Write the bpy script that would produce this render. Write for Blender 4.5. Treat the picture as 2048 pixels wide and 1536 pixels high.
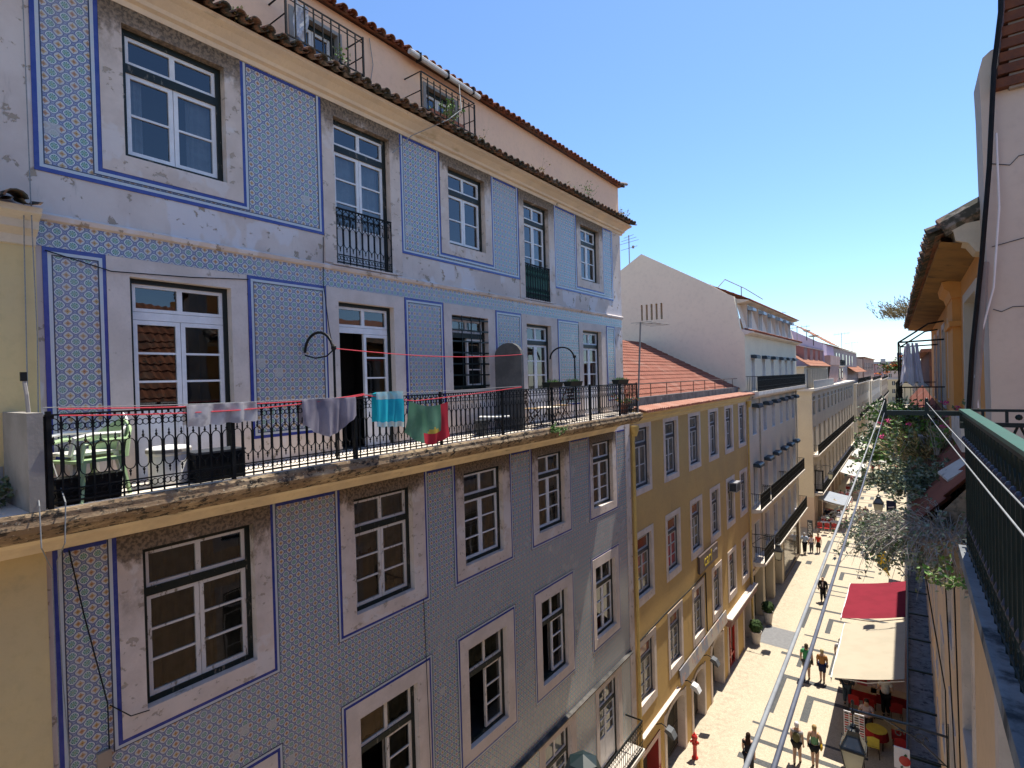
import bpy, math, random
from mathutils import Vector, Matrix
random.seed(7)
S = bpy.context.scene
for o in list(bpy.data.objects):
    bpy.data.objects.remove(o)
COL = S.collection
R = math.radians

# ---------------------------------------------------------------- camera (metres; eye level is z = 0, street at z = G)
G = -15.7
L = -7.84            # plane of the left-hand facades
cam_d = bpy.data.cameras.new("camera"); cam = bpy.data.objects.new("camera", cam_d); COL.objects.link(cam)
yaw, pitch, roll = R(36.46586), R(-0.48542), R(1.57179)
M = Matrix.Rotation(yaw, 4, 'Z') @ Matrix.Rotation(pitch, 4, 'X') @ Matrix.Rotation(roll, 4, 'Y') @ Matrix.Rotation(R(90), 4, 'X')
cam.matrix_world = M
cam_d.sensor_width = 36.0; cam_d.lens = 36.0 * 1075.747 / 2048.0
cam_d.clip_start = 0.05; cam_d.clip_end = 3000
S.camera = cam

# ---------------------------------------------------------------- sky and sun
SUN_EL, SUN_AZ = R(66), R(9.0)          # azimuth measured from +y (down the street) towards +x
W = bpy.data.worlds.new("World"); S.world = W; W.use_nodes = True
wn = W.node_tree
sky = wn.nodes.new("ShaderNodeTexSky"); sky.sky_type = 'NISHITA'; sky.sun_disc = False
sky.sun_elevation = SUN_EL; sky.sun_rotation = SUN_AZ
sky.altitude = 50; sky.air_density = 1.0; sky.dust_density = 0.2; sky.ozone_density = 9.0
wn.links.new(sky.outputs[0], wn.nodes["Background"].inputs[0])
wn.nodes["Background"].inputs[1].default_value = 0.107
sd = bpy.data.lights.new("sun", 'SUN'); sun = bpy.data.objects.new("sun", sd); COL.objects.link(sun)
sd.energy = 4.0; sd.angle = R(0.53); sd.color = (1.0, 0.94, 0.83)
sv = Vector((math.cos(SUN_EL) * math.sin(SUN_AZ), math.cos(SUN_EL) * math.cos(SUN_AZ), math.sin(SUN_EL)))
sun.rotation_euler = sv.to_track_quat('Z', 'Y').to_euler()
sun.location = (0, 30, 40)
S.view_settings.view_transform = 'Standard'; S.view_settings.look = 'None'
S.view_settings.exposure = 1.1; S.view_settings.gamma = 1.0
S.cycles.max_bounces = 10; S.cycles.diffuse_bounces = 6;  S.cycles.transparent_max_bounces = 12

# ---------------------------------------------------------------- mesh helpers
ABS = {}
class MB:
    def __init__(s): s.v = []; s.f = []; s.m = []
    def quad(s, a, b, c, d, m=0):
        n = len(s.v); s.v += [tuple(a), tuple(b), tuple(c), tuple(d)]; s.f.append((n, n+1, n+2, n+3)); s.m.append(m)
    def poly(s, pts, m=0):
        n = len(s.v); s.v += [tuple(p) for p in pts]; s.f.append(tuple(range(n, n+len(pts)))); s.m.append(m)
    def box(s, x0, x1, y0, y1, z0, z1, m=0):
        if x0 > x1: x0, x1 = x1, x0
        if y0 > y1: y0, y1 = y1, y0
        if z0 > z1: z0, z1 = z1, z0
        n = len(s.v)
        s.v += [(x0,y0,z0),(x1,y0,z0),(x1,y1,z0),(x0,y1,z0),(x0,y0,z1),(x1,y0,z1),(x1,y1,z1),(x0,y1,z1)]
        for q in ((0,3,2,1),(4,5,6,7),(0,1,5,4),(1,2,6,5),(2,3,7,6),(3,0,4,7)):
            s.f.append(tuple(n+i for i in q)); s.m.append(m)
    def obox(s, c, ax, ay, az, m=0):            # oriented box: centre and three half-axes
        c, ax, ay, az = Vector(c), Vector(ax), Vector(ay), Vector(az); n = len(s.v)
        for k in ((-1,-1,-1),(1,-1,-1),(1,1,-1),(-1,1,-1),(-1,-1,1),(1,-1,1),(1,1,1),(-1,1,1)):
            s.v.append(tuple(c + ax*k[0] + ay*k[1] + az*k[2]))
        for q in ((0,3,2,1),(4,5,6,7),(0,1,5,4),(1,2,6,5),(2,3,7,6),(3,0,4,7)):
            s.f.append(tuple(n+i for i in q)); s.m.append(m)
    def tube(s, pts, r, n=6, closed=False, m=0, caps=True):
        pts = [Vector(p) for p in pts]; N = len(pts); rs = r if isinstance(r, (list, tuple)) else [r]*N
        base = len(s.v); up = None
        for i, p in enumerate(pts):
            if closed: t = pts[(i+1) % N] - pts[i-1]
            else: t = pts[min(i+1, N-1)] - pts[max(i-1, 0)]
            if t.length < 1e-9: t = Vector((0,0,1))
            t.normalize()
            if up is None:
                up = Vector((0,0,1)) if abs(t.z) < .9 else Vector((1,0,0))
            up = up - t*up.dot(t)
            if up.length < 1e-6: up = t.orthogonal()
            up.normalize(); w = t.cross(up)
            for k in range(n):
                a = 2*math.pi*(k+.5)/n
                s.v.append(tuple(p + (up*math.cos(a) + w*math.sin(a))*rs[i]))
        for i in range(N if closed else N-1):
            j = (i+1) % N
            for k in range(n):
                k2 = (k+1) % n
                s.f.append((base+i*n+k, base+i*n+k2, base+j*n+k2, base+j*n+k)); s.m.append(m)
        if caps and not closed:
            s.f.append(tuple(base+k for k in range(n))[::-1]); s.m.append(m)
            s.f.append(tuple(base+(N-1)*n+k for k in range(n))); s.m.append(m)
    def lathe(s, prof, c, n=12, m=0, sq=False):
        base = len(s.v); N = len(prof)
        for r, z in prof:
            for k in range(n):
                a = 2*math.pi*(k+.5)/n
                s.v.append((c[0]+r*math.cos(a), c[1]+r*math.sin(a), c[2]+z))
        for i in range(N-1):
            for k in range(n):
                k2 = (k+1) % n
                s.f.append((base+i*n+k, base+i*n+k2, base+(i+1)*n+k2, base+(i+1)*n+k)); s.m.append(m)
        s.f.append(tuple(base+k for k in range(n))[::-1]); s.m.append(m)
        s.f.append(tuple(base+(N-1)*n+k for k in range(n))); s.m.append(m)
    def ell(s, c, rx, ry, rz, nu=8, nv=6, m=0):
        s.lathe_e([(math.sin(math.pi*i/nv), -math.cos(math.pi*i/nv)) for i in range(nv+1)], c, rx, ry, rz, nu, m)
    def lathe_e(s, prof, c, rx, ry, rz, n, m=0):
        base = len(s.v); N = len(prof)
        for r, z in prof:
            r = max(r, .02)
            for k in range(n):
                a = 2*math.pi*k/n
                s.v.append((c[0]+rx*r*math.cos(a), c[1]+ry*r*math.sin(a), c[2]+rz*z))
        for i in range(N-1):
            for k in range(n):
                k2 = (k+1) % n
                s.f.append((base+i*n+k, base+i*n+k2, base+(i+1)*n+k2, base+(i+1)*n+k)); s.m.append(m)
    def prism(s, prof, y0, y1, m=0):            # profile of (x, z) swept along y
        n = len(prof); b = len(s.v)
        s.v += [(x, y0, z) for x, z in prof] + [(x, y1, z) for x, z in prof]
        for i in range(n):
            j = (i+1) % n; s.f.append((b+i, b+j, b+n+j, b+n+i)); s.m.append(m)
        s.f.append(tuple(range(b, b+n))[::-1]); s.m.append(m); s.f.append(tuple(range(b+n, b+2*n))); s.m.append(m)
    def prism_x(s, prof, x0, x1, m=0):          # profile of (y, z) swept along x
        n = len(prof); b = len(s.v)
        s.v += [(x0, y, z) for y, z in prof] + [(x1, y, z) for y, z in prof]
        for i in range(n):
            j = (i+1) % n; s.f.append((b+i, b+j, b+n+j, b+n+i)); s.m.append(m)
        s.f.append(tuple(range(b, b+n))[::-1]); s.m.append(m); s.f.append(tuple(range(b+n, b+2*n))); s.m.append(m)
    def wall(s, x, ys, zs, holes, m=0):         # sheet in the plane x, rectangular holes (y0, y1, z0, z1)
        Y = sorted(set([ys[0], ys[1]] + [round(h[i], 4) for h in holes for i in (0, 1) if ys[0] < h[i] < ys[1]]))
        Z = sorted(set([zs[0], zs[1]] + [round(h[i], 4) for h in holes for i in (2, 3) if zs[0] < h[i] < zs[1]]))
        for a, b in zip(Y, Y[1:]):
            for c, d in zip(Z, Z[1:]):
                cy, cz = (a+b)/2, (c+d)/2
                if any(h[0] < cy < h[1] and h[2] < cz < h[3] for h in holes): continue
                s.quad((x,a,c),(x,b,c),(x,b,d),(x,a,d), m)
    def ring(s, x0, x1, ya, yb, za, zb, w, sides='LRTB', m=0):   # rectangular frame of bars
        s.box(x0, x1, ya, ya+w, za, zb, m) if 'L' in sides else None
        s.box(x0, x1, yb-w, yb, za, zb, m) if 'R' in sides else None
        a = ya + (w if 'L' in sides else 0); b = yb - (w if 'R' in sides else 0)
        s.box(x0, x1, a, b, zb-w, zb, m) if 'T' in sides else None
        s.box(x0, x1, a, b, za, za+w, m) if 'B' in sides else None
    def build(s, name, mats, parent=None, origin=None, smooth=False, label=None, absolute=True):
        me = bpy.data.meshes.new(name)
        off = Vector((0,0,0))
        if absolute:
            off = ABS[parent.name] if parent is not None else Vector(origin or (0,0,0))
        me.from_pydata([(x-off.x, y-off.y, z-off.z) for x, y, z in s.v], [], s.f)
        if not isinstance(mats, (list, tuple)): mats = [mats]
        for k in mats: me.materials.append(k)
        if len(mats) > 1: me.polygons.foreach_set('material_index', s.m)
        if smooth: me.polygons.foreach_set('use_smooth', [True]*len(me.polygons))
        me.update()
        o = bpy.data.objects.new(name, me); COL.objects.link(o)
        if parent is not None:
            o.parent = parent; ABS[o.name] = off.copy()
        else:
            o.location = origin or (0,0,0); ABS[o.name] = Vector(origin or (0,0,0))
        if label: o['label'] = label
        return o
def tag(o, label, cat, group=None, kind=None):
    if label: o['label'] = label
    if cat: o['category'] = cat
    if group: o['group'] = group
    if kind: o['kind'] = kind
    return o
def thing(name, label, cat, loc, group=None):
    o = bpy.data.objects.new(name, None); COL.objects.link(o); o.location = loc; o.empty_display_size = .2
    ABS[o.name] = Vector(loc); return tag(o, label, cat, group)
def struct(name, mb, mats, label=None):
    o = mb.build(name, mats); o['kind'] = 'structure'
    if label: o['label'] = label
    return o
KIDS = {}
def copy_tree(o, parent=None):
    c = o.copy(); COL.objects.link(c)
    if parent is not None:
        c.parent = parent
    for ch in [k for k in o.children]: copy_tree(ch, c)
    return c
def dup(root, loc, rz=None, label=None, scale=None):
    c = copy_tree(root); c.location = loc
    if rz is not None: c.rotation_euler = (0, 0, rz)
    if label: c['label'] = label
    if scale: c.scale = (scale,)*3
    return c

# ---------------------------------------------------------------- materials
class NT:
    def __init__(s, name):
        s.mat = bpy.data.materials.new(name); s.mat.use_nodes = True; s.t = s.mat.node_tree
        s.b = s.t.nodes["Principled BSDF"]; s.out = s.t.nodes["Material Output"]
    def n(s, typ, **kw):
        k = s.t.nodes.new(typ)
        for a, v in kw.items(): setattr(k, a, v)
        return k
    def lk(s, a, b): s.t.links.new(a, b)
    def setin(s, sock, v):
        if hasattr(v, 'links') or isinstance(v, bpy.types.NodeSocket): s.lk(v, sock)
        else: sock.default_value = v
    def math(s, op, a, b=0.0, c=None, clamp=False):
        k = s.n("ShaderNodeMath", operation=op); k.use_clamp = clamp
        s.setin(k.inputs[0], a); s.setin(k.inputs[1], b)
        if c is not None: s.setin(k.inputs[2], c)
        return k.outputs[0]
    def mix(s, f, a, b):
        k = s.n("ShaderNodeMix", data_type='RGBA')
        s.setin(k.inputs[0], f); s.setin(k.inputs[6], a if not isinstance(a, tuple) else (*a, 1)); s.setin(k.inputs[7], b if not isinstance(b, tuple) else (*b, 1))
        return k.outputs[2]
    def coord(s, kind='pos'):
        if kind == 'pos': return s.n("ShaderNodeNewGeometry").outputs['Position']
        return s.n("ShaderNodeTexCoord").outputs['Object']
    def noise(s, vec, scale, detail=4, rough=.6, stretch=None):
        if stretch:
            mp = s.n("ShaderNodeMapping"); s.lk(vec, mp.inputs[0]); mp.inputs['Scale'].default_value = stretch; vec = mp.outputs[0]
        k = s.n("ShaderNodeTexNoise"); s.lk(vec, k.inputs['Vector']); k.inputs['Scale'].default_value = scale
        k.inputs['Detail'].default_value = detail; k.inputs['Roughness'].default_value = rough
        return k.outputs['Fac']
    def sstep(s, v, lo, hi):
        k = s.n("ShaderNodeMapRange", interpolation_type='SMOOTHSTEP'); s.setin(k.inputs[0], v)
        k.inputs[1].default_value = lo; k.inputs[2].default_value = hi; return k.outputs[0]
    def sep(s, vec):
        k = s.n("ShaderNodeSeparateXYZ"); s.lk(vec, k.inputs[0]); return k.outputs
    def finish(s, col, rough=.8, spec=.3, metal=0.0, bump=None, bdist=.01, bstr=.5):
        s.setin(s.b.inputs['Base Color'], col if not isinstance(col, tuple) else (*col, 1))
        s.setin(s.b.inputs['Roughness'], rough); s.b.inputs['Specular IOR Level'].default_value = spec; s.b.inputs['Metallic'].default_value = metal
        if bump is not None:
            k = s.n("ShaderNodeBump"); k.inputs['Distance'].default_value = bdist; k.inputs['Strength'].default_value = bstr
            s.lk(bump, k.inputs['Height']); s.lk(k.outputs[0], s.b.inputs['Normal'])
        return s.mat
def sc(c, k): return tuple(min(1, x*k) for x in c)
def mat(name, c1, c2=None, scale=2.5, rough=.8, spec=.25, metal=0, stains=(), bump=0.0, bscale=30, coord='pos', streak=None):
    """plain procedural surface: two-tone noise, optional stains (colour, scale, lo, hi[, stretch])"""
    t = NT(name); v = t.coord(coord); c2 = c2 or sc(c1, .82)
    col = t.mix(t.sstep(t.noise(v, scale, 5), .35, .65), c1, c2)
    fine = t.noise(v, scale*14, 3); col = t.mix(t.math('MULTIPLY', t.sstep(fine, .45, .75), .25), col, sc(c1, .7))
    for st in stains:
        f = t.noise(v, st[1], 6, .65, st[4] if len(st) > 4 else None)
        col = t.mix(t.sstep(f, st[2], st[3]), col, st[0])
    return t.finish(col, rough, spec, metal, t.noise(v, bscale, 4) if bump else None, bump)
# ---- azulejo facade: 14 cm tiles, green rosettes, orange flowers, blue ogee bands
def azulejo():
    t = NT("azulejo_tiles"); v = t.coord(); x, y, z = t.sep(v)
    k = 2*math.pi/.14
    u = t.math('MULTIPLY', t.math('SUBTRACT', y, 1.903), k); w = t.math('MULTIPLY', t.math('SUBTRACT', z, .021), k)
    cu, cw, su, sw = t.math('COSINE', u), t.math('COSINE', w), t.math('SINE', u), t.math('SINE', w)
    s = t.math('ADD', cu, cw)
    th = t.math('ARCTAN2', sw, su)
    pet = t.math('COSINE', t.math('MULTIPLY', th, 8.0))
    big = t.noise(v, 1.1, 3); tile_n = t.n("ShaderNodeTexWhiteNoise")
    gv = t.n("ShaderNodeVectorMath", operation='SNAP'); t.lk(v, gv.inputs[0]); gv.inputs[1].default_value = (.14, .14, .14); t.lk(gv.outputs[0], tile_n.inputs['Vector'])
    band = t.mix(tile_n.outputs['Value'], (.13, .155, .29), (.20, .22, .32))
    pale = (.66, .68, .65); white = (.52, .49, .46)
    navy = (.045, .055, .13)
    col = t.mix(t.sstep(s, .24, .32), band, navy)
    col = t.mix(t.sstep(s, .40, .48), col, pale)
    col = t.mix(t.sstep(s, .84, .90), col, (.10, .18, .18))
    g1 = t.mix(t.sstep(pet, -.15, .25), (.36, .50, .43), (.055, .17, .125))
    col = t.mix(t.sstep(s, .98, 1.06), col, g1)
    col = t.mix(t.sstep(s, 1.84, 1.92), col, (.26, .36, .20))
    col = t.mix(t.math('MULTIPLY', t.sstep(t.math('ABSOLUTE', s), .09, .02), .5), col, (.40, .40, .47))
    neg = t.math('MULTIPLY', s, -1.0)
    col = t.mix(t.sstep(neg, .30, .38), col, navy)
    col = t.mix(t.sstep(neg, .48, .58), col, white)
    org = t.mix(t.sstep(tile_n.outputs['Value'], .2, .9), (.46, .30, .11), (.42, .21, .10))
    cross = t.sstep(t.math('MULTIPLY', t.math('ABSOLUTE', su), t.math('ABSOLUTE', sw)), .26, .12)
    col = t.mix(t.math('MULTIPLY', t.sstep(neg, 1.02, 1.2), t.math('MAXIMUM', cross, t.sstep(neg, 1.45, 1.65))), col, org)
    col = t.mix(t.sstep(neg, 1.90, 1.96), col, (.25, .12, .05))
    gy = t.math('ABSOLUTE', t.math('SINE', t.math('MULTIPLY', u, .5))); gz = t.math('ABSOLUTE', t.math('SINE', t.math('MULTIPLY', w, .5)))
    gr = t.sstep(t.math('MINIMUM', gy, gz), .03, .012)
    col = t.mix(t.math('MULTIPLY', gr, .35), col, (.20, .19, .18))
    col = t.mix(t.math('MULTIPLY', t.sstep(big, .35, .7), .28), col, (.36, .34, .33))
    dirt = t.noise(v, 2.2, 6, .7, (1, 2.2, .55))
    col = t.mix(t.math('MULTIPLY', t.sstep(dirt, .58, .78), .45), col, (.16, .14, .11))
    bare = t.math('MULTIPLY', t.sstep(tile_n.outputs['Value'], .988, .990), 1.0)
    col = t.mix(t.math('MULTIPLY', bare, .75), col, (.45, .42, .38))
    return t.finish(col, t.mix(big, (.16,)*3, (.34,)*3), .5, 0, t.math('SUBTRACT', t.math('MULTIPLY', tile_n.outputs['Value'], .4), gr), .003, .5)
def stone_mat(name, top, c1=(.66, .545, .46), c2=(.56, .455, .38)):
    """pale limestone, chipped, with brown mildew gathered on a band whose upper edge is at height `top`"""
    t = NT(name); v = t.coord(); x, y, z = t.sep(v)
    col = t.mix(t.sstep(t.noise(v, 2.4, 5), .35, .68), c1, c2)
    chip = t.noise(v, 7, 5, .62, (1, 1, 1.4))
    col = t.mix(t.math('MULTIPLY', t.sstep(chip, .60, .63), .8), col, (.36, .29, .22))
    pale = t.noise(v, 1.3, 4); col = t.mix(t.math('MULTIPLY', t.sstep(pale, .56, .6), .6), col, (.66, .60, .56))
    for i, tp in enumerate(top):
        d = t.math('SUBTRACT', tp, z); lo, hi = (0.0, (1.0, 1.5)[i])
        m = t.sstep(d, hi, .05); m = t.math('MULTIPLY', m, t.sstep(d, -.1, 0.0))
        m = t.math('MULTIPLY', m, t.sstep(t.math('ADD', t.noise(v, 2.6, 7, .7, (1, 1, .6)), t.math('MULTIPLY', t.sstep(d, .6, .0), .26)), .45, .62))
        col = t.mix(t.math('MULTIPLY', m, .93), col, t.mix(t.sstep(t.noise(v, 22, 4), .4, .6), (.06, .045, .03), (.21, .15, .095)))
    return t.finish(col, .85, .2, 0, t.math('ADD', t.noise(v, 26, 5), t.math('MULTIPLY', t.sstep(chip, .60, .66), -1.5)), .006, .6)
def plaster_band():
    t = NT("peeling_plaster"); v = t.coord()
    col = t.mix(t.sstep(t.noise(v, 1.1, 5), .4, .62), (.64, .545, .475), (.56, .46, .395))
    col = t.mix(t.math('MULTIPLY', t.sstep(t.noise(v, .7, 4, .5, (1, 1.6, 1)), .55, .58), .75), col, (.66, .61, .59))
    chip = t.noise(v, 5, 6, .65)
    col = t.mix(t.sstep(chip, .605, .625), col, (.36, .29, .22))
    col = t.mix(t.math('MULTIPLY', t.sstep(t.noise(v, 3, 6, .7, (1, 3, .5)), .6, .8), .5), col, (.25, .21, .17))
    return t.finish(col, .88, .15, 0, t.math('SUBTRACT', t.noise(v, 18, 4), t.math('MULTIPLY', t.sstep(chip, .60, .625), 2.0)), .006, .6)
def balcony_edge():
    t = NT("mossy_balcony_edge"); v = t.coord()
    a = t.noise(v, 3.0, 6, .7, (1, .45, 1.6)); b = t.noise(v, 14, 5, .7, (1, .5, 1))
    col = t.mix(t.sstep(a, .35, .55), (.50, .37, .22), (.24, .165, .10))
    col = t.mix(t.sstep(b, .50, .60), col, (.05, .042, .033))
    col = t.mix(t.sstep(t.noise(v, 30, 3), .62, .7), col, (.42, .37, .27))
    return t.finish(col, .9, .1, 0, b, .02, .7)
def glass_mat():
    t = NT("window_glass"); fr = t.n("ShaderNodeFresnel"); fr.inputs['IOR'].default_value = 1.85
    v = t.coord(); nz = t.noise(v, 1.3, 2); bp = t.n("ShaderNodeBump"); bp.inputs['Strength'].default_value = .12; bp.inputs['Distance'].default_value = .02
    t.lk(nz, bp.inputs['Height'])
    g = t.n("ShaderNodeBsdfGlossy"); g.inputs['Roughness'].default_value = .015; g.inputs['Color'].default_value = (.95, .97, 1, 1); t.lk(bp.outputs[0], g.inputs['Normal'])
    tr = t.n("ShaderNodeBsdfTransparent"); tr.inputs['Color'].default_value = (.60, .64, .66, 1)
    mx = t.n("ShaderNodeMixShader"); t.lk(fr.outputs[0], mx.inputs[0]); t.lk(tr.outputs[0], mx.inputs[1]); t.lk(g.outputs[0], mx.inputs[2])
    t.lk(mx.outputs[0], t.out.inputs['Surface']); return t.mat
def dark_glass():
    t = NT("dark_window_glass"); v = t.coord(); n = t.noise(v, .9, 3)
    return t.finish(t.mix(t.sstep(n, .4, .65), (.018, .022, .028), (.06, .065, .07)), .06, .8)
def roof_tile_mat(name, c1, c2, c3, moss=.0):
    t = NT(name); v = t.coord(); wn_ = t.n("ShaderNodeTexWhiteNoise")
    gv = t.n("ShaderNodeVectorMath", operation='SNAP'); t.lk(v, gv.inputs[0]); gv.inputs[1].default_value = (.36, .22, .4); t.lk(gv.outputs[0], wn_.inputs['Vector'])
    col = t.mix(wn_.outputs['Value'], c1, c2); col = t.mix(t.sstep(t.noise(v, 1.2, 5), .5, .7), col, c3)
    if moss: col = t.mix(t.sstep(t.noise(v, 5, 6, .7), .62-moss, .72-moss), col, (.07, .065, .05))
    return t.finish(col, .85, .2, 0, t.noise(v, 30, 3), .004)
def cloth_mat(name, c, c2=None, trans=.35, scale=4):
    t = NT(name); v = t.coord('obj'); col = t.mix(t.sstep(t.noise(v, scale, 3), .4, .62), c, c2 or sc(c, .85))
    t.finish(col, .9, .1); 
    d = t.n("ShaderNodeBsdfTranslucent"); t.lk(col, d.inputs['Color'])
    mx = t.n("ShaderNodeMixShader"); mx.inputs[0].default_value = trans
    t.lk(t.b.outputs[0], mx.inputs[1]); t.lk(d.outputs[0], mx.inputs[2]); t.lk(mx.outputs[0], t.out.inputs['Surface']); return t.mat
def worn_paint(name, c, under, amount=.5, rough=.5):
    t = NT(name); v = t.coord(); n = t.noise(v, 11, 6, .72, (1, 1, .35))
    return t.finish(t.mix(t.sstep(n, .62 - .12*amount, .66 - .08*amount), c, under), rough, .35, 0, n, .003)
M_TILE = azulejo()
M_PLAST = plaster_band()
M_STONE = stone_mat("limestone_surround", (4.83, -1.79))
M_STONE2 = mat("limestone_clean", (.66, .555, .475), (.57, .475, .40), 2.2, .85, stains=[((.40, .32, .25), 6, .62, .7)], bump=.004)
M_BLUE = mat("cobalt_border_tile", (.025, .04, .22), (.045, .06, .25), 6, .25, .5, stains=[((.35, .36, .40), 5, .70, .74)])
M_PALE = mat("pale_border_tile", (.46, .50, .52), (.52, .51, .50), 6, .25, .5)
M_LINE = mat("dark_border_line", (.035, .04, .07), None, 6, .3, .5)
M_CREAM = mat("cream_cornice", (.74, .60, .44), (.64, .53, .41), 1.4, .85, stains=[((.45, .36, .24), 2.4, .6, .75, (1, .5, 1.5)), ((.06, .05, .035), 3.2, .66, .74, (1, .6, 1))], bump=.006)
M_SALMON = mat("salmon_render", (.82, .53, .34), (.76, .49, .33), .8, .9, stains=[((.62, .42, .29), 1.4, .62, .8, (1, 1, .3))], bump=.003)
M_EDGE = balcony_edge()
M_CREAM2 = mat("ochre_moulding", (.76, .61, .40), (.60, .48, .33), 1.6, .85, stains=[((.12, .09, .05), 3, .6, .75, (1, .5, 1.4))])
M_GREEN = worn_paint("flaking_dark_green_paint", (.008, .013, .010), (.14, .12, .09), .25)
M_GREEN2 = mat("dark_green_paint", (.006, .012, .010), None, 6, .45, .4)
M_WHITE = mat("white_joinery_paint", (.78, .76, .74), (.70, .68, .66), 5, .45, .35)
M_WHITEO = worn_paint("aged_white_paint", (.66, .60, .53), (.26, .21, .15), .42)
M_GLASS = glass_mat(); M_DGLASS = dark_glass()
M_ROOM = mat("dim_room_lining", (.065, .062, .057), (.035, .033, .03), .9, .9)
M_CURT = cloth_mat("white_curtain", (.62, .65, .70), (.52, .55, .60), .3)
M_NET = cloth_mat("grey_net_curtain", (.36, .33, .29), (.26, .24, .21), .3)
M_BROWN = mat("brown_blind", (.16, .085, .04), (.11, .06, .03), 3, .7)
M_IRON = mat("black_iron_paint", (.006, .007, .007), (.012, .012, .012), 9, .6, .18)
M_SLAB = mat("pale_slab_stone", (.68, .61, .53), (.58, .51, .44), 2, .85, stains=[((.14, .125, .11), 5, .58, .7)], bump=.004)
M_ROOF = roof_tile_mat("red_clay_tiles", (.27, .098, .062), (.20, .07, .045), (.28, .135, .095))
M_ROOFD = roof_tile_mat("weathered_clay_tiles", (.30, .115, .06), (.20, .075, .04), (.22, .15, .11), .08)
M_ROOFM = roof_tile_mat("mossy_clay_tiles", (.24, .13, .08), (.17, .09, .055), (.25, .23, .20), .18)
M_YELLOW = mat("pale_yellow_render", (.66, .50, .235), (.60, .46, .235), .7, .9, stains=[((.48, .38, .2), 1.2, .6, .8)], bump=.003)
M_GREYR = mat("grey_render", (.30, .275, .25), (.23, .21, .185), 2, .9, bump=.004)
# ================================================================ TILED BUILDING (left, nearest)
TB = thing('tiled_apartment_building', 'weathered building clad in blue and green patterned tiles with a long iron balcony', 'building', (L, 1.35, G))
COLS_U = [(2.60,3.85),(5.66,6.89),(8.49,9.72),(11.28,12.45),(14.22,15.41)]
STN_U = [(2.36,4.08),(5.43,7.14),(8.25,9.96),(11.06,12.74),(13.98,15.67)]
COLS_L = [(2.64,4.07),(5.85,7.22),(8.72,10.10),(11.62,12.93),(14.63,15.98)]
STN_L = [(2.37,4.33),(5.57,7.54),(8.46,10.39),(11.35,13.23),(14.44,16.25)]
YA, YB = 1.40, 17.0
holes = []
for i in range(5):
    holes.append((*STN_U[i], 2.70 if i % 2 == 0 else 2.06, 4.83)); holes.append((*STN_U[i], -1.15 if i != 2 else -.45, 1.645))
    holes.append((*STN_L[i], -4.29, -1.80)); holes.append((*STN_L[i], -8.30, -5.57)); holes.append((*STN_L[i], -12.3, -9.50))
mb = MB(); mb.wall(L, (YA, YB), (-12.6, 5.0), holes); mb.build('wall', M_PLAST, TB)
mb = MB(); mb.box(L-.4, L+.02, YA, YB, G, -12.62); mb.build('ground_floor_wall', M_STONE2, TB)
mb = MB()                                      # remaining shell: ends, back, floors of the attic
mb.quad((L,YB,-12.6),(L-9,YB,-12.6),(L-9,YB,5),(L,YB,5)); mb.quad((L,YA,-12.6),(L,YA,5),(L-9,YA,5),(L-9,YA,-12.6)); mb.quad((L-9,YA,G),(L-9,YA,6.5),(L-9,YB,6.5),(L-9,YB,G))
mb.build('rear_wall', M_CREAM, TB)
def frame_strips(name_blue, rects, par):
    """blue, pale and dark border strips. rects: (ya,yb,za,zb,sides,inward)"""
    b, p, d = MB(), MB(), MB()
    for ya, yb, za, zb, sides, inw in rects:
        if inw:
            o = [(0, .047), (.047, .082), (.082, .094)]
            for (m0, m1), tgt in zip(o, (b, p, d)):
                tgt.ring(L, L+.012, ya+m0, yb-m0, za+(m0 if 'B' in sides else 0), zb-(m0 if 'T' in sides else 0), m1-m0, sides)
        else:
            o = [(.047, .0), (.082, .047), (.094, .082)]
            for (m1, m0), tgt in zip(o, (b, p, d)):
                tgt.ring(L, L+.012, ya-m1, yb+m1, za-(m1 if 'B' in sides else 0), zb+(m1 if 'T' in sides else 0), m1-m0, sides)
    o = b.build(name_blue, M_BLUE, par); p.build('pale_border', M_PALE, o); d.build('dark_line', M_LINE, o)
# top floor panels
X6 = L + .006
for ya, yb, hs in ((1.72, 5.43, 0), (7.14, 11.06, 2), (12.74, 16.37, 4)):
    mb = MB(); mb.wall(X6, (ya, yb), (2.50, 4.80), [(*STN_U[hs], 2.70, 5)]); o = mb.build('tile_panel', M_TILE, TB)
    frame_strips('tile_border', [(ya, yb, 2.50, 4.79, 'LRB', True), (*STN_U[hs], 2.70, 4.79, 'LRB', False)], TB)
    for q0, q1 in ((ya+.1, STN_U[hs][0]-.1), (STN_U[hs][1]+.1, yb-.1)): t = MB(); t.box(L, L+.012, q0, q1, 4.745, 4.79); t.build('tile_border', M_BLUE, TB)
# plain string course under it and frieze of tiles
mb = MB(); mb.prism([(L, 1.93), (L+.05, 1.95), (L+.07, 2.0), (L+.03, 2.03), (L, 2.03)], YA, YB); mb.build('string_course', M_PLAST, TB)
mb = MB(); mb.wall(X6, (YA+.3, YB-.02), (1.65, 1.935), []); mb.build('tile_frieze', M_TILE, TB)
for ya, yb in ((1.76, 2.37), (4.10, 5.45), (7.17, 8.25), (10.02, 11.08), (12.81, 14.07), (15.80, 16.41)):
    if ya == 1.76: ya2, yb2 = 1.76, 2.36
    mb = MB(); mb.wall(X6, (ya, yb), (-.78, 1.648), []); mb.build('tile_panel', M_TILE, TB)
    frame_strips('tile_border', [(ya, yb, -.78, 1.648, 'LRTB', True)], TB)
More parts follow.
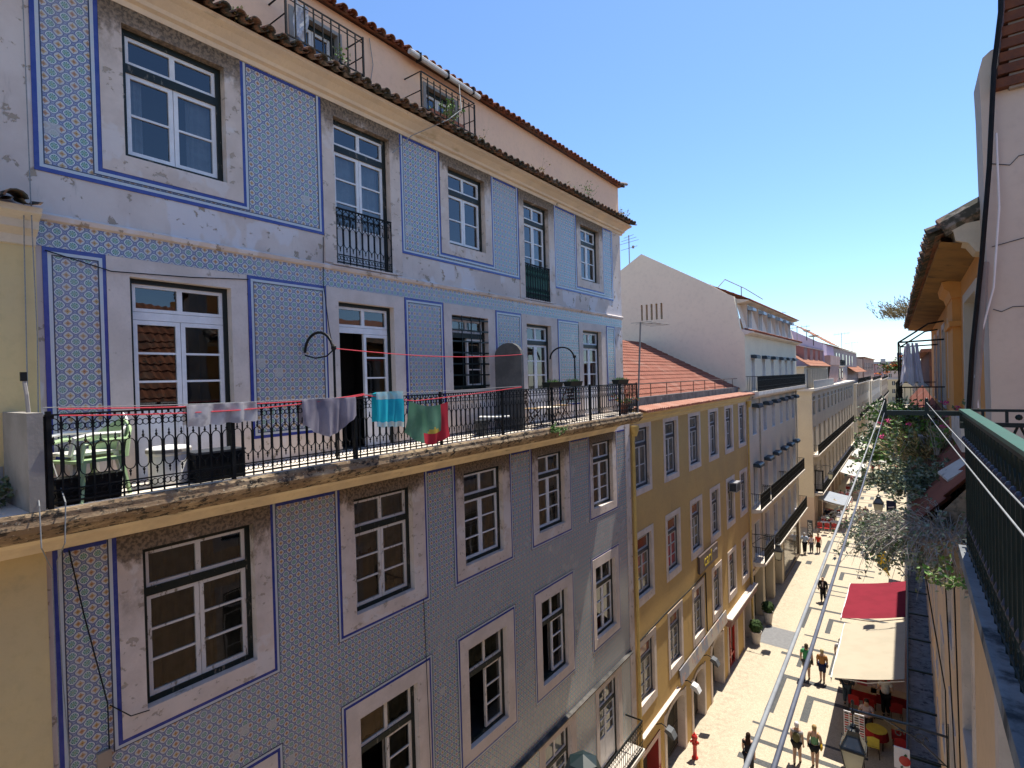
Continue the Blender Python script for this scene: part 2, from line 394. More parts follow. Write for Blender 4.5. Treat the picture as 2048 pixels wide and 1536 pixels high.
# lower tile field
hl = [(*s, za, zb) for s in STN_L for za, zb in ((-4.29, -1.0), (-8.30, -5.57), (-12.3, -9.50))]
mb = MB(); mb.wall(X6, (1.76, YB-.02), (-12.5, -1.80), hl); mb.build('tile_panel', M_TILE, TB)
rects = [(1.76, YB+.3, -12.5, -1.80, 'L', True)]
for s in STN_L:
    rects.append((*s, -4.29, -1.80, 'LRB', False)); rects.append((*s, -8.30, -5.57, 'LRTB', False))
frame_strips('tile_border', rects, TB)
for a, b in ((1.86, 2.27), (4.43, 5.47), (7.64, 8.36), (10.49, 11.25), (13.33, 14.34), (16.35, 16.95)): t = MB(); t.box(L, L+.011, a, b, -1.847, -1.80); t.build('tile_border', M_BLUE, TB)
mb = MB(); mb.box(L, L+.03, YB-.02, YB+.33, -12.6, -1.62); mb.build('corner_strip', M_PLAST, TB)
mb = MB(); mb.box(L-.3, L+.004, YB-.001, YB+.3, -12.6, -1.62); mb.box(L-.3,L+.003,YB,YB+.3,G,-12.7); mb.build('party_wall_strip', M_GREYR, TB)
mb = MB(); mb.prism([(L, -9.48), (L+.09, -9.46), (L+.11, -9.40), (L+.02, -9.37), (L, -9.37)], YA, YB); mb.build('string_course', mat("sooty_moulding", (.045,.042,.04), (.12,.11,.10), 3, .9), TB)

M_NETD = cloth_mat("dusty_dark_curtain", (.10, .095, .085), (.07, .066, .06), .2)
# ---- windows
def make_window(par, plane, op, st, zt, muntins=1, kind='window', stone=None, kick=None, green=True, sash=None, leaves=(1, 1), curtain=None, fw=.07, depth=.16, room=True, glass=None, blinds=(), proud=.02, topfix=True, open_leaf=None, stone_sides='LRTB', direct=1, white_transom=False):
    """a casement window (or balcony door) in a facade facing +x (direct=1) or -x (direct=-1): surround > frame, sash, pane, curtain, interior"""
    y0, y1, z0, z1 = op; a, b, c, d = st; stone = stone or M_STONE; sash = sash or M_WHITE; gl = glass or M_GLASS
    X = lambda v: plane + direct*v
    m = MB()
    m.box(X(-.24), X(proud), a, y0, c, d); m.box(X(-.24), X(proud), y1, b, c, d)
    m.box(X(-.24), X(proud), y0, y1, z1, d)
    if z0 > c: m.box(X(-.24), X(proud), y0, y1, c, z0)
    w = m.build(kind, stone, par)
    f = MB(); xa, xb = X(-depth-.03), X(-depth+.06)
    f.ring(xa, xb, y0, y1, z0, z1, fw, 'LRT' if kick is not None else 'LRTB')
    if zt and green and not white_transom: f.box(xa, xb, y0+fw, y1-fw, zt-.055, zt+.055)
    f.build('frame', M_GREEN if green is True else (green or M_GREEN2), w)
    s = MB(); g = MB(); xs0, xs1 = X(-depth-.015), X(-depth+.035); xg = X(-depth+.008)
    iy0, iy1 = y0+fw, y1-fw; ym = (iy0+iy1)/2; sw = .055
    if zt:
        ta = zt+.055; tb = z1-fw
        s.ring(xs0, xs1, iy0, iy1, ta, tb, sw*.8); s.box(xs0, xs1, ym-.032, ym+.032, ta+sw*.8, tb-sw*.8)
        g.quad((xg,iy0+.03,ta+.03),(xg,iy1-.03,ta+.03),(xg,iy1-.03,tb-.03),(xg,iy0+.03,tb-.03))
        if white_transom: s.box(xs0, xs1, iy0, iy1, zt-.05, zt+.05)
    la = (z0 + (0 if kick is not None else fw)); lb = (zt-.055) if zt else z1-fw
    for i, (p, q) in enumerate(((iy0, ym-.004), (ym+.004, iy1))):
        if not leaves[i]: continue
        s.ring(xs0, xs1, p, q, la, lb, sw)
        base = la+sw
        if kick is not None:
            s.box(X(-depth-.005), X(-depth+.02), p+sw, q-sw, la+sw, kick-.03); s.box(xs0, xs1, p+sw, q-sw, kick-.03, kick+.03); base = kick+.03
        for k in range(muntins):
            zz = base + (lb-sw-base)*(k+1)/(muntins+1); s.box(xs0+.01*direct, xs1-.005*direct, p+sw, q-sw, zz-.014, zz+.014)
        g.quad((xg,p+sw*.6,base),(xg,q-sw*.6,base),(xg,q-sw*.6,lb-sw*.6),(xg,p+sw*.6,lb-sw*.6))
    if open_leaf is not None:                    # the missing leaf swung inwards
        yy = iy0+.02 if open_leaf == 0 else iy1-.02; ww = (iy1-iy0)/2
        e0, e1 = X(-depth-.05), X(-depth-.05-ww); y_a, y_b = yy-.02, yy+.02
        s.box(e0, X(-depth-.05-sw), y_a, y_b, la, lb); s.box(X(-depth-.05-ww+sw), e1, y_a, y_b, la, lb); s.box(X(-depth-.05-sw), X(-depth-.05-ww+sw), y_a, y_b, lb-sw, lb); s.box(X(-depth-.05-sw), X(-depth-.05-ww+sw), y_a, y_b, la, la+sw)
    s.build('sash', sash, w); g.build('pane', gl, w)
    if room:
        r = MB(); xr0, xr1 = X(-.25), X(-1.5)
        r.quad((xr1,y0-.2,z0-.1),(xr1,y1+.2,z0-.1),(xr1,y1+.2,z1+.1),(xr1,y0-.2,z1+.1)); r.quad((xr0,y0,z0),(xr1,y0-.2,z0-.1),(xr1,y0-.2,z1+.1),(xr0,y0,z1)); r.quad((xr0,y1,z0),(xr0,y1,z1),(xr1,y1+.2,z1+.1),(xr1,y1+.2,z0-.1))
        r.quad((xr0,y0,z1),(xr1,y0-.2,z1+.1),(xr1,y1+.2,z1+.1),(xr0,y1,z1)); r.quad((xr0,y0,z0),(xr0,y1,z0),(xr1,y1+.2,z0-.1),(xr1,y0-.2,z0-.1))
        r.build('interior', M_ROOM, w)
    for cu in (curtain or ()):
        ca, cb, cz0, cz1, cm = cu; cm = cm or M_CURT; c_ = MB(); n = max(8, int((cb-ca)*30)); xx = -depth-.10
        P = [(X(xx + .022*math.sin(i*1.35 + 1.7*math.sin(i*.31))), ca+(cb-ca)*i/n) for i in range(n+1)]
        for (xa_, ya_), (xb_, yb_) in zip(P, P[1:]): c_.quad((xa_,ya_,cz0),(xb_,yb_,cz0),(xb_,yb_,cz1),(xa_,ya_,cz1))
        c_.build('curtain', cm, w, smooth=True)
    return w
for i in range(5):                               # top floor
    y0, y1 = COLS_U[i]; a, b = STN_U[i]; h = y1-y0
    cur = {0: [(y0+.1, y0+.30, 3.0, 4.05, M_CURT), (y1-.42, y1-.1, 3.0, 4.05, M_CURT)], 1: [(y0+.1, y1-.1, 2.1, 4.05, M_CURT)], 2: [], 3: [(y0+.1, y0+.35, 2.1, 4.5, M_CURT), (y1-.35, y1-.1, 2.1, 4.5, M_CURT)], 4: [(y0+.1, y0+.6, 3.0, 4.5, M_CURT)]}[i]
    if i % 2 == 0: make_window(TB, L, (y0, y1, 2.93, 4.58), (a, b, 2.70, 4.83), 4.10, 1, curtain=cur)
    else: make_window(TB, L, (y0, y1, 2.07, 4.58), (a, b, 2.06, 4.83), 4.10, 2, 'balcony_door', kick=2.75, curtain=cur, sash=M_WHITE)
for i in range(5):                               # balcony floor
    y0, y1 = COLS_U[i]; a, b = STN_U[i]
    if i == 2:
        make_window(TB, L, (y0, y1, -.20, 1.42), (a, b, -.45, 1.645), 1.0, 2, leaves=(0, 1), sash=M_WHITEO, stone=M_STONE2)
    else:
        make_window(TB, L, (y0, y1, -1.15, 1.42), (a, b, -1.16, 1.645), .95, 2, 'balcony_door', stone=M_STONE2, kick=-.30, fw=.06, white_transom=i < 2, green=M_GREEN2 if i < 2 else M_GREEN2,
                    leaves=(0, 1) if i == 1 else (1, 1), open_leaf=0 if i == 1 else None, curtain=None if i < 2 else [(y0+.1, y1-.1, -1.1, .85, M_NET)])
for i in range(5):                               # below the balcony
    y0, y1 = COLS_L[i]; a, b = STN_L[i]
    cu = {0: [(y0+.1, y1-.1, -3.95, -2.1, M_NETD)], 1: [(y0+.1, y1-.1, -3.1, -2.1, M_NET), (y0+.7, y1-.1, -3.95, -3.1, M_NET), (y0+.1, y0+.62, -3.6, -3.05, M_BROWN)], 2: [(y0+.1, y1-.1, -3.9, -2.1, M_NET)], 3: [(y0+.1, y1-.1, -3.95, -2.1, M_NET)], 4: [(y0+.1, y1-.1, -3.95, -2.1, M_NET)]}[i]
    make_window(TB, L, (y0, y1, -4.04, -2.02), (a, b, -4.29, -1.80), -2.61, 2, sash=M_WHITEO if i < 2 else M_WHITE, curtain=cu)
    lv = {1: (0, 1), 2: (0, 1), 3: (0, 1)}.get(i, (1, 1))
    make_window(TB, L, (y0, y1, -8.05, -5.86), (a, b, -8.30, -5.57), -6.53, 2, sash=M_WHITEO if i < 3 else M_WHITE, stone=M_STONE2, leaves=lv, open_leaf=0 if lv[0] == 0 and i != 2 else None,
                curtain=[(y0+.1, y1-.1, -6.45, -6.0, M_NET)] + ([(ym_, y1-.1, -8.0, -6.6, M_NET) for ym_ in [(y0+y1)/2]] if i != 2 else []))
    make_window(TB, L, (y0, y1, -12.3, -9.70), (a, b, -12.3, -9.50), -10.4, 2, 'balcony_door', sash=M_WHITE, stone=M_STONE2, kick=-11.4, curtain=[(y0+.1, y1-.1, -12.2, -9.9, M_CURT)])
# ---- iron grille over the third opening of the balcony floor
g = MB(); y0, y1 = COLS_U[2]
for k in range(7): zz = -.12 + k*.245; g.box(L+.0, L+.02, y0, y1, zz-.017, zz+.017)
for k in range(1, 4): yy = y0+(y1-y0)*k/4; g.box(L+.021, L+.036, yy-.01, yy+.01, -.2, 1.42)
g.build('window_grille', M_GREEN2, TB)

# ---- cast iron railings
def railing(y0, y1, zb, zt, x, p=.13, ovals=True, n=4, post=None):
    r = MB(); o = MB(); H = zt-zb
    r.box(x-.022, x+.022, y0, y1, zt-.018, zt); r.box(x-.012, x+.012, y0, y1, zb+.03, zb+.05); r.box(x-.010, x+.010, y0, y1, zb+.15*H/.9, zb+.15*H/.9+.014)
    N = int(round((y1-y0)/p)); p = (y1-y0)/N
    zo1, zo0 = zt-.32*H/.93, zb+.30*H/.93
    for i in range(N+1):
        y = y0+i*p
        r.box(x-.007, x+.007, y-.0075, y+.0075, zb, zt-.018)
        if i < N and ovals:
            c = y+p/2; w = p*.40; pts = []
            for k in range(9): a = math.pi*k/8; pts.append((x, c+w*math.cos(a), zo1-w+w*math.sin(a)*1.25))
            for k in range(9): a = math.pi+math.pi*k/8; pts.append((x, c+w*math.cos(a), zo0+w+w*math.sin(a)*1.25))
            o.tube(pts, .0065, n, closed=True)
            for zz, sgn in ((zo1+w*.25, 1), (zo0-w*.25, -1)):
                o.lathe([(.004, 0), (.016, .02), (.006, .045), (.011, .055), (.002, .085)] if sgn > 0 else [(.002, -.085), (.011, -.055), (.006, -.045), (.016, -.02), (.004, 0)], (x, c, zz), 5)
            za = zt-.125*H/.9
            o.tube([(x, c+p*.46*math.cos(math.pi*k/8), za+.082*H/.9*math.sin(math.pi*k/8)) for k in range(9)], .006, n)
            o.box(x-.008, x+.008, c-.010, c+.010, za+.085*H/.9, zt-.018)
            for zz in (za-.005, zb+.105*H/.9):
                for dy in (-p*.22, p*.22):
                    o.tube([(x, c+dy+.030*math.cos(a*math.pi/4), zz+.034*math.sin(a*math.pi/4)) for a in range(8)], .006, 4, closed=True)
    return r, o
r, o = railing(5.67, 6.88, 2.06, 3.03, L+.012); rr_ = r.build('railing', M_IRON, TB); o.build('scrollwork', M_IRON, rr_)
r, o = railing(11.29, 12.44, 2.07, 2.97, L+.012, p=.115); rr_ = r.build('railing', M_IRON, TB); o.build('scrollwork', M_IRON, rr_)
mb = MB(); mb.box(L-.03, L-.02, 11.29, 12.44, 2.1, 2.93); mb.build('screen', mat("green_plastic_screen", (.02, .12, .075), (.015, .09, .055), 3, .5), rr_)
for a, b in ((5.55, 7.0), (11.16, 12.58)): mb = MB(); mb.box(L+.0, L+.07, a, b, 2.032, 2.058); mb.build('door_sill', M_PLAST, TB)
# ---- cornice, eaves and attic
mb = MB()
mb.prism([(L-.02, 4.80), (L+.03, 4.80), (L+.05, 4.86), (L+.12, 4.875), (L+.14, 4.92), (L+.27, 4.985), (L+.38, 5.01), (L+.40, 5.06), (L-.02, 5.06)], YA-1.0, YB+.12)
mb.build('cornice', M_CREAM, TB)
def barrels(mb, xl, zl, xh, zh, y0, y1, pitch=.215, r=.085, m=0, jit=.012, seg=6, tiles=1):
    """rows of half-round roof tiles running from the low edge (xl, zl) to the high edge (xh, zh); covers over channels"""
    N = int((y1-y0)/pitch); d = Vector((xh-xl, 0, zh-zl)); Ld = d.length; d.normalize(); nrm = Vector((-d.z, 0, d.x))
    if nrm.z < 0: nrm = -nrm
    th = .016
    for i in range(N):
        yc = y0+(i+.5)*pitch
        for k in range(tiles):
            s0 = Ld*k/tiles - (.05 if k else random.uniform(0, jit*2)); s1 = Ld*(k+1)/tiles; lift0 = .022 if k or True else 0
            jy = random.uniform(-jit, jit); jz = random.uniform(-jit, jit)*.6
            A = Vector((xl, 0, zl)) + d*s0 + nrm*(lift0+.012+jz); B = Vector((xl, 0, zl)) + d*s1 + nrm*.006
            ring = []
            for P, rr in ((A, r), (B, r*.86)):
                for q, rad in ((0, rr), (1, rr-th)):
                    for j in range(seg+1):
                        a = math.pi*j/seg; ring.append(tuple(Vector((P.x, yc+jy+rad*math.cos(a), P.z)) + nrm*(rad*math.sin(a)*.85)))
            n = len(mb.v); mb.v += ring; e = seg+1
            for j in range(seg):
                mb.f.append((n+j, n+j+1, n+2*e+j+1, n+2*e+j)); mb.m.append(m)            # outside
                mb.f.append((n+e+j, n+3*e+j, n+3*e+j+1, n+e+j+1)); mb.m.append(m)        # inside
                mb.f.append((n+j, n+e+j, n+e+j+1, n+j+1)); mb.m.append(m)                # low rim
        # channel between the covers
        A = Vector((xl, 0, zl)) - d*.03; B = Vector((xh, 0, zh)); yy = yc+pitch/2; c = []
        for P in (A, B):
            for j in range(5):
                a = math.pi*j/4; c.append(tuple(Vector((P.x, yy+pitch*.34*math.cos(a), P.z)) - nrm*(.05*math.sin(a)-.03)))
        n = len(mb.v); mb.v += c
        for j in range(4): mb.f.append((n+j, n+j+1, n+5+j+1, n+5+j)); mb.m.append(m)
mb = MB(); barrels(mb, L+.55, 5.06, L-.15, 5.28, YA-.9, YB+.22); mb.build('eave_tiles', M_ROOFM, TB)
mb = MB(); mb.quad((L+.40,YA-.9,5.062),(L+.40,YB+.12,5.062),(L-.2,YB+.12,5.25),(L-.2,YA-.9,5.25)); mb.build('eave_bed', M_ROOFD, TB)
XA = L-.08
aw = [(4.95, 5.95, 5.2, 6.12), (7.92, 8.96, 5.2, 6.16)]
mb = MB(); mb.wall(XA, (YA-1, YB+.12), (5.05, 6.47), aw)
mb.quad((XA,YB+.12,5.0),(XA-9,YB+.12,5.0),(XA-9,YB+.12,6.47),(XA,YB+.12,6.47)); mb.build('attic_wall', M_SALMON, TB)
for a in aw:
    make_window(TB, XA, (a[0]+.08, a[1]-.08, a[2]+.05, a[3]-.06), a, None, 0, 'attic_window', stone=M_GREYR, green=False, sash=M_WHITEO, room=True, curtain=[(a[0]+.1, a[0]+.4, a[2], a[3], M_CURT)])
mb = MB(); barrels(mb, XA+.17, 6.46, XA-1.0, 6.94, YA-1, YB+.25, tiles=3); mb.build('roof_tiles', M_ROOFD, TB)
mb = MB(); mb.quad((XA+.14,YA-1,6.455),(XA+.14,YB+.2,6.455),(XA-4.2,YB+.2,8.2),(XA-4.2,YA-1,8.2)); mb.quad((XA-4.2,YA-1,8.2),(XA-4.2,YB+.2,8.2),(XA-9,YB+.2,6.4),(XA-9,YA-1,6.4))
mb.build('roof_slope', M_ROOFD, TB)
mb = MB(); mb.tube([(XA+.15, 16.9, 6.52), (XA+.19, 17.3, 6.60), (XA+.2, 17.42, 6.61)], .05, 6); mb.box(XA-.3, XA+.2, 17.18, 17.26, 6.49, 6.60); mb.build('verge_flashing', M_GREYR, TB)
mb = MB(); mb.tube([(XA+.24, 7.35, 6.42), (XA+.24, 9.45, 6.37)], .055, 8); mb.build('gutter', mat("pale_plastic_gutter", (.62, .60, .56), None, 3, .5), TB)
for y in (7.6, 8.4, 9.2): mb = MB(); mb.box(XA+.17, XA+.31, y-.012, y+.012, 6.32, 6.48); mb.build('gutter_bracket', M_IRON, TB)
for ya, yb, zc in ((4.62, 6.05, 6.0), (7.42, 9.0, 6.02)):       # iron cages round the attic windows
    c = MB(); x0, x1 = XA, XA+.46
    for z in (5.30, 5.93 if ya < 6 else 5.98):
        c.tube([(x0,ya,z),(x1,ya,z),(x1,yb,z),(x0,yb,z)], .014, 4)
    c.tube([(x1,ya,zc-.15),(x1,yb,zc-.15)], .008, 4)
    for y in (ya, yb): c.box(x1-.014, x1+.014, y-.014, y+.014, 5.18, 5.95); c.tube([(x0,y,5.62),(x1,y,5.62)], .01, 4)
    n = 9
    for k in range(1, n): yy = ya+(yb-ya)*k/n; c.box(x1-.009, x1+.009, yy-.009, yy+.009, 5.30, 5.93)
    c.build('window_cage', M_IRON, TB)
# ---- long balcony
XO = -6.83; BY0, BY1 = -.6, 16.15
mb = MB(); mb.box(L, XO-.035, BY0, BY1, -1.24, -1.16); mb.build('balcony_floor', M_SLAB, TB)
mb = MB(); mb.prism([(L, -1.245), (XO-.034, -1.243), (XO-.034, -1.163), (XO+.0, -1.165), (XO+.012, -1.20), (XO+.01, -1.25), (XO+.02, -1.30), (XO-.02, -1.36), (XO-.10, -1.43), (XO-.16, -1.47), (XO-.40, -1.50), (L, -1.52)], BY0, BY1); mb.build('balcony_edge', M_EDGE, TB)
mb = MB(); mb.prism([(L, -1.525), (L+.34, -1.525), (L+.30, -1.58), (L+.14, -1.66), (L+.10, -1.72), (L+.03, -1.79), (L, -1.79)], BY0, BY1); mb.build('balcony_moulding', M_CREAM2, TB)
xr = XO-.05
r, o = railing(1.52, 15.86, -1.15, -.22, xr); r.box(xr-.02, xr+.02, 15.84, 15.88, -1.15, -.20)
for y in (1.55, 3.35, 5.22, 7.1, 8.95, 10.9, 12.8, 14.6): r.box(xr-.02, xr+.02, y-.022, y+.022, -1.16, -.19)
for k in range(1, 7): r.box(L+k*.14, L+k*.14+.014, 15.853, 15.867, -1.15, -.24)
r.box(L, xr-.02, 15.845, 15.875, -.24, -.222); r.box(L, xr-.02, 15.85, 15.87, -1.08, -1.065)
rl = r.build('balcony_railing', M_IRON, TB); o.build('scrollwork', M_IRON, rl)
mb = MB(); mb.box(L, xr+.05, 1.38, 1.50, -1.16, -.20); mb.build('divider_post', M_GREYR, TB)
m = [(9.92, -1.16)]
pr = [(L+.01, -1.16), (L+.78, -1.16), (L+.78, .55)] + [(L+.40+.38*math.cos(a*math.pi/8), .55+.30*math.sin(a*math.pi/8)) for a in range(1, 8)] + [(L+.01, .55)]
mb = MB(); mb.prism(pr, 9.93, 10.02); mb.build('divider_wall', mat("dark_cement", (.13,.125,.12), (.09,.088,.085), 3, .9, bump=.004), TB)
for yy in (5.0, 12.35):                          # iron hoops of the other dividers
    mb = MB(); mb.tube([(L+.39+.37*math.cos(a*math.pi/12), yy, .52+.30*math.sin(a*math.pi/12)) for a in range(13)], .022, 6); mb.tube([(L+.78, yy, .52), (L+.78, yy, -1.15)], .02, 6)
    if yy < 6: mb.tube([(L+.02, yy, .48), (L+.3, yy, .42), (L+.6, yy, .44), (L+.76, yy, .52)], .012, 5)
    mb.lathe([(.02, 0), (.04, .02), (.04, .06), (.01, .09)], (L+.78, yy, .52), 8); mb.build('divider_hoop', M_IRON, TB)
# first-floor balcony, only its far end is in view
mb = MB(); mb.box(L, L+.62, 10.8, 16.6, -12.42, -12.30); b1 = mb.build('lower_balcony', M_SLAB, TB)
r, o = railing(10.85, 16.5, -12.3, -11.35, L+.58, ovals=True); r.tube([(L+.58,10.85,-11.33),(L+.58,16.5,-11.33),(L,16.5,-11.33)], .03, 6); q = r.build('railing', M_IRON, b1)
o.build('scrollwork', M_IRON, b1)
# ================================================================ YELLOW HOUSE at the left edge
YH = thing('yellow_house', 'pale yellow rendered house with tiled eaves at the left edge, beside the tiled building', 'house', (L, 0, G))
mb = MB(); mb.box(L-9, L+.035, -6, 1.70, G, -1.53); mb.box(L-9, L+.035, -6, 1.70, -1.16, 1.66); mb.build('wall', M_YELLOW, YH)
mb = MB(); mb.box(L, L+.045, -6, 1.37, -1.155, -.78); mb.build('plinth', M_GREYR, YH)
mb = MB(); mb.prism([(L+.03, 1.62), (L+.06, 1.63), (L+.09, 1.72), (L+.2, 1.78), (L+.22, 1.86), (L+.34, 1.92), (L+.36, 1.98), (L+.03, 1.98)], -6, 1.70); mb.build('cornice', mat("cream_house_cornice", (.66,.58,.45), (.58,.51,.41), 2, .85), YH)
mb = MB(); barrels(mb, L+.46, 1.99, L+.02, 2.10, -2.0, 1.72, r=.10, pitch=.24); mb.build('eave_tiles', M_ROOFM, YH)
mb = MB(); mb.wall(L-.01, (-6, 1.41), (1.6, 5.0), []); mb.build('upper_wall', M_PLAST, TB)

# ================================================================ OCHRE HOUSE
M_OCHRE = mat("ochre_render", (.55, .36, .135), (.49, .325, .13), .6, .9, stains=[((.38, .26, .11), 1.1, .58, .8, (1, 1, .35)), ((.50, .27, .11), .5, .6, .8)], bump=.003)
M_PIPE = mat("yellow_pipe_paint", (.60, .42, .14), None, 3, .6)
M_GREYW = mat("grey_window_paint", (.030, .036, .045), (.05, .055, .065), 4, .5)
M_SASHG = mat("pale_grey_sash", (.52, .50, .47), (.42, .40, .38), 4, .5)
M_NETG = t_ = None
def pane_mat(name, a, b, sc_=1.2):
    t = NT(name); v = t.coord(); return t.finish(t.mix(t.sstep(t.noise(v, sc_, 3), .38, .62), a, b), .10, .55)
M_PNET = pane_mat("pane_over_grey_net", (.060, .062, .058), (.12, .12, .105))
M_PWARM = pane_mat("pane_over_pale_blind", (.20, .165, .10), (.09, .075, .05))
M_PORNG = pane_mat("pane_over_orange_blind", (.26, .075, .03), (.20, .06, .03))
M_PRED = pane_mat("pane_over_red_blind", (.30, .04, .035), (.22, .03, .03))
OB = thing('ochre_house', 'ochre rendered town house with grey framed windows and red tiled roof', 'house', (L, 17.35, G))
OY0, OY1 = 17.33, 34.0
OC = [18.42, 21.37, 24.33, 27.24, 30.08, 32.88]
ohol = []
for c in OC:
    for z0, z1 in ((-4.25, -1.70), (-8.20, -5.55), (-12.06, -9.42)): ohol.append((c-.85, c+.85, z0, z1))
GF = [(17.75, 19.2, -13.6), (20.1, 22.15, -13.15), (23.3, 24.85, -13.3), (26.1, 27.95, -13.0), (29.05, 30.65, -13.2), (32.3, 33.75, -13.2)]
for a, b, z in GF: ohol.append((a, b, G-.2, z))
mb = MB(); mb.wall(L, (OY0+.05, OY1), (G, -1.55), ohol); mb.build('wall', M_OCHRE, OB)
mb = MB(); mb.quad((L,OY1,G),(L,OY1,-1.6),(L-14,OY1,-1.6),(L-14,OY1,G)); mb.quad((L,OY0+.05,G),(L-14,OY0+.05,G),(L-14,OY0+.05,-1.6),(L,OY0+.05,-1.6)); mb.build('side_wall', M_OCHRE, OB)
def far_window(par, plane, op, st, stone, frame, sash, pane, top=None, zt=None, muntins=1, name='window', direct=1, depth=.14):
    y0, y1, z0, z1 = op; a, b, c, d = st; X = lambda v: plane + direct*v
    m = MB(); m.box(X(-.3), X(.02), a, y0, c, d); m.box(X(-.3), X(.02), y1, b, c, d); m.box(X(-.3), X(.02), y0, y1, z1, d)
    if z0 > c: m.box(X(-.3), X(.03), y0, y1, c, z0)
    w = m.build(name, stone, par)
    f = MB(); f.ring(X(-depth-.02), X(-depth+.05), y0, y1, z0, z1, .09); 
    if zt: f.box(X(-depth-.02), X(-depth+.05), y0+.09, y1-.09, zt-.06, zt+.06)
    f.build('frame', frame, w)
    s, g, h = MB(), MB(), MB(); i0, i1 = y0+.09, y1-.09; ym = (i0+i1)/2; lb = (zt-.06) if zt else z1-.09; xa, xb = X(-depth-.01), X(-depth+.03); xg = X(-depth)
    for p, q in ((i0, ym), (ym, i1)):
        s.ring(xa, xb, p, q, z0+.09, lb, .055)
        for k in range(muntins): zz = z0+.09+(lb-z0-.09)*(k+1)/(muntins+1); s.box(xa, xb, p+.055, q-.055, zz-.015, zz+.015)
    g.quad((xg,i0,z0+.09),(xg,i1,z0+.09),(xg,i1,lb),(xg,i0,lb))
    if zt:
        s.ring(xa, xb, i0, i1, zt+.06, z1-.09, .05); h.quad((xg,i0,zt+.06),(xg,i1,zt+.06),(xg,i1,z1-.09),(xg,i0,z1-.09)); h.build('pane', top or pane, w)
    s.build('sash', sash, w); g.build('pane', pane, w); return w
for i, c in enumerate(OC):
    h = .645 if i < 3 else .60
    for r, (z0, z1) in enumerate(((-4.03, -1.87), (-7.90, -5.76), (-11.72, -9.64))):
        far_window(OB, L, (c-h, c+h, z0, z1), (c-.85, c+.85, (-4.25, -8.20, -12.06)[r], (-1.70, -5.55, -9.42)[r]), M_STONE2, M_GREYW, M_SASHG,
                   M_PNET if r == 0 else ((M_PWARM, M_PRED, M_PWARM, M_PNET, M_PWARM, M_PNET)[i] if r == 1 else (M_PNET if i < 2 else M_PWARM)), (None if r == 0 else (M_PORNG if r == 2 or i < 3 else None)), z1-.62, 1 if r == 0 else 2)
mb = MB(); mb.prism([(L, -1.72), (L+.05, -1.70), (L+.08, -1.60), (L+.20, -1.52), (L+.23, -1.40), (L+.40, -1.33), (L+.42, -1.28), (L, -1.20)], OY0+.3, OY1-.02); mb.build('cornice', mat("ochre_cornice", (.66,.50,.24), (.58,.43,.21), 1.5, .85), OB)
mb = MB(); barrels(mb, L+.50, -1.27, L+.02, -1.12, OY0+.3, OY1, pitch=.2, r=.07); mb.quad((L+.42,OY0+.3,-1.272),(L+.42,OY1,-1.272),(L,OY1,-1.13),(L,OY0+.3,-1.13)); mb.build('cornice_tiles', roof_tile_mat("pinkish_cornice_tiles", (.45,.22,.15), (.40,.19,.13), (.47,.27,.20)), OB)
mb = MB(); mb.box(L-.38, L-.15, OY0+.3, OY1-1.2, -1.15, -.80); mb.build('gutter_wall', mat("sooty_gutter_wall", (.16,.145,.135), (.09,.08,.075), 2.5, .9, stains=[((.34,.31,.28), 3, .6, .7)]), OB)
def tile_plane(x0, z0, x1, z1, y0, y1, pitch=.24, row=.40, amp=.035):
    """sheet of interlocking tiles: a stepped, rippled surface rising from (x0, z0) to (x1, z1)"""
    mb = MB(); d = Vector((x1-x0, 0, z1-z0)); Ld = d.length; d.normalize(); nv = Vector((-d.z, 0, d.x)); nv = nv if nv.z > 0 else -nv
    rows = max(1, int(Ld/row)); cols = int((y1-y0)/pitch*4); base = len(mb.v)
    for r in range(rows):
        jit = random.uniform(-.008, .008)
        for e, s in enumerate((Ld*r/rows-.03, Ld*(r+1)/rows)):
            for c in range(cols+1):
                y = y0+(y1-y0)*c/cols; ph = c % 4; w = (1.0, .35, -.25, .35)[ph]*amp
                p = Vector((x0, y, z0)) + d*s + nv*(w + (.040 if e == 0 else 0.0) + jit); mb.v.append(tuple(p))
        n = base + r*2*(cols+1)
        for c in range(cols): mb.f.append((n+c, n+c+1, n+cols+1+c+1, n+cols+1+c)); mb.m.append(0)
        n2 = len(mb.v)
        for c in range(cols+1):
            q = Vector(mb.v[n+c]); mb.v.append(tuple(q - nv*.05))
        base += (cols+1)
        for c in range(cols): mb.f.append((n2+c, n2+c+1, n+c+1, n+c)); mb.m.append(0)
    return mb
tile_plane(-8.22, -.92, -14.4, 2.25, OY0+.05, OY1-.01).build('roof', M_ROOF, OB)
mb = MB(); mb.quad((-14.4,OY0,2.2),(-14.4,OY1,2.2),(-20.5,OY1,-1),(-20.5,OY0,-1)); mb.build('rear_roof', M_ROOF, OB)
mb = MB(); mb.box(-11.6, -10.9, 19.3, 20.6, .3, 1.35); v_ = mb.build('roof_vent', M_SLAB, OB)
mb = MB(); mb.prism_x([(19.15, 1.35), (20.75, 1.35), (19.95, 1.95)], -11.8, -10.7); mb.build('vent_cap', mat("pale_metal_cap", (.52,.50,.48), None, 2, .6), v_)
mb = MB(); xr = L-.27
mb.tube([(xr, OY0+.4, -.30), (xr, OY1-.9, -.30)], .022, 5)
y = OY0+1.0
while y < OY1-.9: mb.tube([(xr, y, -.82), (xr, y, -.30)], .018, 5); y += 1.72
mb.build('roof_railing', mat("rusty_pipe", (.075,.05,.04), (.12,.075,.05), 5, .7), OB)
for y, zt in ((17.47, -1.95), (33.96, -1.9)):
    mb = MB(); mb.tube([(L+.09, y, zt), (L+.09, y, G)], .06, 8); mb.lathe([(.07, -.28), (.14, -.06), (.15, .06), (.15, .08)], (L+.16, y, zt+.15), 8); mb.build('downpipe', M_PIPE, OB)
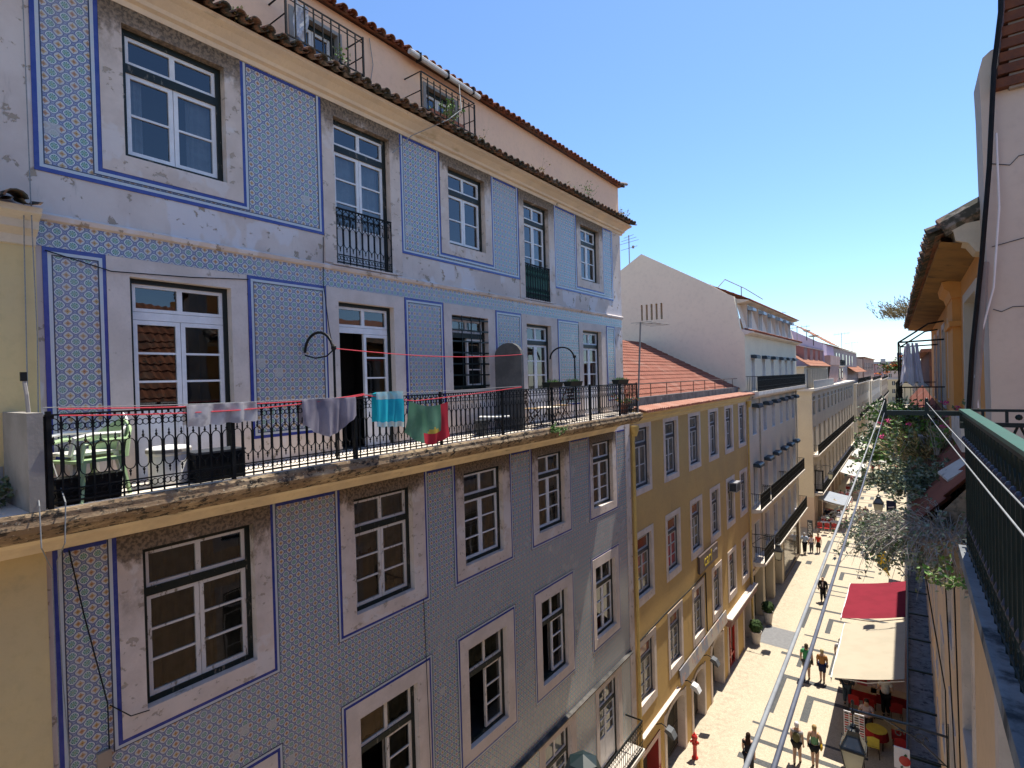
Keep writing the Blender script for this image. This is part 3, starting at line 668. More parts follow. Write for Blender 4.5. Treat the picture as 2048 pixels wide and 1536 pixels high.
mb = MB(); mb.box(L, L+.03, OY0+.32, 21.45, -12.98, -12.84); mb.prism([(L, -12.84), (L+.12, -12.84), (L+.14, -12.76), (L, -12.74)], OY0+.32, 21.45); mb.build('string_course', M_STONE2, OB)
M_BARS = mat("dark_gate_bars", (.05,.045,.04), (.08,.07,.06), 5, .5)
M_DOORD = mat("dark_green_old_door", (.035,.045,.035), (.05,.05,.04), 3, .7)
for i, (a, b, zt) in enumerate(GF):
    mb = MB(); n = 10; rise = .38 if i in (1, 2, 3, 5) else 0.02
    arc = [((a+b)/2-(b-a)/2*math.cos(math.pi*k/n), zt-rise-.02+rise*math.sin(math.pi*k/n)) for k in range(n+1)]
    for (ya, za), (yb, zb) in zip(arc, arc[1:]):
        mb.quad((L+.003,ya,za),(L+.003,yb,zb),(L+.003,yb,zt+.002),(L+.003,ya,zt+.002)); mb.quad((L+.003,ya,za),(L-.5,ya,za),(L-.5,yb,zb),(L+.003,yb,zb))
    mb.box(L-.5, L+.03, a-.22, a, G, zt+.0); mb.box(L-.5, L+.03, b, b+.22, G, zt+.0)
    if rise < .1: mb.box(L-.5, L+.03, a-.22, b+.22, zt+.003, zt+.2)
    else:
        for (ya, za), (yb, zb) in zip(arc, arc[1:]):
            e = 1.14; cy = (a+b)/2; f_ = lambda yy, zz: (cy+(yy-cy)*e, zz+.17)
            (yc, zc), (yd, zd) = f_(ya, za), f_(yb, zb); mb.quad((L+.028,ya,za),(L+.028,yb,zb),(L+.028,yd,zd),(L+.028,yc,zc))
    w = mb.build('doorway', M_STONE2 if i != 0 else M_PRED, OB)
    mb = MB(); mb.quad((L-.45,a,G),(L-.45,b,G),(L-.45,b,zt),(L-.45,a,zt))
    mb.build('door', {0: M_BARS, 4: M_PWARM}.get(i, M_DOORD), w)
    g = MB()
    if i in (1, 2):
        k = a+.08
        while k < b: g.box(L-.32, L-.30, k-.014, k+.014, G+.1, zt-.02); k += .115
        for z in (G+.15, G+1.1, zt-.55): g.box(L-.325, L-.295, a, b, z-.02, z+.02)
        g.build('iron_gate', M_BARS, w)
    if i == 4:
        g.ring(L-.2, L-.1, a, b, G, zt, .12); g.box(L-.2, L-.1, (a+b)/2-.08, (a+b)/2+.08, G+.12, zt-.12); g.box(L-.19, L-.11, a+.12, b-.12, G+.5, G+.62); g.build('red_frame', mat("glossy_red_paint", (.42,.02,.015), (.34,.02,.015), 3, .35, .5), w)
        g = MB(); g.tube([(L-.08, (a+b)/2-.15, G+1.0), (L-.03, (a+b)/2-.15, G+1.05), (L-.03, (a+b)/2-.15, G+1.35), (L-.08, (a+b)/2-.15, G+1.4)], .015, 5); g.build('handle', M_IRON, w)
# cable along the facade
mb = MB(); mb.tube([(L+.04, 17.6, -9.36), (L+.05, 20, -9.28), (L+.05, 23.2, -9.30), (L+.05, 25.3, -9.25), (L+.05, 25.35, -12.0)], .028, 5); tag(mb.build('facade_cable', M_IRON, origin=(L, 17.6, -9.4)), 'black cable running above the lowest windows of the ochre house', 'cable')
# signs on the ochre house
def text_mesh(body, size, mat_, name, parent, loc, rot, extrude=.004, xs=1.0):
    cu = bpy.data.curves.new(name, 'FONT'); cu.body = body; cu.size = size; cu.extrude = extrude; cu.align_x = 'CENTER'; cu.align_y = 'CENTER'
    tmp = bpy.data.objects.new(name, cu); COL.objects.link(tmp); dg = bpy.context.evaluated_depsgraph_get()
    me = bpy.data.meshes.new_from_object(tmp.evaluated_get(dg)); bpy.data.objects.remove(tmp); bpy.data.curves.remove(cu)
    me.materials.clear(); me.materials.append(mat_); o = bpy.data.objects.new(name, me); COL.objects.link(o)
    o.parent = parent; base = ABS[parent.name] if parent else Vector((0,0,0)); o.location = Vector(loc)-base; o.rotation_euler = rot; o.scale = (xs, 1, 1); return o
FACE_X = (R(90), 0, R(90))                       # lettering that faces +x
sg = thing('shop_sign', 'brown shop sign with big yellow letters under a window of the ochre house', 'sign', (L, 25.7, -8.5))
mb = MB(); mb.box(L+.02, L+.12, 24.3, 27.1, -9.02, -8.24); mb.build('board', mat("brown_sign_board", (.085,.06,.055), (.11,.08,.07), 1.5, .5), sg)
M_YLET = mat("yellow_sign_letters", (.55,.40,.02), None, 4, .4)
text_mesh('carl', .78, M_YLET, 'lettering', sg, (L+.128, 25.5, -8.62), FACE_X, .008, 1.05)
text_mesh('ourives', .22, mat("pale_sign_letters", (.5,.45,.45), None, 4, .5), 'small_lettering', sg, (L+.128, 26.65, -8.5), FACE_X, .004)
sg = thing('shop_sign', 'long faded sign panel with grey and pink lettering over the ochre house arches', 'sign', (L, 25, -12.4))
t_ = NT("faded_sign_print"); v_ = t_.coord(); c_ = t_.mix(t_.sstep(t_.noise(v_, 1.4, 4, .6, (1, 1, .6)), .44, .56), (.40, .34, .28), (.22, .22, .25)); c_ = t_.mix(t_.sstep(t_.noise(v_, 2.2, 4), .55, .62), c_, (.40, .25, .21))
t_.finish(c_, .7, .3)
mb = MB(); mb.obox((L+.10, 24.95, -12.40), (.02, 0, .002), (0, 3.45, 0), (-.03, 0, .30)); mb.build('board', t_.mat, sg)
sg = thing('shop_sign', 'pinkish boxed shop sign with a pale top ledge over the red door', 'sign', (L, 31.4, -12.8))
mb = MB(); mb.box(L+.01, L+.30, 28.55, 34.3, -13.02, -12.66); mb.build('board', mat("dull_pink_board", (.34,.19,.155), (.28,.16,.13), 1.5, .7), sg)
mb = MB(); mb.box(L+.01, L+.36, 28.5, 34.35, -12.655, -12.58); mb.build('ledge', M_SLAB, sg)
text_mesh('jeans', .3, mat("faded_white_letters", (.46,.40,.37), None, 4, .6), 'lettering', sg, (L+.302, 33.0, -12.84), FACE_X, .004)
M_FLOOD = mat("grey_lamp_housing", (.085,.09,.10), (.11,.115,.12), 3, .5)
def floodlight(loc, label, m):
    t = thing('wall_floodlight', label, 'lamp', loc, 'box floodlights over the arches'); x, y, z = loc
    mb = MB(); mb.tube([(x, y, z), (x+.25, y, z+.12), (x+.45, y, z+.05)], .02, 5); mb.build('bracket', M_IRON, t)
    mb = MB(); prof = [(0, -.05), (.55, -.42), (.62, -.34), (.42, .02), (.1, .13)]; mb.prism([(x+.40+a*.62, z+b*.62) for a, b in prof], y-.16, y+.16); mb.build('housing', m, t)
    mb = MB(); mb.poly([(x+.415, y-.13, z-.046), (x+.415, y+.13, z-.046), (x+.735, y+.13, z-.262), (x+.735, y-.13, z-.262)]); mb.build('lens', M_DGLASS, t)
floodlight((L, 19.0, -13.0), 'grey box floodlight over the red shuttered doorway', M_FLOOD)
floodlight((L, 21.9, -12.75), 'white box floodlight over the first iron gate', mat("white_lamp_housing", (.62,.62,.62), None, 3, .4))
floodlight((L, 24.6, -12.85), 'grey box floodlight over the second iron gate', M_FLOOD)
a_ = thing('air_conditioner', 'small square air conditioner hanging from a window of the ochre house', 'air conditioner', (L+.2, 30.2, -6.2))
mb = MB(); mb.box(L+.02, L+.42, 29.75, 30.55, -6.3, -5.8); mb.build('casing', mat("grey_ac_casing", (.30,.30,.31), None, 3, .5), a_)
mb = MB(); mb.box(L+.422, L+.43, 29.82, 30.48, -6.26, -5.86); mb.box(L+.05, L+.38, 29.742, 29.75, -6.26, -5.86); mb.build('grille', M_GREYW, a_)
mb = MB(); mb.tube([(L+.9, 16.05, -1.2), (L+.9, 16.45, 1.72)], .028, 6); an = mb.build('mast', M_GREYR); an.name = 'tv_antenna'; tag(an, 'tall thin antenna mast standing at the far end of the long balcony', 'antenna')
mb = MB(); mb.tube([(L+.9, 16.45, 1.72), (L+1.1, 18.3, 1.78)], .02, 5)
for k in range(5): y = 16.5+k*.4; mb.tube([(L+.55, y, 1.73), (L+1.25, y, 1.73)], .008, 4)
c = mb.build('boom', M_GREYR); c.parent = an

# ================================================================ WHITE HOUSE with the big gable
M_WHW = mat("warm_white_render", (.68,.585,.44), (.63,.54,.41), .5, .9, stains=[((.47,.40,.30), 1, .62, .85, (1, 1, .3))])
M_GABLE = mat("gable_render", (.76,.66,.50), (.73,.635,.485), .35, .92, stains=[((.64,.54,.44), .6, .6, .9, (1, 1, .3))])
M_TEAL = mat("dark_teal_shutter", (.045,.060,.068), (.035,.047,.055), 2, .5); M_BOXT = mat("slate_blue_awning_box", (.035,.055,.075), None, 3, .5)
M_BOXL = mat("pale_blue_awning_box", (.34,.46,.56), None, 3, .5)
WB = thing('white_gabled_house', 'tall off white house with a big blank gable and rows of awning boxes', 'house', (L, 34, G))
WY0, WY1 = 34.0, 52.0
WC = [36.0, 39.05, 41.85, 44.72, 47.2, 49.8]
gb = [(-24, 2.3), (-15.8, 7.14), (-14.17, 8.09), (-9.96, 5.6), (-8.8, 4.83), (-8.41, 4.63), (-8.08, 2.66), (L, 2.3)]
mb = MB(); y = WY0
top = gb
def gz(x):
    for (xa, za), (xb, zb) in zip(gb, gb[1:]):
        if xa <= x <= xb: return za+(zb-za)*(x-xa)/(xb-xa)
xs = sorted(set([p[0] for p in gb] + [v for k in range(5) for v in (-14.3+k*.335, -14.3+k*.335+.14)]))
for xa, xb in zip(xs, xs[1:]):
    slot = any(abs(xa-(-14.3+k*.335)) < 1e-6 for k in range(5))
    if slot:
        mb.poly([(xa,y,G),(xb,y,G),(xb,y,3.66),(xa,y,3.66)]); mb.poly([(xa,y,4.70),(xb,y,4.70),(xb,y,gz(xb)),(xa,y,gz(xa))])
        mb.quad((xa,y,3.66),(xa,y+.4,3.66),(xa,y+.4,4.7),(xa,y,4.7)); mb.quad((xb,y,3.66),(xb,y,4.7),(xb,y+.4,4.7),(xb,y+.4,3.66)); mb.quad((xa,y,3.66),(xb,y,3.66),(xb,y+.4,3.66),(xa,y+.4,3.66))
    else: mb.poly([(xa,y,G),(xb,y,G),(xb,y,gz(xb)),(xa,y,gz(xa))])
mb.quad((-14.4,y+.41,3.6),(-12.6,y+.41,3.6),(-12.6,y+.41,4.8),(-14.4,y+.41,4.8))
for (xa, za), (xb, zb) in zip(gb, gb[1:]): mb.quad((xa,y,za),(xb,y,zb),(xb,y+.35,zb),(xa,y+.35,za))
mb.build('gable_wall', M_GABLE, WB)
whol = []
for c in WC: whol += [(c-.55, c+.55, -3.88, -1.95), (c-.60, c+.60, -8.2, -5.65), (c-.65, c+.65, -11.5, -9.3), (c-.5, c+.5, -1.1, 1.02)]
mb = MB(); mb.wall(L, (WY0, WY1), (-12.3, 2.35), whol); mb.quad((L,WY1,G),(L,WY1,2.35),(L-14,WY1,2.35),(L-14,WY1,G)); mb.build('wall', M_WHW, WB)
def plain_window(par, plane, op, pane, name='window', depth=.2, direct=1, trim=None, bar=True):
    y0, y1, z0, z1 = op; X = lambda v: plane+direct*v
    m = MB(); m.ring(X(-.3), X(.012), y0, y1, z0, z1, .04); w = m.build(name, trim or M_WHITE, par)
    m = MB(); m.quad((X(-depth),y0,z0),(X(-depth),y1,z0),(X(-depth),y1,z1),(X(-depth),y0,z1)); m.build('pane', pane, w)
    if bar: m = MB(); m.ring(X(-depth), X(-depth+.05), y0+.04, y1-.04, z0+.04, z1-.04, .05); m.box(X(-depth), X(-depth+.05), (y0+y1)/2-.03, (y0+y1)/2+.03, z0+.09, z1-.09); m.build('sash', M_WHITEO, w)
    return w
def awning_box(par, y, z, w, m, d=.42, plane=L):
    b = MB(); b.prism([(plane+.01, z), (plane+d, z-.05), (plane+d, z+.12), (plane+d-.1, z+.2), (plane+.01, z+.2)], y-w, y+w); b.build('awning_box', m, par)
for i, c in enumerate(WC):
    plain_window(WB, L, (c-.55, c+.55, -3.88, -1.95), M_TEAL if i in (0, 1, 4, 5) else M_DGLASS, bar=i in (2, 3)); awning_box(WB, c, -2.12, .62, M_BOXT)
    plain_window(WB, L, (c-.60, c+.60, -8.2, -5.65), M_TEAL, bar=False); awning_box(WB, c, -5.80, .62, M_BOXT)
    plain_window(WB, L, (c-.65, c+.65, -11.5, -9.3), M_DGLASS if i else M_TEAL, bar=i > 0)
    plain_window(WB, L, (c-.5, c+.5, -1.1, 1.02), M_TEAL, bar=False); awning_box(WB, c, .92, .56, M_BOXT, .35)
mb = MB(); mb.prism([(L, 2.28), (L+.06, 2.28), (L+.3, 2.34), (L+.42, 2.38), (L+.44, 2.46), (L-.2, 2.62)], WY0, WY1); mb.build('cornice', M_SLAB, WB)
mb = MB(); barrels(mb, L+.48, 2.45, L-.1, 2.66, WY0+.3, WY1, pitch=.26, r=.09); mb.build('cornice_tiles', M_ROOF, WB)
mb = MB()
for k in range(len(WC)+1):
    ya = WY0+.35 if k == 0 else WC[k-1]+.62; yb = WY1 if k == len(WC) else WC[k]-.62
    mb.quad((L-.12,ya,2.6),(L-.12,yb,2.6),(L-.55,yb,4.35),(L-.55,ya,4.35))
for c in WC: mb.quad((L-.13,c-.62,2.6),(L-.13,c+.62,2.6),(L-.14,c+.62,2.75),(L-.14,c-.62,2.75)); mb.quad((L-.14,c-.62,4.22),(L-.14,c+.62,4.22),(L-.5,c+.62,4.35),(L-.5,c-.62,4.35)); mb.quad((L-.14,c-.62,2.75),(L-.14,c-.62,4.22),(L-.55,c-.62,4.3),(L-.55,c-.62,2.7)); mb.quad((L-.14,c+.62,2.75),(L-.55,c+.62,2.7),(L-.55,c+.62,4.3),(L-.14,c+.62,4.22))
mb.build('mansard_wall', mat("mansard_render", (.66,.54,.44), (.61,.5,.41), .8, .9), WB)
for i, c in enumerate(WC):
    plain_window(WB, L-.15, (c-.60, c+.60, 2.76, 4.2), M_DGLASS, name='dormer_window'); awning_box(WB, c, 3.9, .5, M_BOXL, .30, L-.13)
mb = MB(); mb.prism([(L-.6, 4.22), (L-.2, 4.25), (L+.18, 4.33), (L+.18, 4.38), (L-.6, 4.52)], WY0+.36, WY1+.15); mb.build('eave', M_WHW, WB)
tile_plane(L+.24, 4.36, -14.0, 7.5, WY0+.36, WY1+.2, .3, .5, .05).build('roof', M_ROOF, WB)
mb = MB(); mb.quad((-14,WY0+.36,7.5),(-14,WY1+.2,7.5),(-24,WY1+.2,2.4),(-24,WY0+.36,2.0)); mb.build('rear_roof', M_ROOF, WB)
mb = MB(); mb.tube([(-9.4, 34.3, 5.3), (-9.2, 35.2, 5.9), (-8.9, 39, 5.75), (-8.6, 43, 5.4)], .03, 5); mb.tube([(-8.9, 38, 5.0), (-8.9, 38, 5.75)], .03, 5); mb.build('roof_handrail', M_GREYR, WB)
def slab_balcony(par, y0, y1, z, out, th=.22, h=.95, m=M_SLAB, solid=True, plane=L, p=.11, posts=1.6, rail=M_IRON):
    s = MB(); s.prism([(plane, z-th-.06), (plane+out*.6, z-th), (plane+out-.06, z-th*.7), (plane+out, z-th*.5), (plane+out, z), (plane, z)], y0, y1); b = s.build('balcony', m, par)
    r = MB(); x = plane+out-.06
    r.box(x-.02, x+.02, y0+.03, y1-.03, z+h-.03, z+h); r.box(x-.015, x+.015, y0+.03, y1-.03, z+.08, z+.11); r.box(x-.015, x+.015, y0+.03, y1-.03, z+h*.72, z+h*.72+.02); r.box(x-.015, x+.015, y0+.03, y1-.03, z+h*.30, z+h*.30+.02)
    n = int((y1-y0-.06)/p)
    for k in range(n+1): y = y0+.03+(y1-y0-.06)*k/n; r.box(x-.012, x+.012, y-.012, y+.012, z, z+h-.03)
    for yy in (y0+.04, y1-.04):
        r.box(plane, x, yy-.012, yy+.012, z+h-.03, z+h)
        k = plane+.1
        while k < x: r.box(k-.01, k+.01, yy-.01, yy+.01, z, z+h-.03); k += p
    r.build('railing', rail, b); return b
slab_balcony(WB, 34.05, 52.0, -1.12, .70, .42, .92, p=.09)
slab_balcony(WB, 34.6, 37.4, -8.25, .62); slab_balcony(WB, 37.7, 43.3, -8.25, .62); slab_balcony(WB, 43.5, 51.2, -8.25, .62)
slab_balcony(WB, 34.8, 37.6, -11.52, .72); slab_balcony(WB, 37.9, 51.4, -11.52, .72)
mb = MB()
for y0, y1 in ((34.0, 34.7), (37.2, 37.8), (40.4, 41.0), (43.6, 44.2), (51.2, 52.0)): mb.box(L-.5, L+.03, y0, y1, G, -12.3)
mb.box(L-.5, L+.06, 34.0, 52.0, -12.31, -12.0)
mb.build('pier', mat("stone_piers", (.60,.51,.38), (.53,.45,.34), 1.2, .85), WB)
mb = MB(); mb.quad((L-.45,34.0,G),(L-.45,44.2,G),(L-.45,44.2,-12.3),(L-.45,34.0,-12.3)); mb.build('shopfront', M_DOORD, WB)
mb = MB(); mb.ring(L-.15, L+.05, 44.2, 51.2, G, -12.32, .25); w = mb.build('shop_window', mat("brown_shop_frame", (.12,.085,.055), None, 2, .5), WB)
mb = MB(); mb.quad((L-.05,44.4,G+.2),(L-.05,51,G+.2),(L-.05,51,-12.5),(L-.05,44.4,-12.5)); mb.build('pane', pane_mat("shop_pane", (.24,.22,.18), (.16,.15,.13)), w)
for y in (35.4, 51.4): mb = MB(); mb.tube([(L+.06, y+1.9 if y < 40 else y-.3, -1.6), (L+.06, y+1.9 if y < 40 else y-.3, -12.0)], .045, 6); mb.build('downpipe', mat("cream_pipe", (.47,.41,.31), None, 3, .6), WB)
an = thing('tv_antenna', 'spiky television antenna on the left slope of the white gable roof', 'antenna', (-15.2, 34.4, 7.4))
mb = MB(); mb.tube([(-15.2, 34.4, 7.3), (-15.2, 34.4, 9.6)], .035, 5); mb.build('mast', M_GREYR, an)
mb = MB()
for z, w in ((9.5, .35), (9.3, .55), (9.1, .7), (8.7, .6)): mb.tube([(-15.2-w, 34.4, z-.05), (-15.2+w, 34.4, z+.08)], .016, 4)
mb.ell((-14.9, 34.4, 8.75), .1, .1, .12, 6, 4); mb.build('elements', M_GREYR, an)

# ================================================================ STONE BLOCK beyond the side street
M_SAND = mat("pale_limestone_ashlar", (.62,.53,.39), (.56,.475,.355), .5, .88, stains=[((.50,.42,.30), .8, .6, .8, (1, 1, .4))])
M_SANDP = mat("pinkish_ashlar", (.60,.45,.33), (.55,.41,.30), .5, .88)
SB = thing('stone_office_block', 'long pale limestone block with closely spaced windows and a glass terrace parapet', 'building', (L, 60.7, G))
SY0, SY1 = 60.7, 110.5
SC = [62.1 + 3.95*k for k in range(12)]
shol = []
for c in SC: shol += [(c-.85, c+.85, -4.45, -2.5), (c-.8, c+.8, -8.3, -5.6), (c-.8, c+.8, -12.2, -9.5)]
mb = MB(); mb.wall(L, (SY0, SY1), (-12.6, -1.9), shol); mb.quad((L,SY0,-12.6),(L-16,SY0,-12.6),(L-16,SY0,-1.9),(L,SY0,-1.9)); mb.build('wall', M_SAND, SB)
mb = MB(); mb.quad((L,SY0,G),(L-16,SY0,G),(L-16,SY0,-12.6),(L,SY0,-12.6)); mb.quad((L,SY0,G),(L,SY0,-12.6),(L,SY0+2,-12.6),(L,SY0+2,G)); mb.build('base_wall', M_SANDP, SB)
for i, c in enumerate(SC):
    for z0, z1, h in ((-4.45, -2.5, .85), (-8.3, -5.6, .8), (-12.2, -9.5, .8)): plain_window(SB, L, (c-h, c+h, z0, z1), M_DGLASS, depth=.25, trim=M_SAND, bar=False)
mb = MB(); mb.box(L-.2, L+.03, SY0+2.0, SY1, G+3.0, -12.6)
for k in range(13): y = SY0+1.6+k*3.95; mb.box(L-.6, L+.02, y, y+.8, G, G+3.0)
mb.build('pier', M_SANDP, SB)
mb = MB(); mb.quad((L-.4,SY0+2,G),(L-.4,SY1,G),(L-.4,SY1,-12.6),(L-.4,SY0+2,-12.6)); mb.build('shopfront', M_DOORD, SB)
for z, o in ((-2.9, .05), (-2.0, .16)):
    mb = MB(); mb.box(L, L+o, SY0, SY1, z-.12, z); mb.box(L-10, L+o, SY0-o, SY0-.001, z-.12, z); mb.build('string_course', M_SAND, SB)
mb = MB(); mb.box(L-8, L+.28, SY0-.2, SY1, -1.98, -1.75); mb.build('terrace_slab', M_SLAB, SB)
mb = MB(); mb.box(L+.2, L+.22, SY0, 78.0, -1.75, -.98); mb.build('glass_parapet', mat("frosted_glass", (.36,.40,.42), (.32,.36,.38), 1, .2, .5), SB)
mb = MB(); mb.box(L+.18, L+.24, SY0, 78, -.98, -.92); mb.build('parapet_rail', M_SLAB, SB)
mb = MB(); mb.box(L-9, L-.7, SY0+.4, 83, -1.75, .45); mb.build('penthouse_wall', M_SAND, SB)
for k in range(11): y = 63.6+k*1.35; mb = MB(); mb.box(L-.70, L-.35, y-.09, y+.09, -1.75, .25); mb.build('fin', M_WHW, SB)
mb = MB(); mb.box(L-.698, L-.68, 62.8, 78.6, -1.7, .2); mb.build('window_band', pane_mat("pale_window_band", (.18,.22,.27), (.24,.28,.32)), SB)
M_CORAL = roof_tile_mat("coral_tiles", (.40,.18,.11), (.35,.15,.09), (.42,.22,.15))
tile_plane(L-.2, .55, L-4.2, 3.3, SY0+.2, 79, .3, .5, .05).build('roof', M_CORAL, SB)
mb = MB(); mb.box(L-9, L-.45, SY0+.2, 79, .455, .56); mb.build('eave', M_WHW, SB)
for k in range(4):
    y = 64.6+k*4.3; d = MB(); xa, xb = L-1.15, L-3.6
    d.poly([(xa, y, 1.2), (xa, y, 2.55), (xb, y, 3.3), (xb, y, 2.6)]); d.poly([(xa, y+2.4, 1.2), (xb, y+2.4, 2.6), (xb, y+2.4, 3.3), (xa, y+2.4, 2.55)]); d.quad((xa,y,1.2),(xa,y+2.4,1.2),(xa,y+2.4,2.55),(xa,y,2.55))
    o = d.build('dormer', mat("dusky_pink_dormer", (.36,.19,.16), None, 1, .8) if k == 0 else bpy.data.materials["dusky_pink_dormer"], SB)
    d = MB(); d.obox((L-2.35, y+1.2, 3.0), (1.35, 0, -.40), (0, 1.3, 0), (.02, 0, .05)); d.build('dormer_roof', M_SLAB, o)
slab_balcony(SB, SY0+.2, 104, -8.35, .5, .2, 1.0, p=.16); slab_balcony(SB, SY0+.2, 110, -12.2, .8, .2, .9, p=.16)
for nm, y0, y1, zt, m1 in (('tall_stone_house', 111.5, 158, -2.5, M_SAND), ('far_stone_house', 159, 215, -2.9, mat("grey_beige_far_wall", (.42,.37,.31), (.38,.33,.28), .4, .9)), ('distant_house', 216, 290, -3.6, mat("warm_far_wall", (.40,.30,.22), (.36,.28,.2), .4, .9))):
    H_ = thing(nm, {'tall_stone_house': 'limestone house with end pilaster beyond the long office block on the left', 'far_stone_house': 'grey beige house row far down the left side of the street', 'distant_house': 'farthest warm coloured house row on the left before the street ends'}[nm], 'house', (L, y0, G))
    n = int((y1-y0)/4.4); cs = [y0+3+k*(y1-y0-4)/n for k in range(n)]
    hol = [(c-.8, c+.8, a, a+2.2) for c in cs for a in (zt-2.6, zt-6.3, zt-10)]
    mb = MB(); mb.wall(L, (y0, y1), (G, zt), hol); mb.quad((L,y0,G),(L-14,y0,G),(L-14,y0,zt),(L,y0,zt)); mb.quad((L,y0,zt),(L-14,y0,zt),(L-14,y1,zt),(L,y1,zt)); mb.build('wall', m1, H_)
    mb = MB(); mb.box(L, L+.25, y0, y0+2.2, G, zt+.1); mb.build('pilaster', M_SAND, H_)
    for c in cs:
        for a in (zt-2.6, zt-6.3, zt-10): plain_window(H_, L, (c-.8, c+.8, a, a+2.2), M_DGLASS, trim=m1, bar=False)
    slab_balcony(H_, y0+3, y1-4, zt-6.4, .6, .2, 1.0, p=.3); slab_balcony(H_, y0+3, y1-4, zt+.1, .5, .3, .9, p=.3)
    zs = {'tall_stone_house': 3.5, 'far_stone_house': 3.0, 'distant_house': 1.6}[nm]
    c1 = {'tall_stone_house': (.50,.38,.32), 'far_stone_house': (.27,.17,.14), 'distant_house': (.30,.18,.18)}[nm]
    if nm == 'tall_stone_house':
        mb = MB(); mb.box(L-10, L-1.15, 93, y1-22, zt, zs); mb.build('penthouse_wall', mat("pinkish_penthouse", c1, None, .5, .9), H_)
        for c in (96, 100, 106, 112, 118, 124): mb = MB(); mb.box(L-1.16, L-1.10, c-.6, c+.6, .9, 2.7); mb.build('penthouse_window', M_DGLASS, H_)
        for c in (96, 100, 104): mb = MB(); mb.box(L-1.12, L-1.05, c-.5, c+.5, -1.4, .3); mb.build('penthouse_window', M_DGLASS, H_)
        slab_balcony(H_, 93.5, 104, .75, .55, .15, .9, plane=L-1.15)
        tile_plane(L-.9, 3.5, L-5, 5.0, 92, y1-21, .35, .6, .06).build('roof', M_CORAL, H_)
        mb = MB(); mb.box(L-9, L-1.4, y1-21.9, y1, zt, 2.6); mb.build('rear_block', mat("brown_rear_block", (.25,.16,.13), None, .5, .9), H_)
        tile_plane(L+.1, -.4, L-1.6, .9, y1-44, y1-14, .35, .6, .06).build('lean_to_roof', M_CORAL, H_)
    else:
        mb = MB(); mb.box(L-10, L-1.3, y0+1, y1-6, zt, zs); mb.build('penthouse_wall', mat(nm+"_penthouse", c1, sc(c1,.8), .3, .9), H_)
        for k in range(6): c = y0+6+k*7; mb = MB(); mb.box(L-1.31, L-1.25, c-1, c+1, zs-3.2, zs-1.2); mb.build('penthouse_window', M_DGLASS, H_)
        mb = MB(); mb.box(L-10.3, L-1.0, y0+.6, y1-5.6, zs, zs+.25); mb.build('roof', M_ROOFD, H_)
LH = thing('lilac_house', 'lilac gable wall with red hipped roof rising behind the office block terrace', 'house', (-12, 82, G))
mb = MB(); y = 80.0; pl = [(-20, 8), (-12.9, 5.75), (-10.62, 4.46), (-8.95, 3.5), (-8.6, -1.7), (-20, -1.7)]; mb.poly([(a, y, b) for a, b in pl]); 
for (xa, za), (xb, zb) in zip(pl[:4], pl[1:4]): mb.quad((xa,y,za),(xb,y,zb),(xb,y+.4,zb),(xa,y+.4,za))
mb.quad((-8.6,y,-1.7),(-8.6,92,-1.7),(-8.95,92,3.5),(-8.95,y,3.5)); mb.build('wall', mat("lilac_render", (.50,.40,.50), (.46,.37,.45), .4, .9), LH)
mb = MB(); mb.poly([(-8.55, 81, -1.6), (-8.55, 92, -1.6), (-8.2, 92, 1.0), (-8.2, 81, 1.0)]); mb.box(-9.6, -8.15, 80.3, 92, .75, 2.0); mb.build('side_wall', mat("salmon_side_wall", (.55,.34,.28), None, .6, .9), LH)
tile_plane(-8.6, 3.6, -13, 6.6, 84, 96, .35, .6, .06).build('roof', M_CORAL, LH)
for i, (x, y, z, h) in enumerate(((-11.5, 62, 3.2, 3.0), (-10.4, 70, 3.0, 2.2), (-9.6, 112, 4.6, 2.0), (-9.2, 128, 3.4, 2.2))):
    a_ = thing('tv_antenna', ('comb antenna above the coral roof nearest the white house', 'thin roof antenna behind the dormers of the coral roof', 'antenna above the red hipped roof', 'tiny antenna on the far pink roofs')[i], 'antenna', (x, y, z))
    mb = MB(); mb.tube([(x, y, z-.6), (x, y, z+h)], .05, 4); mb.build('mast', M_GREYR, a_)
    mb = MB(); mb.tube([(x-1.3, y, z+h-.2), (x+1.3, y, z+h)], .03, 4)
    for k in range(5): mb.tube([(x-1.0+k*.5, y-.01, z+h-.35), (x-1.0+k*.5, y-.01, z+h+.15)], .018, 4)
    mb.build('elements', M_GREYR, a_)
for i, (x, y, z) in enumerate(((-10.6, 78.8, 5.3), (-9.9, 79.2, 4.6))):
    a_ = thing('satellite_dish', ('small round dish on the crest of the lilac wall', 'larger round dish lower on the crest of the lilac wall')[i], 'satellite dish', (x, y, z))
    mb = MB(); mb.lathe_e([(1, 0), (.8, -.35), (.4, -.6), (.02, -.66)], (x, y, z), .45+.2*i, .45+.2*i, .3, 12); o = mb.build('reflector', M_GREYR, a_); o.rotation_euler = (0,0,0)
    mb = MB(); mb.tube([(x, y, z-.2), (x, y, z-1.3)], .05, 5); mb.build('post', M_IRON, a_)
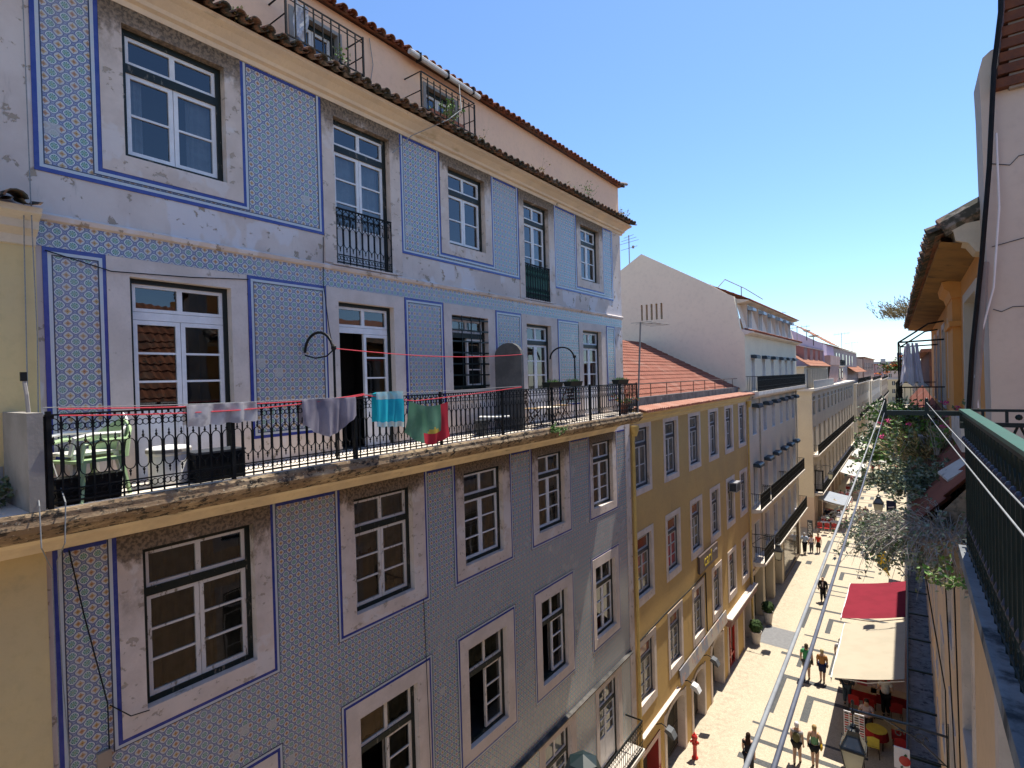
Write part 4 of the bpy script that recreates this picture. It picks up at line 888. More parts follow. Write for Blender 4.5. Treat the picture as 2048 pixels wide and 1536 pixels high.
# ---- house closing the end of the street
EH = thing('end_house', 'cream and yellow house facing the camera where the street ends', 'house', (-9, 300, G))
M_EY = mat("hazy_yellow_wall", (.60,.48,.30), (.56,.45,.29), .2, .9); M_EP = mat("hazy_pink_wall", (.58,.45,.38), None, .2, .9)
def front_grid(mb, y, x0, x1, z0, z1, holes):
    X_ = sorted(set([x0, x1]+[v for h in holes for v in h[:2]])); Z_ = sorted(set([z0, z1]+[v for h in holes for v in h[2:]]))
    for a, b in zip(X_, X_[1:]):
        for c, d in zip(Z_, Z_[1:]):
            if any(h[0] < (a+b)/2 < h[1] and h[2] < (c+d)/2 < h[3] for h in holes): continue
            mb.quad((a,y,c),(b,y,c),(b,y,d),(a,y,d))
ew = [(-11.9+k*2.75, -10.75+k*2.75, z-1.85, z) for k in range(-1, 4) for z in (-5.55, -9.15, -12.7)]; et = [(-11.4+k*1.95, -10.4+k*1.95, -3.8, -2.15) for k in range(0, 3)]
mb = MB(); front_grid(mb, 300, -20, 3, G, -4.5, ew); mb.build('wall', M_EY, EH)
mb = MB(); front_grid(mb, 300.3, -13.4, 3, -4.5, .2, et); mb.build('attic_wall', M_EP, EH)
for h in ew+et:
    y = 300.25 if h in ew else 300.5
    mb = MB(); mb.quad((h[0],y,h[2]),(h[1],y,h[2]),(h[1],y,h[3]),(h[0],y,h[3])); w = mb.build('window', M_DGLASS, EH)
    mb = MB(); y2 = y-.2; mb.box((h[0]+h[1])/2-.05, (h[0]+h[1])/2+.05, y2, y2+.05, h[2], h[3]); mb.build('sash', M_WHITE, w)
mb = MB(); mb.box(-20, 3, 299.6, 300.3, -4.75, -4.45); mb.box(-13.6, 3, 299.8, 300.5, .2, .5); mb.build('cornice', M_SLAB, EH)
mb = MB(); mb.box(-13.5, 3, 300.2, 309, .5, 1.1); mb.build('roof', M_GREYW, EH)
GH = thing('rooftop_house', 'grey roof storey with small windows showing above the end house', 'house', (-9, 330, G))
mb = MB(); mb.box(-15.5, 6, 330, 345, G, 3.9); mb.build('wall', mat("hazy_grey_wall", (.36,.35,.37), (.33,.32,.34), .2, .9), GH)
mb = MB(); mb.box(-11.6, -9.6, 329, 333, 3.9, 5.3); mb.box(-4.9, -2.5, 329, 333, 3.9, 8.0); mb.build('chimney', mat("hazy_grey_block", (.40,.40,.44), None, .2, .9), GH)
for k in range(8):
    x = -13.6+k*1.1; mb = MB(); mb.box(x, x+.55, 329.9, 329.99, 1.3, 2.8); mb.build('window', M_DGLASS if k not in (5, 6) else M_WHITE, GH)
mb = MB(); mb.box(-7.4, -3, 329.5, 330, 1.2, 3.7); mb.build('roof', M_ROOFD, GH)

mb = MB(); mb.poly([(L-.004, 1.30, 4.9), (L-.004, 1.30, 4.36), (L-.004, 1.38, 4.33), (L-.004, 1.44, 4.37), (L-.004, 1.52, 4.34), (L-.004, 1.60, 4.38), (L-.004, 1.62, 4.50), (L-.004, 1.58, 4.62), (L-.004, 1.62, 4.9)]); mb.build('bare_patch', mat("bare_grey_mortar", (.34,.30,.25), (.26,.23,.19), 6, .95, bump=.01), TB)
# ================================================================ RIGHT SIDE OF THE STREET
M_TAN = mat("tan_render", (.76,.53,.32), (.70,.49,.30), .6, .9, stains=[((.56,.40,.24), 1.2, .6, .8, (1, 1, .3))], bump=.003)
M_ORANGE = mat("orange_render", (.66,.31,.085), (.58,.28,.085), .8, .9, stains=[((.50,.25,.09), 1.6, .6, .8, (1, 1, .4))], bump=.003)
M_GREYC = mat("cracked_grey_render", (.58,.50,.405), (.53,.455,.37), .7, .92, stains=[((.30,.28,.25), 1.4, .6, .8, (1, 1, .4))], bump=.004)
M_BRICK = mat("sooty_brick", (.16,.06,.03), (.10,.045,.03), 6, .9, stains=[((.05,.035,.03), 5, .55, .7)], bump=.01)
M_TEALP = mat("teal_green_rail_paint", (.020,.115,.085), (.025,.095,.075), 7, .38, .5, stains=[((.10,.16,.14), 9, .66, .72), ((.12,.06,.03), 7, .70, .74)])
M_DKGRN = mat("blackish_green_iron", (.006,.014,.012), (.010,.020,.017), 12, .5, .3)
M_WETSLAB = mat("weathered_blue_grey_slab", (.20,.21,.22), (.13,.14,.15), 3.5, .85, stains=[((.03,.035,.04), 5, .5, .66, (1, 1, .6)), ((.34,.34,.33), 7, .64, .72)], bump=.012)
TH = thing('tan_house', 'tan rendered house under the camera with a green iron balcony on the right edge', 'house', (.5, 0, G))
XR = .50
twn = [(y, z) for y in (5.2, 8.6, 12.0) for z in (-2.3, -6.1, -9.9)]
def wins(par, ys, x, y0, y1, wallm, ztop, rows=((-4.6, -2.3), (-8.4, -6.1), (-12.0, -9.8))):
    hol = [(c-.85, c+.85, a-.22, b+.22) for c in ys for a, b in rows]
    mb = MB(); mb.wall(x, (y0, y1), (G, ztop), hol); mb.build('wall', wallm, par)
    for c in ys:
        for a, b in rows: far_window(par, x, (c-.62, c+.62, a, b), (c-.85, c+.85, a-.22, b+.22), M_STONE2, M_GREEN2, M_WHITE, M_PNET, zt=b-.6, muntins=2, direct=-1)
wins(TH, (4.6, 8.2, 11.8), XR, -8, 13.6, M_TAN, -1.38)
mb = MB(); mb.quad((XR,-8,G),(XR,-8,-1.4),(9,-8,-1.4),(9,-8,G)); mb.box(.68, 9, -8, 6.93, -1.37, -1.26); mb.build('side_wall', M_TAN, TH)
mb = MB(); mb.wall(1.25, (-8, 6.93), (-1.25, -.75), []); mb.build('terrace_wall', M_GREYC, TH)
tile_plane(1.22, -.78, 5.2, 2.9, -8, 8.58, .24, .38, .04).build('roof', M_ROOFD, TH)
pw = [(.64, -1.35), (.62, 1.2), (.60, 2.55), (.59, 2.86), (.62, 2.98), (.68, 3.03), (.80, 3.05), (1.2, 3.2), (1.2, -1.35)]
mb = MB(); n_ = len(pw); 
for yy in (6.95, 7.45): mb.poly([(x, yy, z) for x, z in (pw if yy < 7 else pw[::-1])])
for (xa, za), (xb, zb) in zip(pw, pw[1:]): mb.quad((xa,6.95,za),(xb,6.95,zb),(xb,7.45,zb),(xa,7.45,za))
mb.build('party_wall', M_GREYC, TH)
mb = MB(); z = 2.62; k = 0
while z < 4.9:
    x = .70 + .012*k + random.uniform(-.01, .01); mb.box(x, 1.15, 6.86-.01*(k % 2), 7.5, z, z+.085); z += .118; k += 1
ch = mb.build('chimney', M_BRICK, TH)
mb = MB(); mb.box(.80, 1.12, 6.89, 7.48, 2.6, 4.95); mb.build('mortar', M_GREYR, ch)
mb = MB(); mb.box(.78, 1.25, 6.8, 7.6, 4.9, 5.05); mb.build('cap', M_DKGRN, ch)
mb = MB()
for pts in ([(.66, 1.95), (.80, 1.90), (.86, 1.97), (1.2, 2.0)], [(.66, .55), (.72, .52), (.8, .56), (1.0, .55)], [(.66, 1.15), (.9, 1.2), (1.3, 1.18)]): mb.tube([(x, 6.947, z) for x, z in pts], .005, 4)
mb.build('crack', M_GREYW, TH)
mb = MB(); mb.tube([(.75, 6.8, 3.9), (.74, 6.8, 3.3), (.69, 6.84, 2.82), (.64, 6.8, 1.9), (.57, 6.8, 1.0), (.49, 6.8, .16), (.45, 6.8, -.5)], .022, 6); tag(mb.build('black_cable', M_IRON, origin=(.75, 6.8, 3.9)), 'thick black cable hanging down past the cracked grey party wall', 'cable')
mb = MB(); mb.tube([(.60, 6.88, 1.0), (.555, 6.88, .3), (.50, 6.88, -.46), (.48, 6.88, -1.3)], .035, 8); tag(mb.build('grey_conduit', M_GREYR, origin=(.58, 6.88, .9)), 'grey conduit pipe leaning beside the black cable', 'pipe')
mb = MB(); mb.tube([(.70, 6.86, 2.2), (.71, 6.86, 1.5), (.66, 6.86, .75), (.56, 6.86, .3), (.51, 6.86, -.1), (.53, 6.86, -.4)], .009, 5); tag(mb.build('white_wire', M_WHITE, origin=(.7, 6.86, 2.2)), 'thin white wire looping across the grey party wall', 'wire')
# ---- our own balcony, at the right edge
E0, E1 = -1.5, 4.72
mb = MB(); mb.box(.252, 1.25, E0, E1+.06, -1.30, -1.22); mb.prism([(.5, -1.305), (.255, -1.305), (.262, -1.34), (.30, -1.40), (.36, -1.44), (.5, -1.46)], E0, E1+.06); bal = mb.build('balcony', M_WETSLAB, TH)
rx = lambda y: .268 + .014*(E1-y)
r = MB(); t = MB(); bl = MB()
N = 56; pitch_ = (E1-E0)/N
for i in range(N):
    y = E0+(i+.0)*pitch_; x = rx(y)+.025; xm = rx(y+pitch_/2)+.025
    r.tube([(x, y, -1.22), (x, y, -.32)], .0085, 5)
    c = y+pitch_/2
    r.tube([(xm, c+.048*math.cos(math.pi*k/8), -.395+.062*math.sin(math.pi*k/8)) for k in range(9)], .007, 5)
    r.tube([(xm, c-.048, -.395), (xm, c, -.455), (xm, c+.048, -.395)], .006, 4)
    bl.ell((xm-.006, c, -.478), .017, .017, .020, 7, 5)
    r.tube([(xm, c, -.50), (xm, c, -1.0)], .0055, 4)
    bl.lathe([(.004, 0), (.014, .02), (.016, .03), (.004, .06)], (xm, c, -1.06), 6)
    for dz in (-1.11, -1.145): r.tube([(xm, c+.028*math.cos(a*math.pi/3), dz+.02*math.sin(a*math.pi/3)) for a in range(6)], .006, 4, closed=True)
for a in range(10):
    y0, y1 = E0+(E1-E0)*a/10, E0+(E1-E0)*(a+1)/10
    r.obox(((rx(y0)+rx(y1))/2+.025, (y0+y1)/2, -.325), (.010, 0, 0), (.007*(-1 if 0 else -1)*(y1-y0)/1, (y1-y0)/2, 0), (0, 0, .008))
    r.obox(((rx(y0)+rx(y1))/2+.025, (y0+y1)/2, -1.18), (.010, 0, 0), (-.007*(y1-y0), (y1-y0)/2, 0), (0, 0, .008))
    t.obox(((rx(y0)+rx(y1))/2+.025, (y0+y1)/2, -.291), (.028, 0, 0), (-.007*(y1-y0), (y1-y0)/2, 0), (0, 0, .009))
nr = len(r.v); r.v += bl.v; r.f += [tuple(k_+nr for k_ in f_) for f_ in bl.f]; r.m += [1]*len(bl.f)
rl = r.build('railing', [M_DKGRN, mat("bluish_cast_knob", (.012,.02,.05), (.02,.03,.06), 8, .35, .6)], bal); t.build('handrail', M_TEALP, rl)
r = MB(); y = E1+.01
r.box(.27, 1.24, y-.012, y+.012, -.30, -.283); r.box(.27, 1.24, y-.014, y+.014, -.40, -.372); r.box(.27, 1.24, y-.012, y+.012, -1.19, -1.17)
for k in range(1, 9):
    x = .27+k*.118; r.box(x-.008, x+.008, y-.008, y+.008, -.37, -.30)
    if k % 2: r.ell((x-.06, y, -.335), .02, .014, .02, 6, 4)
    r.tube([(x-.05, y, -.40), (x-.02, y, -.48), (x-.012, y, -.53), (x-.02, y, -.58), (x-.05, y, -.66)], .008, 5); r.tube([(x+.05, y, -.40), (x+.02, y, -.48), (x+.012, y, -.53), (x+.02, y, -.58), (x+.05, y, -.66)], .008, 5); r.ell((x, y, -.53), .032, .02, .03, 8, 5)
    r.box(x-.006, x+.006, y-.006, y+.006, -1.22, -.55)
r.build('end_railing', M_DKGRN, bal)
# ---- clothesline rack on that balcony
CR = thing('clothesline_rack', 'pair of black arms carrying four white washing lines beside the green balcony', 'clothesline', (.3, 4.8, -1.22))
for ya, nm in ((4.80, 'arm'), (.26, 'arm')):
    mb = MB(); mb.box(-.185, .30, ya-.014, ya+.014, -.335, -.302)
    mb.box(.272, .30, ya-.02, ya+.02, -.42, -.30); a_ = mb.build('arm', M_DKGRN, CR)
    for px in (-.150, .095):
        mb = MB(); mb.box(px-.012, px+.012, ya-.012, ya+.012, -.352, -.225); mb.ell((px, ya, -.222), .012, .012, .012, 6, 4); mb.ell((px, ya, -.345), .022, .022, .022, 7, 5); mb.build('post', M_DKGRN, a_)
M_CORD = mat("white_washing_line", (.27,.275,.27), (.21,.215,.215), 40, .7)
M_CORDB = mat("grey_washing_line", (.10,.11,.14), (.075,.08,.10), 40, .6)
for p, q, m_ in (((-.150, 4.79, -.228), (-.104, .27, -.303), M_CORD), ((-.152, 4.79, -.318), (-.086, .27, -.301), M_CORDB), ((.094, 4.79, -.243), (.228, .27, -.312), M_CORD), ((.097, 4.79, -.322), (.185, .27, -.300), M_CORD)):
    pts = [tuple(Vector(p).lerp(Vector(q), k/12) - Vector((0, 0, .010*math.sin(math.pi*k/12)))) for k in range(13)]
    mb = MB(); mb.tube(pts, .0021, 7); mb.build('line', m_, CR, smooth=True)
# ---- orange house
OH = thing('orange_house', 'orange house with deep tiled eaves and an overgrown ledge on the right side', 'house', (.5, 7.5, G))
wins(OH, (15.4, 18.9, 22.4, 25.9, 29.4, 32.9, 36.4, 39.9), XR+.001, 13.61, 42, M_TAN, -2.0)
XO2 = .64
oh = [(8.0, 9.9, -.62, 1.0), (12.4, 13.8, -.6, .98), (15.0, 16.2, -.9, .98), (17.6, 18.8, -.9, .98), (20.0, 21.2, -.9, .98)]
mb = MB(); mb.wall(XO2, (7.46, 24), (-2.0, 1.55), oh); mb.quad((XO2,7.46,-2),(XO2,7.46,1.55),(1.25,7.46,1.55),(1.25,7.46,-2)); mb.quad((1.25,7.46,-2),(1.25,7.46,1.9),(1.25,8.6,1.9),(1.25,8.6,-2)); mb.quad((1.25,8.6,-2),(1.25,8.6,3.2),(6,8.6,3.2),(6,8.6,-2)); mb.build('upper_wall', M_ORANGE, OH)
for h in oh: far_window(OH, XO2, (h[0]+.14, h[1]-.14, h[2]+.02, h[3]-.12), h, M_GREYC if h[0] < 9 else M_STONE2, M_GREEN2, M_WHITE, M_DGLASS, zt=None, muntins=1, direct=-1, depth=.24)
mb = MB(); mb.box(.47, .64, 8.05, 9.85, -.98, -.62); mb.build('window_box', M_WHITEO, OH)
mb = MB(); mb.box(.54, .66, 10.6, 11.9, -1.5, 1.05); mb.box(.50, .66, 10.5, 12.0, .62, .70)
mb.prism([(.64, 1.05), (.53, 1.05), (.50, 1.15), (.44, 1.20), (.42, 1.30), (.64, 1.32)], 10.5, 12.0); mb.build('pilaster', M_ORANGE, OH)
# skewed eave: near end (x .23) to far end (x -.04)
def ev(y): return .235 - .0185*(y-7.4)
mb = MB()
for a in range(8):
    y0, y1 = 7.46+a*2.07, 7.46+(a+1)*2.07
    mb.quad((.64,y0,1.28),(.64,y1,1.28),(ev(y1)+.06,y1,1.36),(ev(y0)+.06,y0,1.36)); mb.quad((ev(y0)+.06,y0,1.36),(ev(y1)+.06,y1,1.36),(ev(y1)+.06,y1,1.40),(ev(y0)+.06,y0,1.40))
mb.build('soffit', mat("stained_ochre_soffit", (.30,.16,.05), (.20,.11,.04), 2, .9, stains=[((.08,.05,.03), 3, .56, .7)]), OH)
mb = MB(); mb.prism([(.70, 1.18), (.58, 1.20), (.52, 1.30), (.42, 1.34), (.40, 1.44), (.36, 1.46), (.36, 1.50), (.70, 1.52)], 7.40, 7.75); mb.build('cornice_return', mat("cream_cornice_return", (.58,.48,.36), (.5,.42,.32), 3, .85), OH)
mb = MB()
for i in range(72):
    y = 7.5+i*.225; barrels_y = y
    b = MB(); barrels(b, ev(y)-.02, 1.42, *((1.24, 1.86) if y < 8.6 else (2.2, 2.3)), y-.11, y+.115, pitch=.224, r=.10, tiles=3); o_ = len(mb.v); mb.v += b.v; mb.f += [tuple(k+o_ for k in f) for f in b.f]; mb.m += b.m
mb.build('eave_tiles', M_ROOFM, OH)
mb = MB(); mb.tube([(.30, 7.46, 1.50), (.62, 7.46, 1.66), (1.2, 7.46, 1.93)], .11, 8); mb.build('verge_tiles', M_ROOFM, OH)
mb = MB(); mb.quad((.25,7.4,1.41),(.24,8.6,1.41),(1.24,8.6,1.85),(1.24,7.4,1.85)); mb.quad((.24,8.6,1.41),(-.04,24,1.41),(2.2,24,2.28),(2.2,8.6,2.28)); mb.quad((2.2,8.6,2.28),(2.2,24,2.28),(6,24,3.2),(6,8.6,3.2)); mb.build('roof', M_ROOFD, OH)
tile_plane(.06, -1.80, .64, -1.05, 7.5, 41, .24, .36, .04).build('ledge_roof', M_ROOF, OH)
mb = MB(); mb.prism([(.5, -2.30), (.30, -2.22), (.16, -2.05), (.02, -1.98), (.0, -1.86), (.5, -1.80)], 7.3, 41); mb.build('ledge_cornice', mat("mossy_rubble_cornice", (.30,.22,.15), (.22,.16,.11), 5, .95, stains=[((.08,.07,.05), 7, .5, .66), ((.40,.34,.27), 9, .62, .7)], bump=.02), OH)
mb = MB(); mb.box(.05, .64, 10.9, 11.2, -1.75, -1.10); mb.build('ledge_wall', M_GREYR, OH)
mb = MB(); mb.poly([(.0, 7.44, -1.98), (.5, 7.44, -2.28), (.64, 7.44, -2.2), (.64, 7.44, -1.07), (.06, 7.44, -1.82)]); mb.build('ledge_end', bpy.data.materials["mossy_rubble_cornice"], OH)
mb = MB(); mb.obox((.42, 8.3, -1.22), (.12, .05, .09), (-.04, .16, .02), (0, 0, .012)); mb.build('loose_sheet', M_SLAB, OH)
b_ = MB(); b_.box(-.22, .64, 15.0, 20.5, -1.32, -1.2); ob = b_.build('balcony', M_GREYR, OH)
r = MB(); x = -.19
for z in (-.42, -1.12): r.tube([(.64,15.05,z),(x,15.05,z),(x,20.4,z),(.64,20.4,z)], .016, 5)
k = 15.05
while k < 20.4: r.box(x-.008, x+.008, k-.008, k+.008, -1.2, -.42); k += .12
for k in range(7): r.box(x+.1+k*.11-.006, x+.1+k*.11+.006, 15.044, 15.056, -1.2, -.42)
rl = r.build('railing', M_IRON, ob)
r = MB()
for y in (15.05, 18.2): r.tube([(x,y,-.42),(x,y,.60)], .018, 5)
for y in (15.05, 18.2): r.tube([(.62,y,.62),(x,y,.60)], .02, 5); r.tube([(.62,y,1.02),(.35,y,.98),(.1,y,.80),(-.1,y,.66),(x,y,.60)], .02, 5)
r.tube([(x,15.05,.60),(x,18.2,.60)], .016, 5); r.build('drying_frame', M_IRON, ob)
# dark netting along the balcony front
mb = MB(); n = 30
for i in range(n):
    for j in range(6):
        f = lambda a, b: (x-.05-.03*math.sin(a*1.7+b), 15.4+a*.15, -.36-.17*b+.05*math.sin(a*.9))
        mb.quad(f(i, j), f(i+1, j), f(i+1, j+1), f(i, j+1))
mb.build('netting', mat("dark_green_netting", (.012,.022,.018), (.02,.035,.025), 20, .9), rl)
for k, (ya, yb, w, zb, lab) in enumerate(((15.3, 16.5, .28, -.40, 'white sheet with two straps hanging on the orange house balcony'), (16.7, 17.9, .2, -.35, 'second white sheet behind the strapped one on the orange house balcony'))):
    mb = MB(); nu, nv = 16, 12
    def P(i, j):
        u, v = i/nu, j/nv; xx = .27 - .42*u; yy = ya+.3*k+.1*math.sin(u*9)+.05*math.sin(u*21+v*2); flare = .5+.5*v
        return (.06+(xx-.06)*flare - .05*k, yy+.1*v, .58-(1.0-.12*abs(math.sin(u*6)))*v - .0)
    for i in range(nu):
        for j in range(nv):
            if j < 3 and (i in (4, 5, 9, 10)): continue
            mb.quad(P(i, j), P(i+1, j), P(i+1, j+1), P(i, j+1))
    tag(mb.build('hanging_sheet', cloth_mat("white_sheet_cloth", (.72,.70,.75), (.64,.63,.70), .4) if k == 0 else bpy.data.materials["white_sheet_cloth"], origin=(.05, ya, .58), smooth=True), lab, 'laundry')
# ---- lower continuous balcony above the shops
lb = MB(); lb.prism([(.5, -11.75), (.1, -11.72), (-.24, -11.62), (-.26, -11.5), (.5, -11.5)], 13.0, 42); LBo = lb.build('long_balcony', M_WETSLAB, OH)
r = MB(); x = -.23; k = 13.1
r.box(x-.02, x+.02, 13.05, 41.9, -10.58, -10.54); r.box(x-.012, x+.012, 13.05, 41.9, -11.42, -11.40)
while k < 41.9: r.box(x-.009, x+.009, k-.009, k+.009, -11.5, -10.56); k += .125
for y in (18.0, 20.6, 23.3, 26.0, 28.7, 31.5): r.box(x, .5, y-.03, y+.03, -10.6, -10.54)
r.build('railing', M_DKGRN, LBo)
mb = MB(); mb.quad((.48,13.6,G),(.48,42,G),(.48,42,-11.7),(.48,13.6,-11.7)); mb.build('shopfront', M_DOORD, OH)
mb = MB(); mb.tube([(.02, 9.5, -2.0), (.38, 11.0, -5.2), (.43, 11.2, -11), (.44, 11.3, G)], .010, 5); mb.tube([(.30, 8.6, -1.9), (.42, 9.2, -6), (.44, 9.5, -12)], .008, 5); mb.tube([(.36, 7.8, -1.8), (.44, 8.4, -7), (.44, 8.7, -13)], .008, 5)
c_ = mb.build('hanging_cable', M_IRON, OH)
# ---- houses further down on the right
for nm, lab, y0, y1, zt, m_, zr in (('brown_house', 'brownish house with a flat top just past the orange house', 42.2, 72, -1.2, mat("brownish_far_render", (.40,.30,.2), None, .4, .9), 1.0), ('far_house', 'far pale house row on the right side of the street', 72.3, 150, -1.6, mat("pale_far_render", (.42,.36,.28), None, .3, .9), .4)):
    H_ = thing(nm, lab, 'house', (.5, y0, G)); cs = [y0+3+k*4.2 for k in range(int((y1-y0-4)/4.2))]
    hol = [(c-.7, c+.7, a, a+2.2) for c in cs for a in (-4.4, -8.1, -11.8)]
    mb = MB(); mb.wall(XR, (y0, y1), (G, zt), hol); mb.quad((XR,y0,G),(XR,y0,zt),(9,y0,zt),(9,y0,G)); mb.quad((XR,y0,zt),(XR,y1,zt),(9,y1,zt),(9,y0,zt)); mb.build('wall', m_, H_)
    for c in cs:
        for a in (-4.4, -8.1, -11.8): plain_window(H_, XR, (c-.7, c+.7, a, a+2.2), M_DGLASS, trim=M_STONE2, bar=False, direct=-1)
    mb = MB(); mb.box(1.0, 9, y0, y1, zt, zr); mb.build('attic_wall', M_BRICK if nm == 'brown_house' else m_, H_)
    mb = MB(); mb.box(.6, 9.2, y0-.2, y1, zr, zr+.2); mb.build('roof', M_ROOFD, H_)

# ================================================================ PLANTS
M_LEAFS = [mat("grey_green_leaf", (.15,.19,.10), (.10,.135,.065), 30, .7, coord='obj'), mat("fresh_leaf", (.14,.25,.05), (.08,.165,.035), 30, .6, coord='obj'), mat("olive_leaf", (.11,.12,.04), (.16,.13,.06), 30, .7, coord='obj'), mat("silver_leaf", (.32,.35,.26), (.21,.245,.16), 30, .75, coord='obj'), mat("dry_grass", (.42,.34,.17), (.33,.26,.13), 30, .8, coord='obj'), mat("pink_petal", (.62,.06,.19), (.50,.05,.16), 30, .7, coord='obj'), mat("bare_twig", (.24,.20,.165), (.34,.30,.26), 20, .8, coord='obj'), mat("red_petal", (.60,.05,.03), (.6,.25,.03), 30, .7, coord='obj')]
def plant(name, label, cat, loc, n, length, spread, leaf, mats_w, density=10, droop=.3, up=.6, bias=(0,0,0), twig_r=.004, group=None, seed=0, bare=.0, flowers=None, blade=False, base_r=.12, parent=None, absl=True):
    rnd = random.Random(seed+len(label or '')); tw = MB(); lf = MB(); C = Vector(loc); B = Vector(bias)
    for i in range(n):
        a = rnd.uniform(0, 2*math.pi); p = C + Vector((math.cos(a), math.sin(a), 0))*rnd.uniform(0, base_r)
        d = Vector((math.cos(a)*spread*rnd.uniform(.2, 1), math.sin(a)*spread*rnd.uniform(.2, 1), up*rnd.uniform(.4, 1.1))) + B
        d.normalize(); L_ = length*rnd.uniform(.5, 1.1); pts = [p.copy()]; steps = 6
        for k in range(steps):
            d = (d + Vector((rnd.gauss(0, .16), rnd.gauss(0, .16), rnd.gauss(0, .12)-droop*(k/steps)))).normalized(); pts.append(pts[-1]+d*L_/steps)
        tw.tube(pts, [twig_r*(1-.75*k/steps) for k in range(steps+1)], 4, m=0)
        isb = rnd.random() < bare
        for k in range(density if not isb else 2):
            t_ = rnd.uniform(.15, 1)*steps; j = min(int(t_), steps-1); q = pts[j].lerp(pts[j+1], t_-j)
            dd = Vector((rnd.gauss(0, 1), rnd.gauss(0, 1), rnd.gauss(.15, .8))).normalized(); 
            if blade: dd = (dd*.35 + (pts[j+1]-pts[j]).normalized()).normalized()
            w = dd.cross(Vector((rnd.gauss(0,1), rnd.gauss(0,1), rnd.gauss(0,1)))).normalized(); s = leaf*rnd.uniform(.5, 1.3); ww = s*(.10 if blade else .32)
            m_ = rnd.choices(range(len(mats_w)), [x[1] for x in mats_w])[0]; tip = q+dd*s; nrm = dd.cross(w)*s*.12
            lf.poly([q, q+dd*s*.45+w*ww+nrm, tip, q+dd*s*.45-w*ww+nrm], m_)
        if flowers and rnd.random() < flowers[1]:
            for k in range(16):
                q = pts[-1] + Vector((rnd.gauss(0, flowers[2]), rnd.gauss(0, flowers[2]), rnd.gauss(0, flowers[2]*.6))); dd = Vector((rnd.gauss(0,1), rnd.gauss(0,1), rnd.gauss(0,1))).normalized(); w = dd.orthogonal().normalized(); s = flowers[2]*.7
                lf.poly([q-dd*s, q+w*s, q+dd*s, q-w*s], len(mats_w))
    ms = [M_LEAFS[x[0]] for x in mats_w] + ([M_LEAFS[flowers[0]]] if flowers else [])
    if parent is None:
        o = tw.build(name, M_LEAFS[6], origin=loc); tag(o, label, cat, group); l = lf.build('leaves', ms, o)
    else:
        o = tw.build('stem', M_LEAFS[6], parent); l = lf.build('leaves', ms, o)
    return o
LG = 'plants growing along the overgrown ledge'
plant('shrub', 'silvery straggling shrub spilling off the ledge nearest the camera', 'shrub', (.13, 8.0, -1.95), 230, .72, 1.0, .050, [(3, 5), (0, 4), (1, 1)], 46, 1.15, .40, (-.22, -.10, -.05), .005, LG, 1, .10, base_r=.42)
plant('shrub', 'tangle of bare grey twigs under the silvery shrub', 'shrub', (.30, 7.05, -1.75), 330, .85, 1.0, .045, [(3, 4), (6, 2), (0, 2)], 16, .95, .45, (-.06, -.05, -.05), .005, LG, 2, .7, base_r=.45)
plant('shrub', 'grey green bush sprawling on the tiles right behind the silvery shrub', 'shrub', (.12, 9.3, -1.65), 190, .62, .95, .055, [(0, 3), (3, 4), (2, 1)], 40, .6, .7, (-.2, 0, 0), .004, LG, 3, .15, base_r=.4)
plant('grass_tuft', 'dry yellowish grass tuft on the red ledge tiles', 'grass', (.24, 10.6, -1.50), 150, .6, .55, .12, [(4, 4), (2, 3), (1, 1)], 16, .3, .9, (-.12, 0, 0), .003, LG, 4, .1, blade=True, base_r=.34)
plant('leafy_plant', 'bright green leafy plant on the ledge under the black clothesline arm', 'plant', (-.02, 12.6, -1.75), 130, .75, .95, .085, [(1, 5), (0, 3), (3, 2)], 34, .45, .75, (-.15, 0, 0), .005, LG, 5, base_r=.42)
plant('leafy_plant', 'reddish and green leafy plant behind the bright green one', 'plant', (.22, 14.2, -1.55), 120, .72, .9, .085, [(2, 3), (1, 3), (0, 1)], 28, .4, .8, (-.1, 0, 0), .005, LG, 6, base_r=.42)
plant('leafy_plant', 'grey green leafy plant leaning over the street past the reddish one', 'plant', (-.12, 15.4, -1.7), 120, .8, .9, .085, [(0, 4), (1, 2), (3, 2)], 30, .6, .7, (-.30, 0, 0), .005, LG, 7, base_r=.38)
plant('leafy_plant', 'light green bush in front of the dark balcony netting', 'plant', (-.25, 14.9, -1.30), 100, .7, .75, .075, [(1, 4), (3, 3)], 30, .3, 1.0, (-.05, 0, 0), .005, LG, 8, base_r=.26)
plant('flowering_plant', 'tall pink flower standing in front of the orange wall', 'flower', (.27, 9.0, -1.15), 10, .78, .10, .07, [(0, 2), (1, 2)], 9, .05, 1.2, (-.02, 0, .4), .005, LG, 9, flowers=(5, .7, .022), base_r=.04)
plant('flowering_plant', 'small pink flower cluster behind the end of the clothesline arm', 'flower', (-.17, 9.0, -1.25), 9, .70, .18, .06, [(0, 2), (1, 2)], 9, .1, 1.0, (-.05, 0, .25), .004, LG, 10, flowers=(5, .5, .02), base_r=.06)
plant('leafy_plant', 'yellow green weed rooted beside the balcony slab', 'plant', (.23, 5.4, -1.72), 16, .28, .9, .05, [(1, 3), (2, 1)], 10, .4, .5, (-.1, 0, 0), .003, LG, 11, base_r=.06)
plant('grass_tuft', 'dry feathery grass growing on the tip of the orange house eaves', 'grass', (.06, 20.0, 1.48), 300, .62, .45, .10, [(4, 6), (2, 1)], 12, .12, 1.3, (-.25, 0, .1), .002, LG, 12, blade=True, base_r=.75)
plant('flowering_plant', 'orange and green flowering pot plant at the far corner of the orange house balcony', 'flower', (-.28, 20.4, -.05), 40, .5, .9, .07, [(1, 3), (2, 3)], 18, .4, .6, (-.2, 0, 0), .005, None, 13, flowers=(7, .25, .04), base_r=.15)
EW = 'weeds growing on the tiled building eaves'
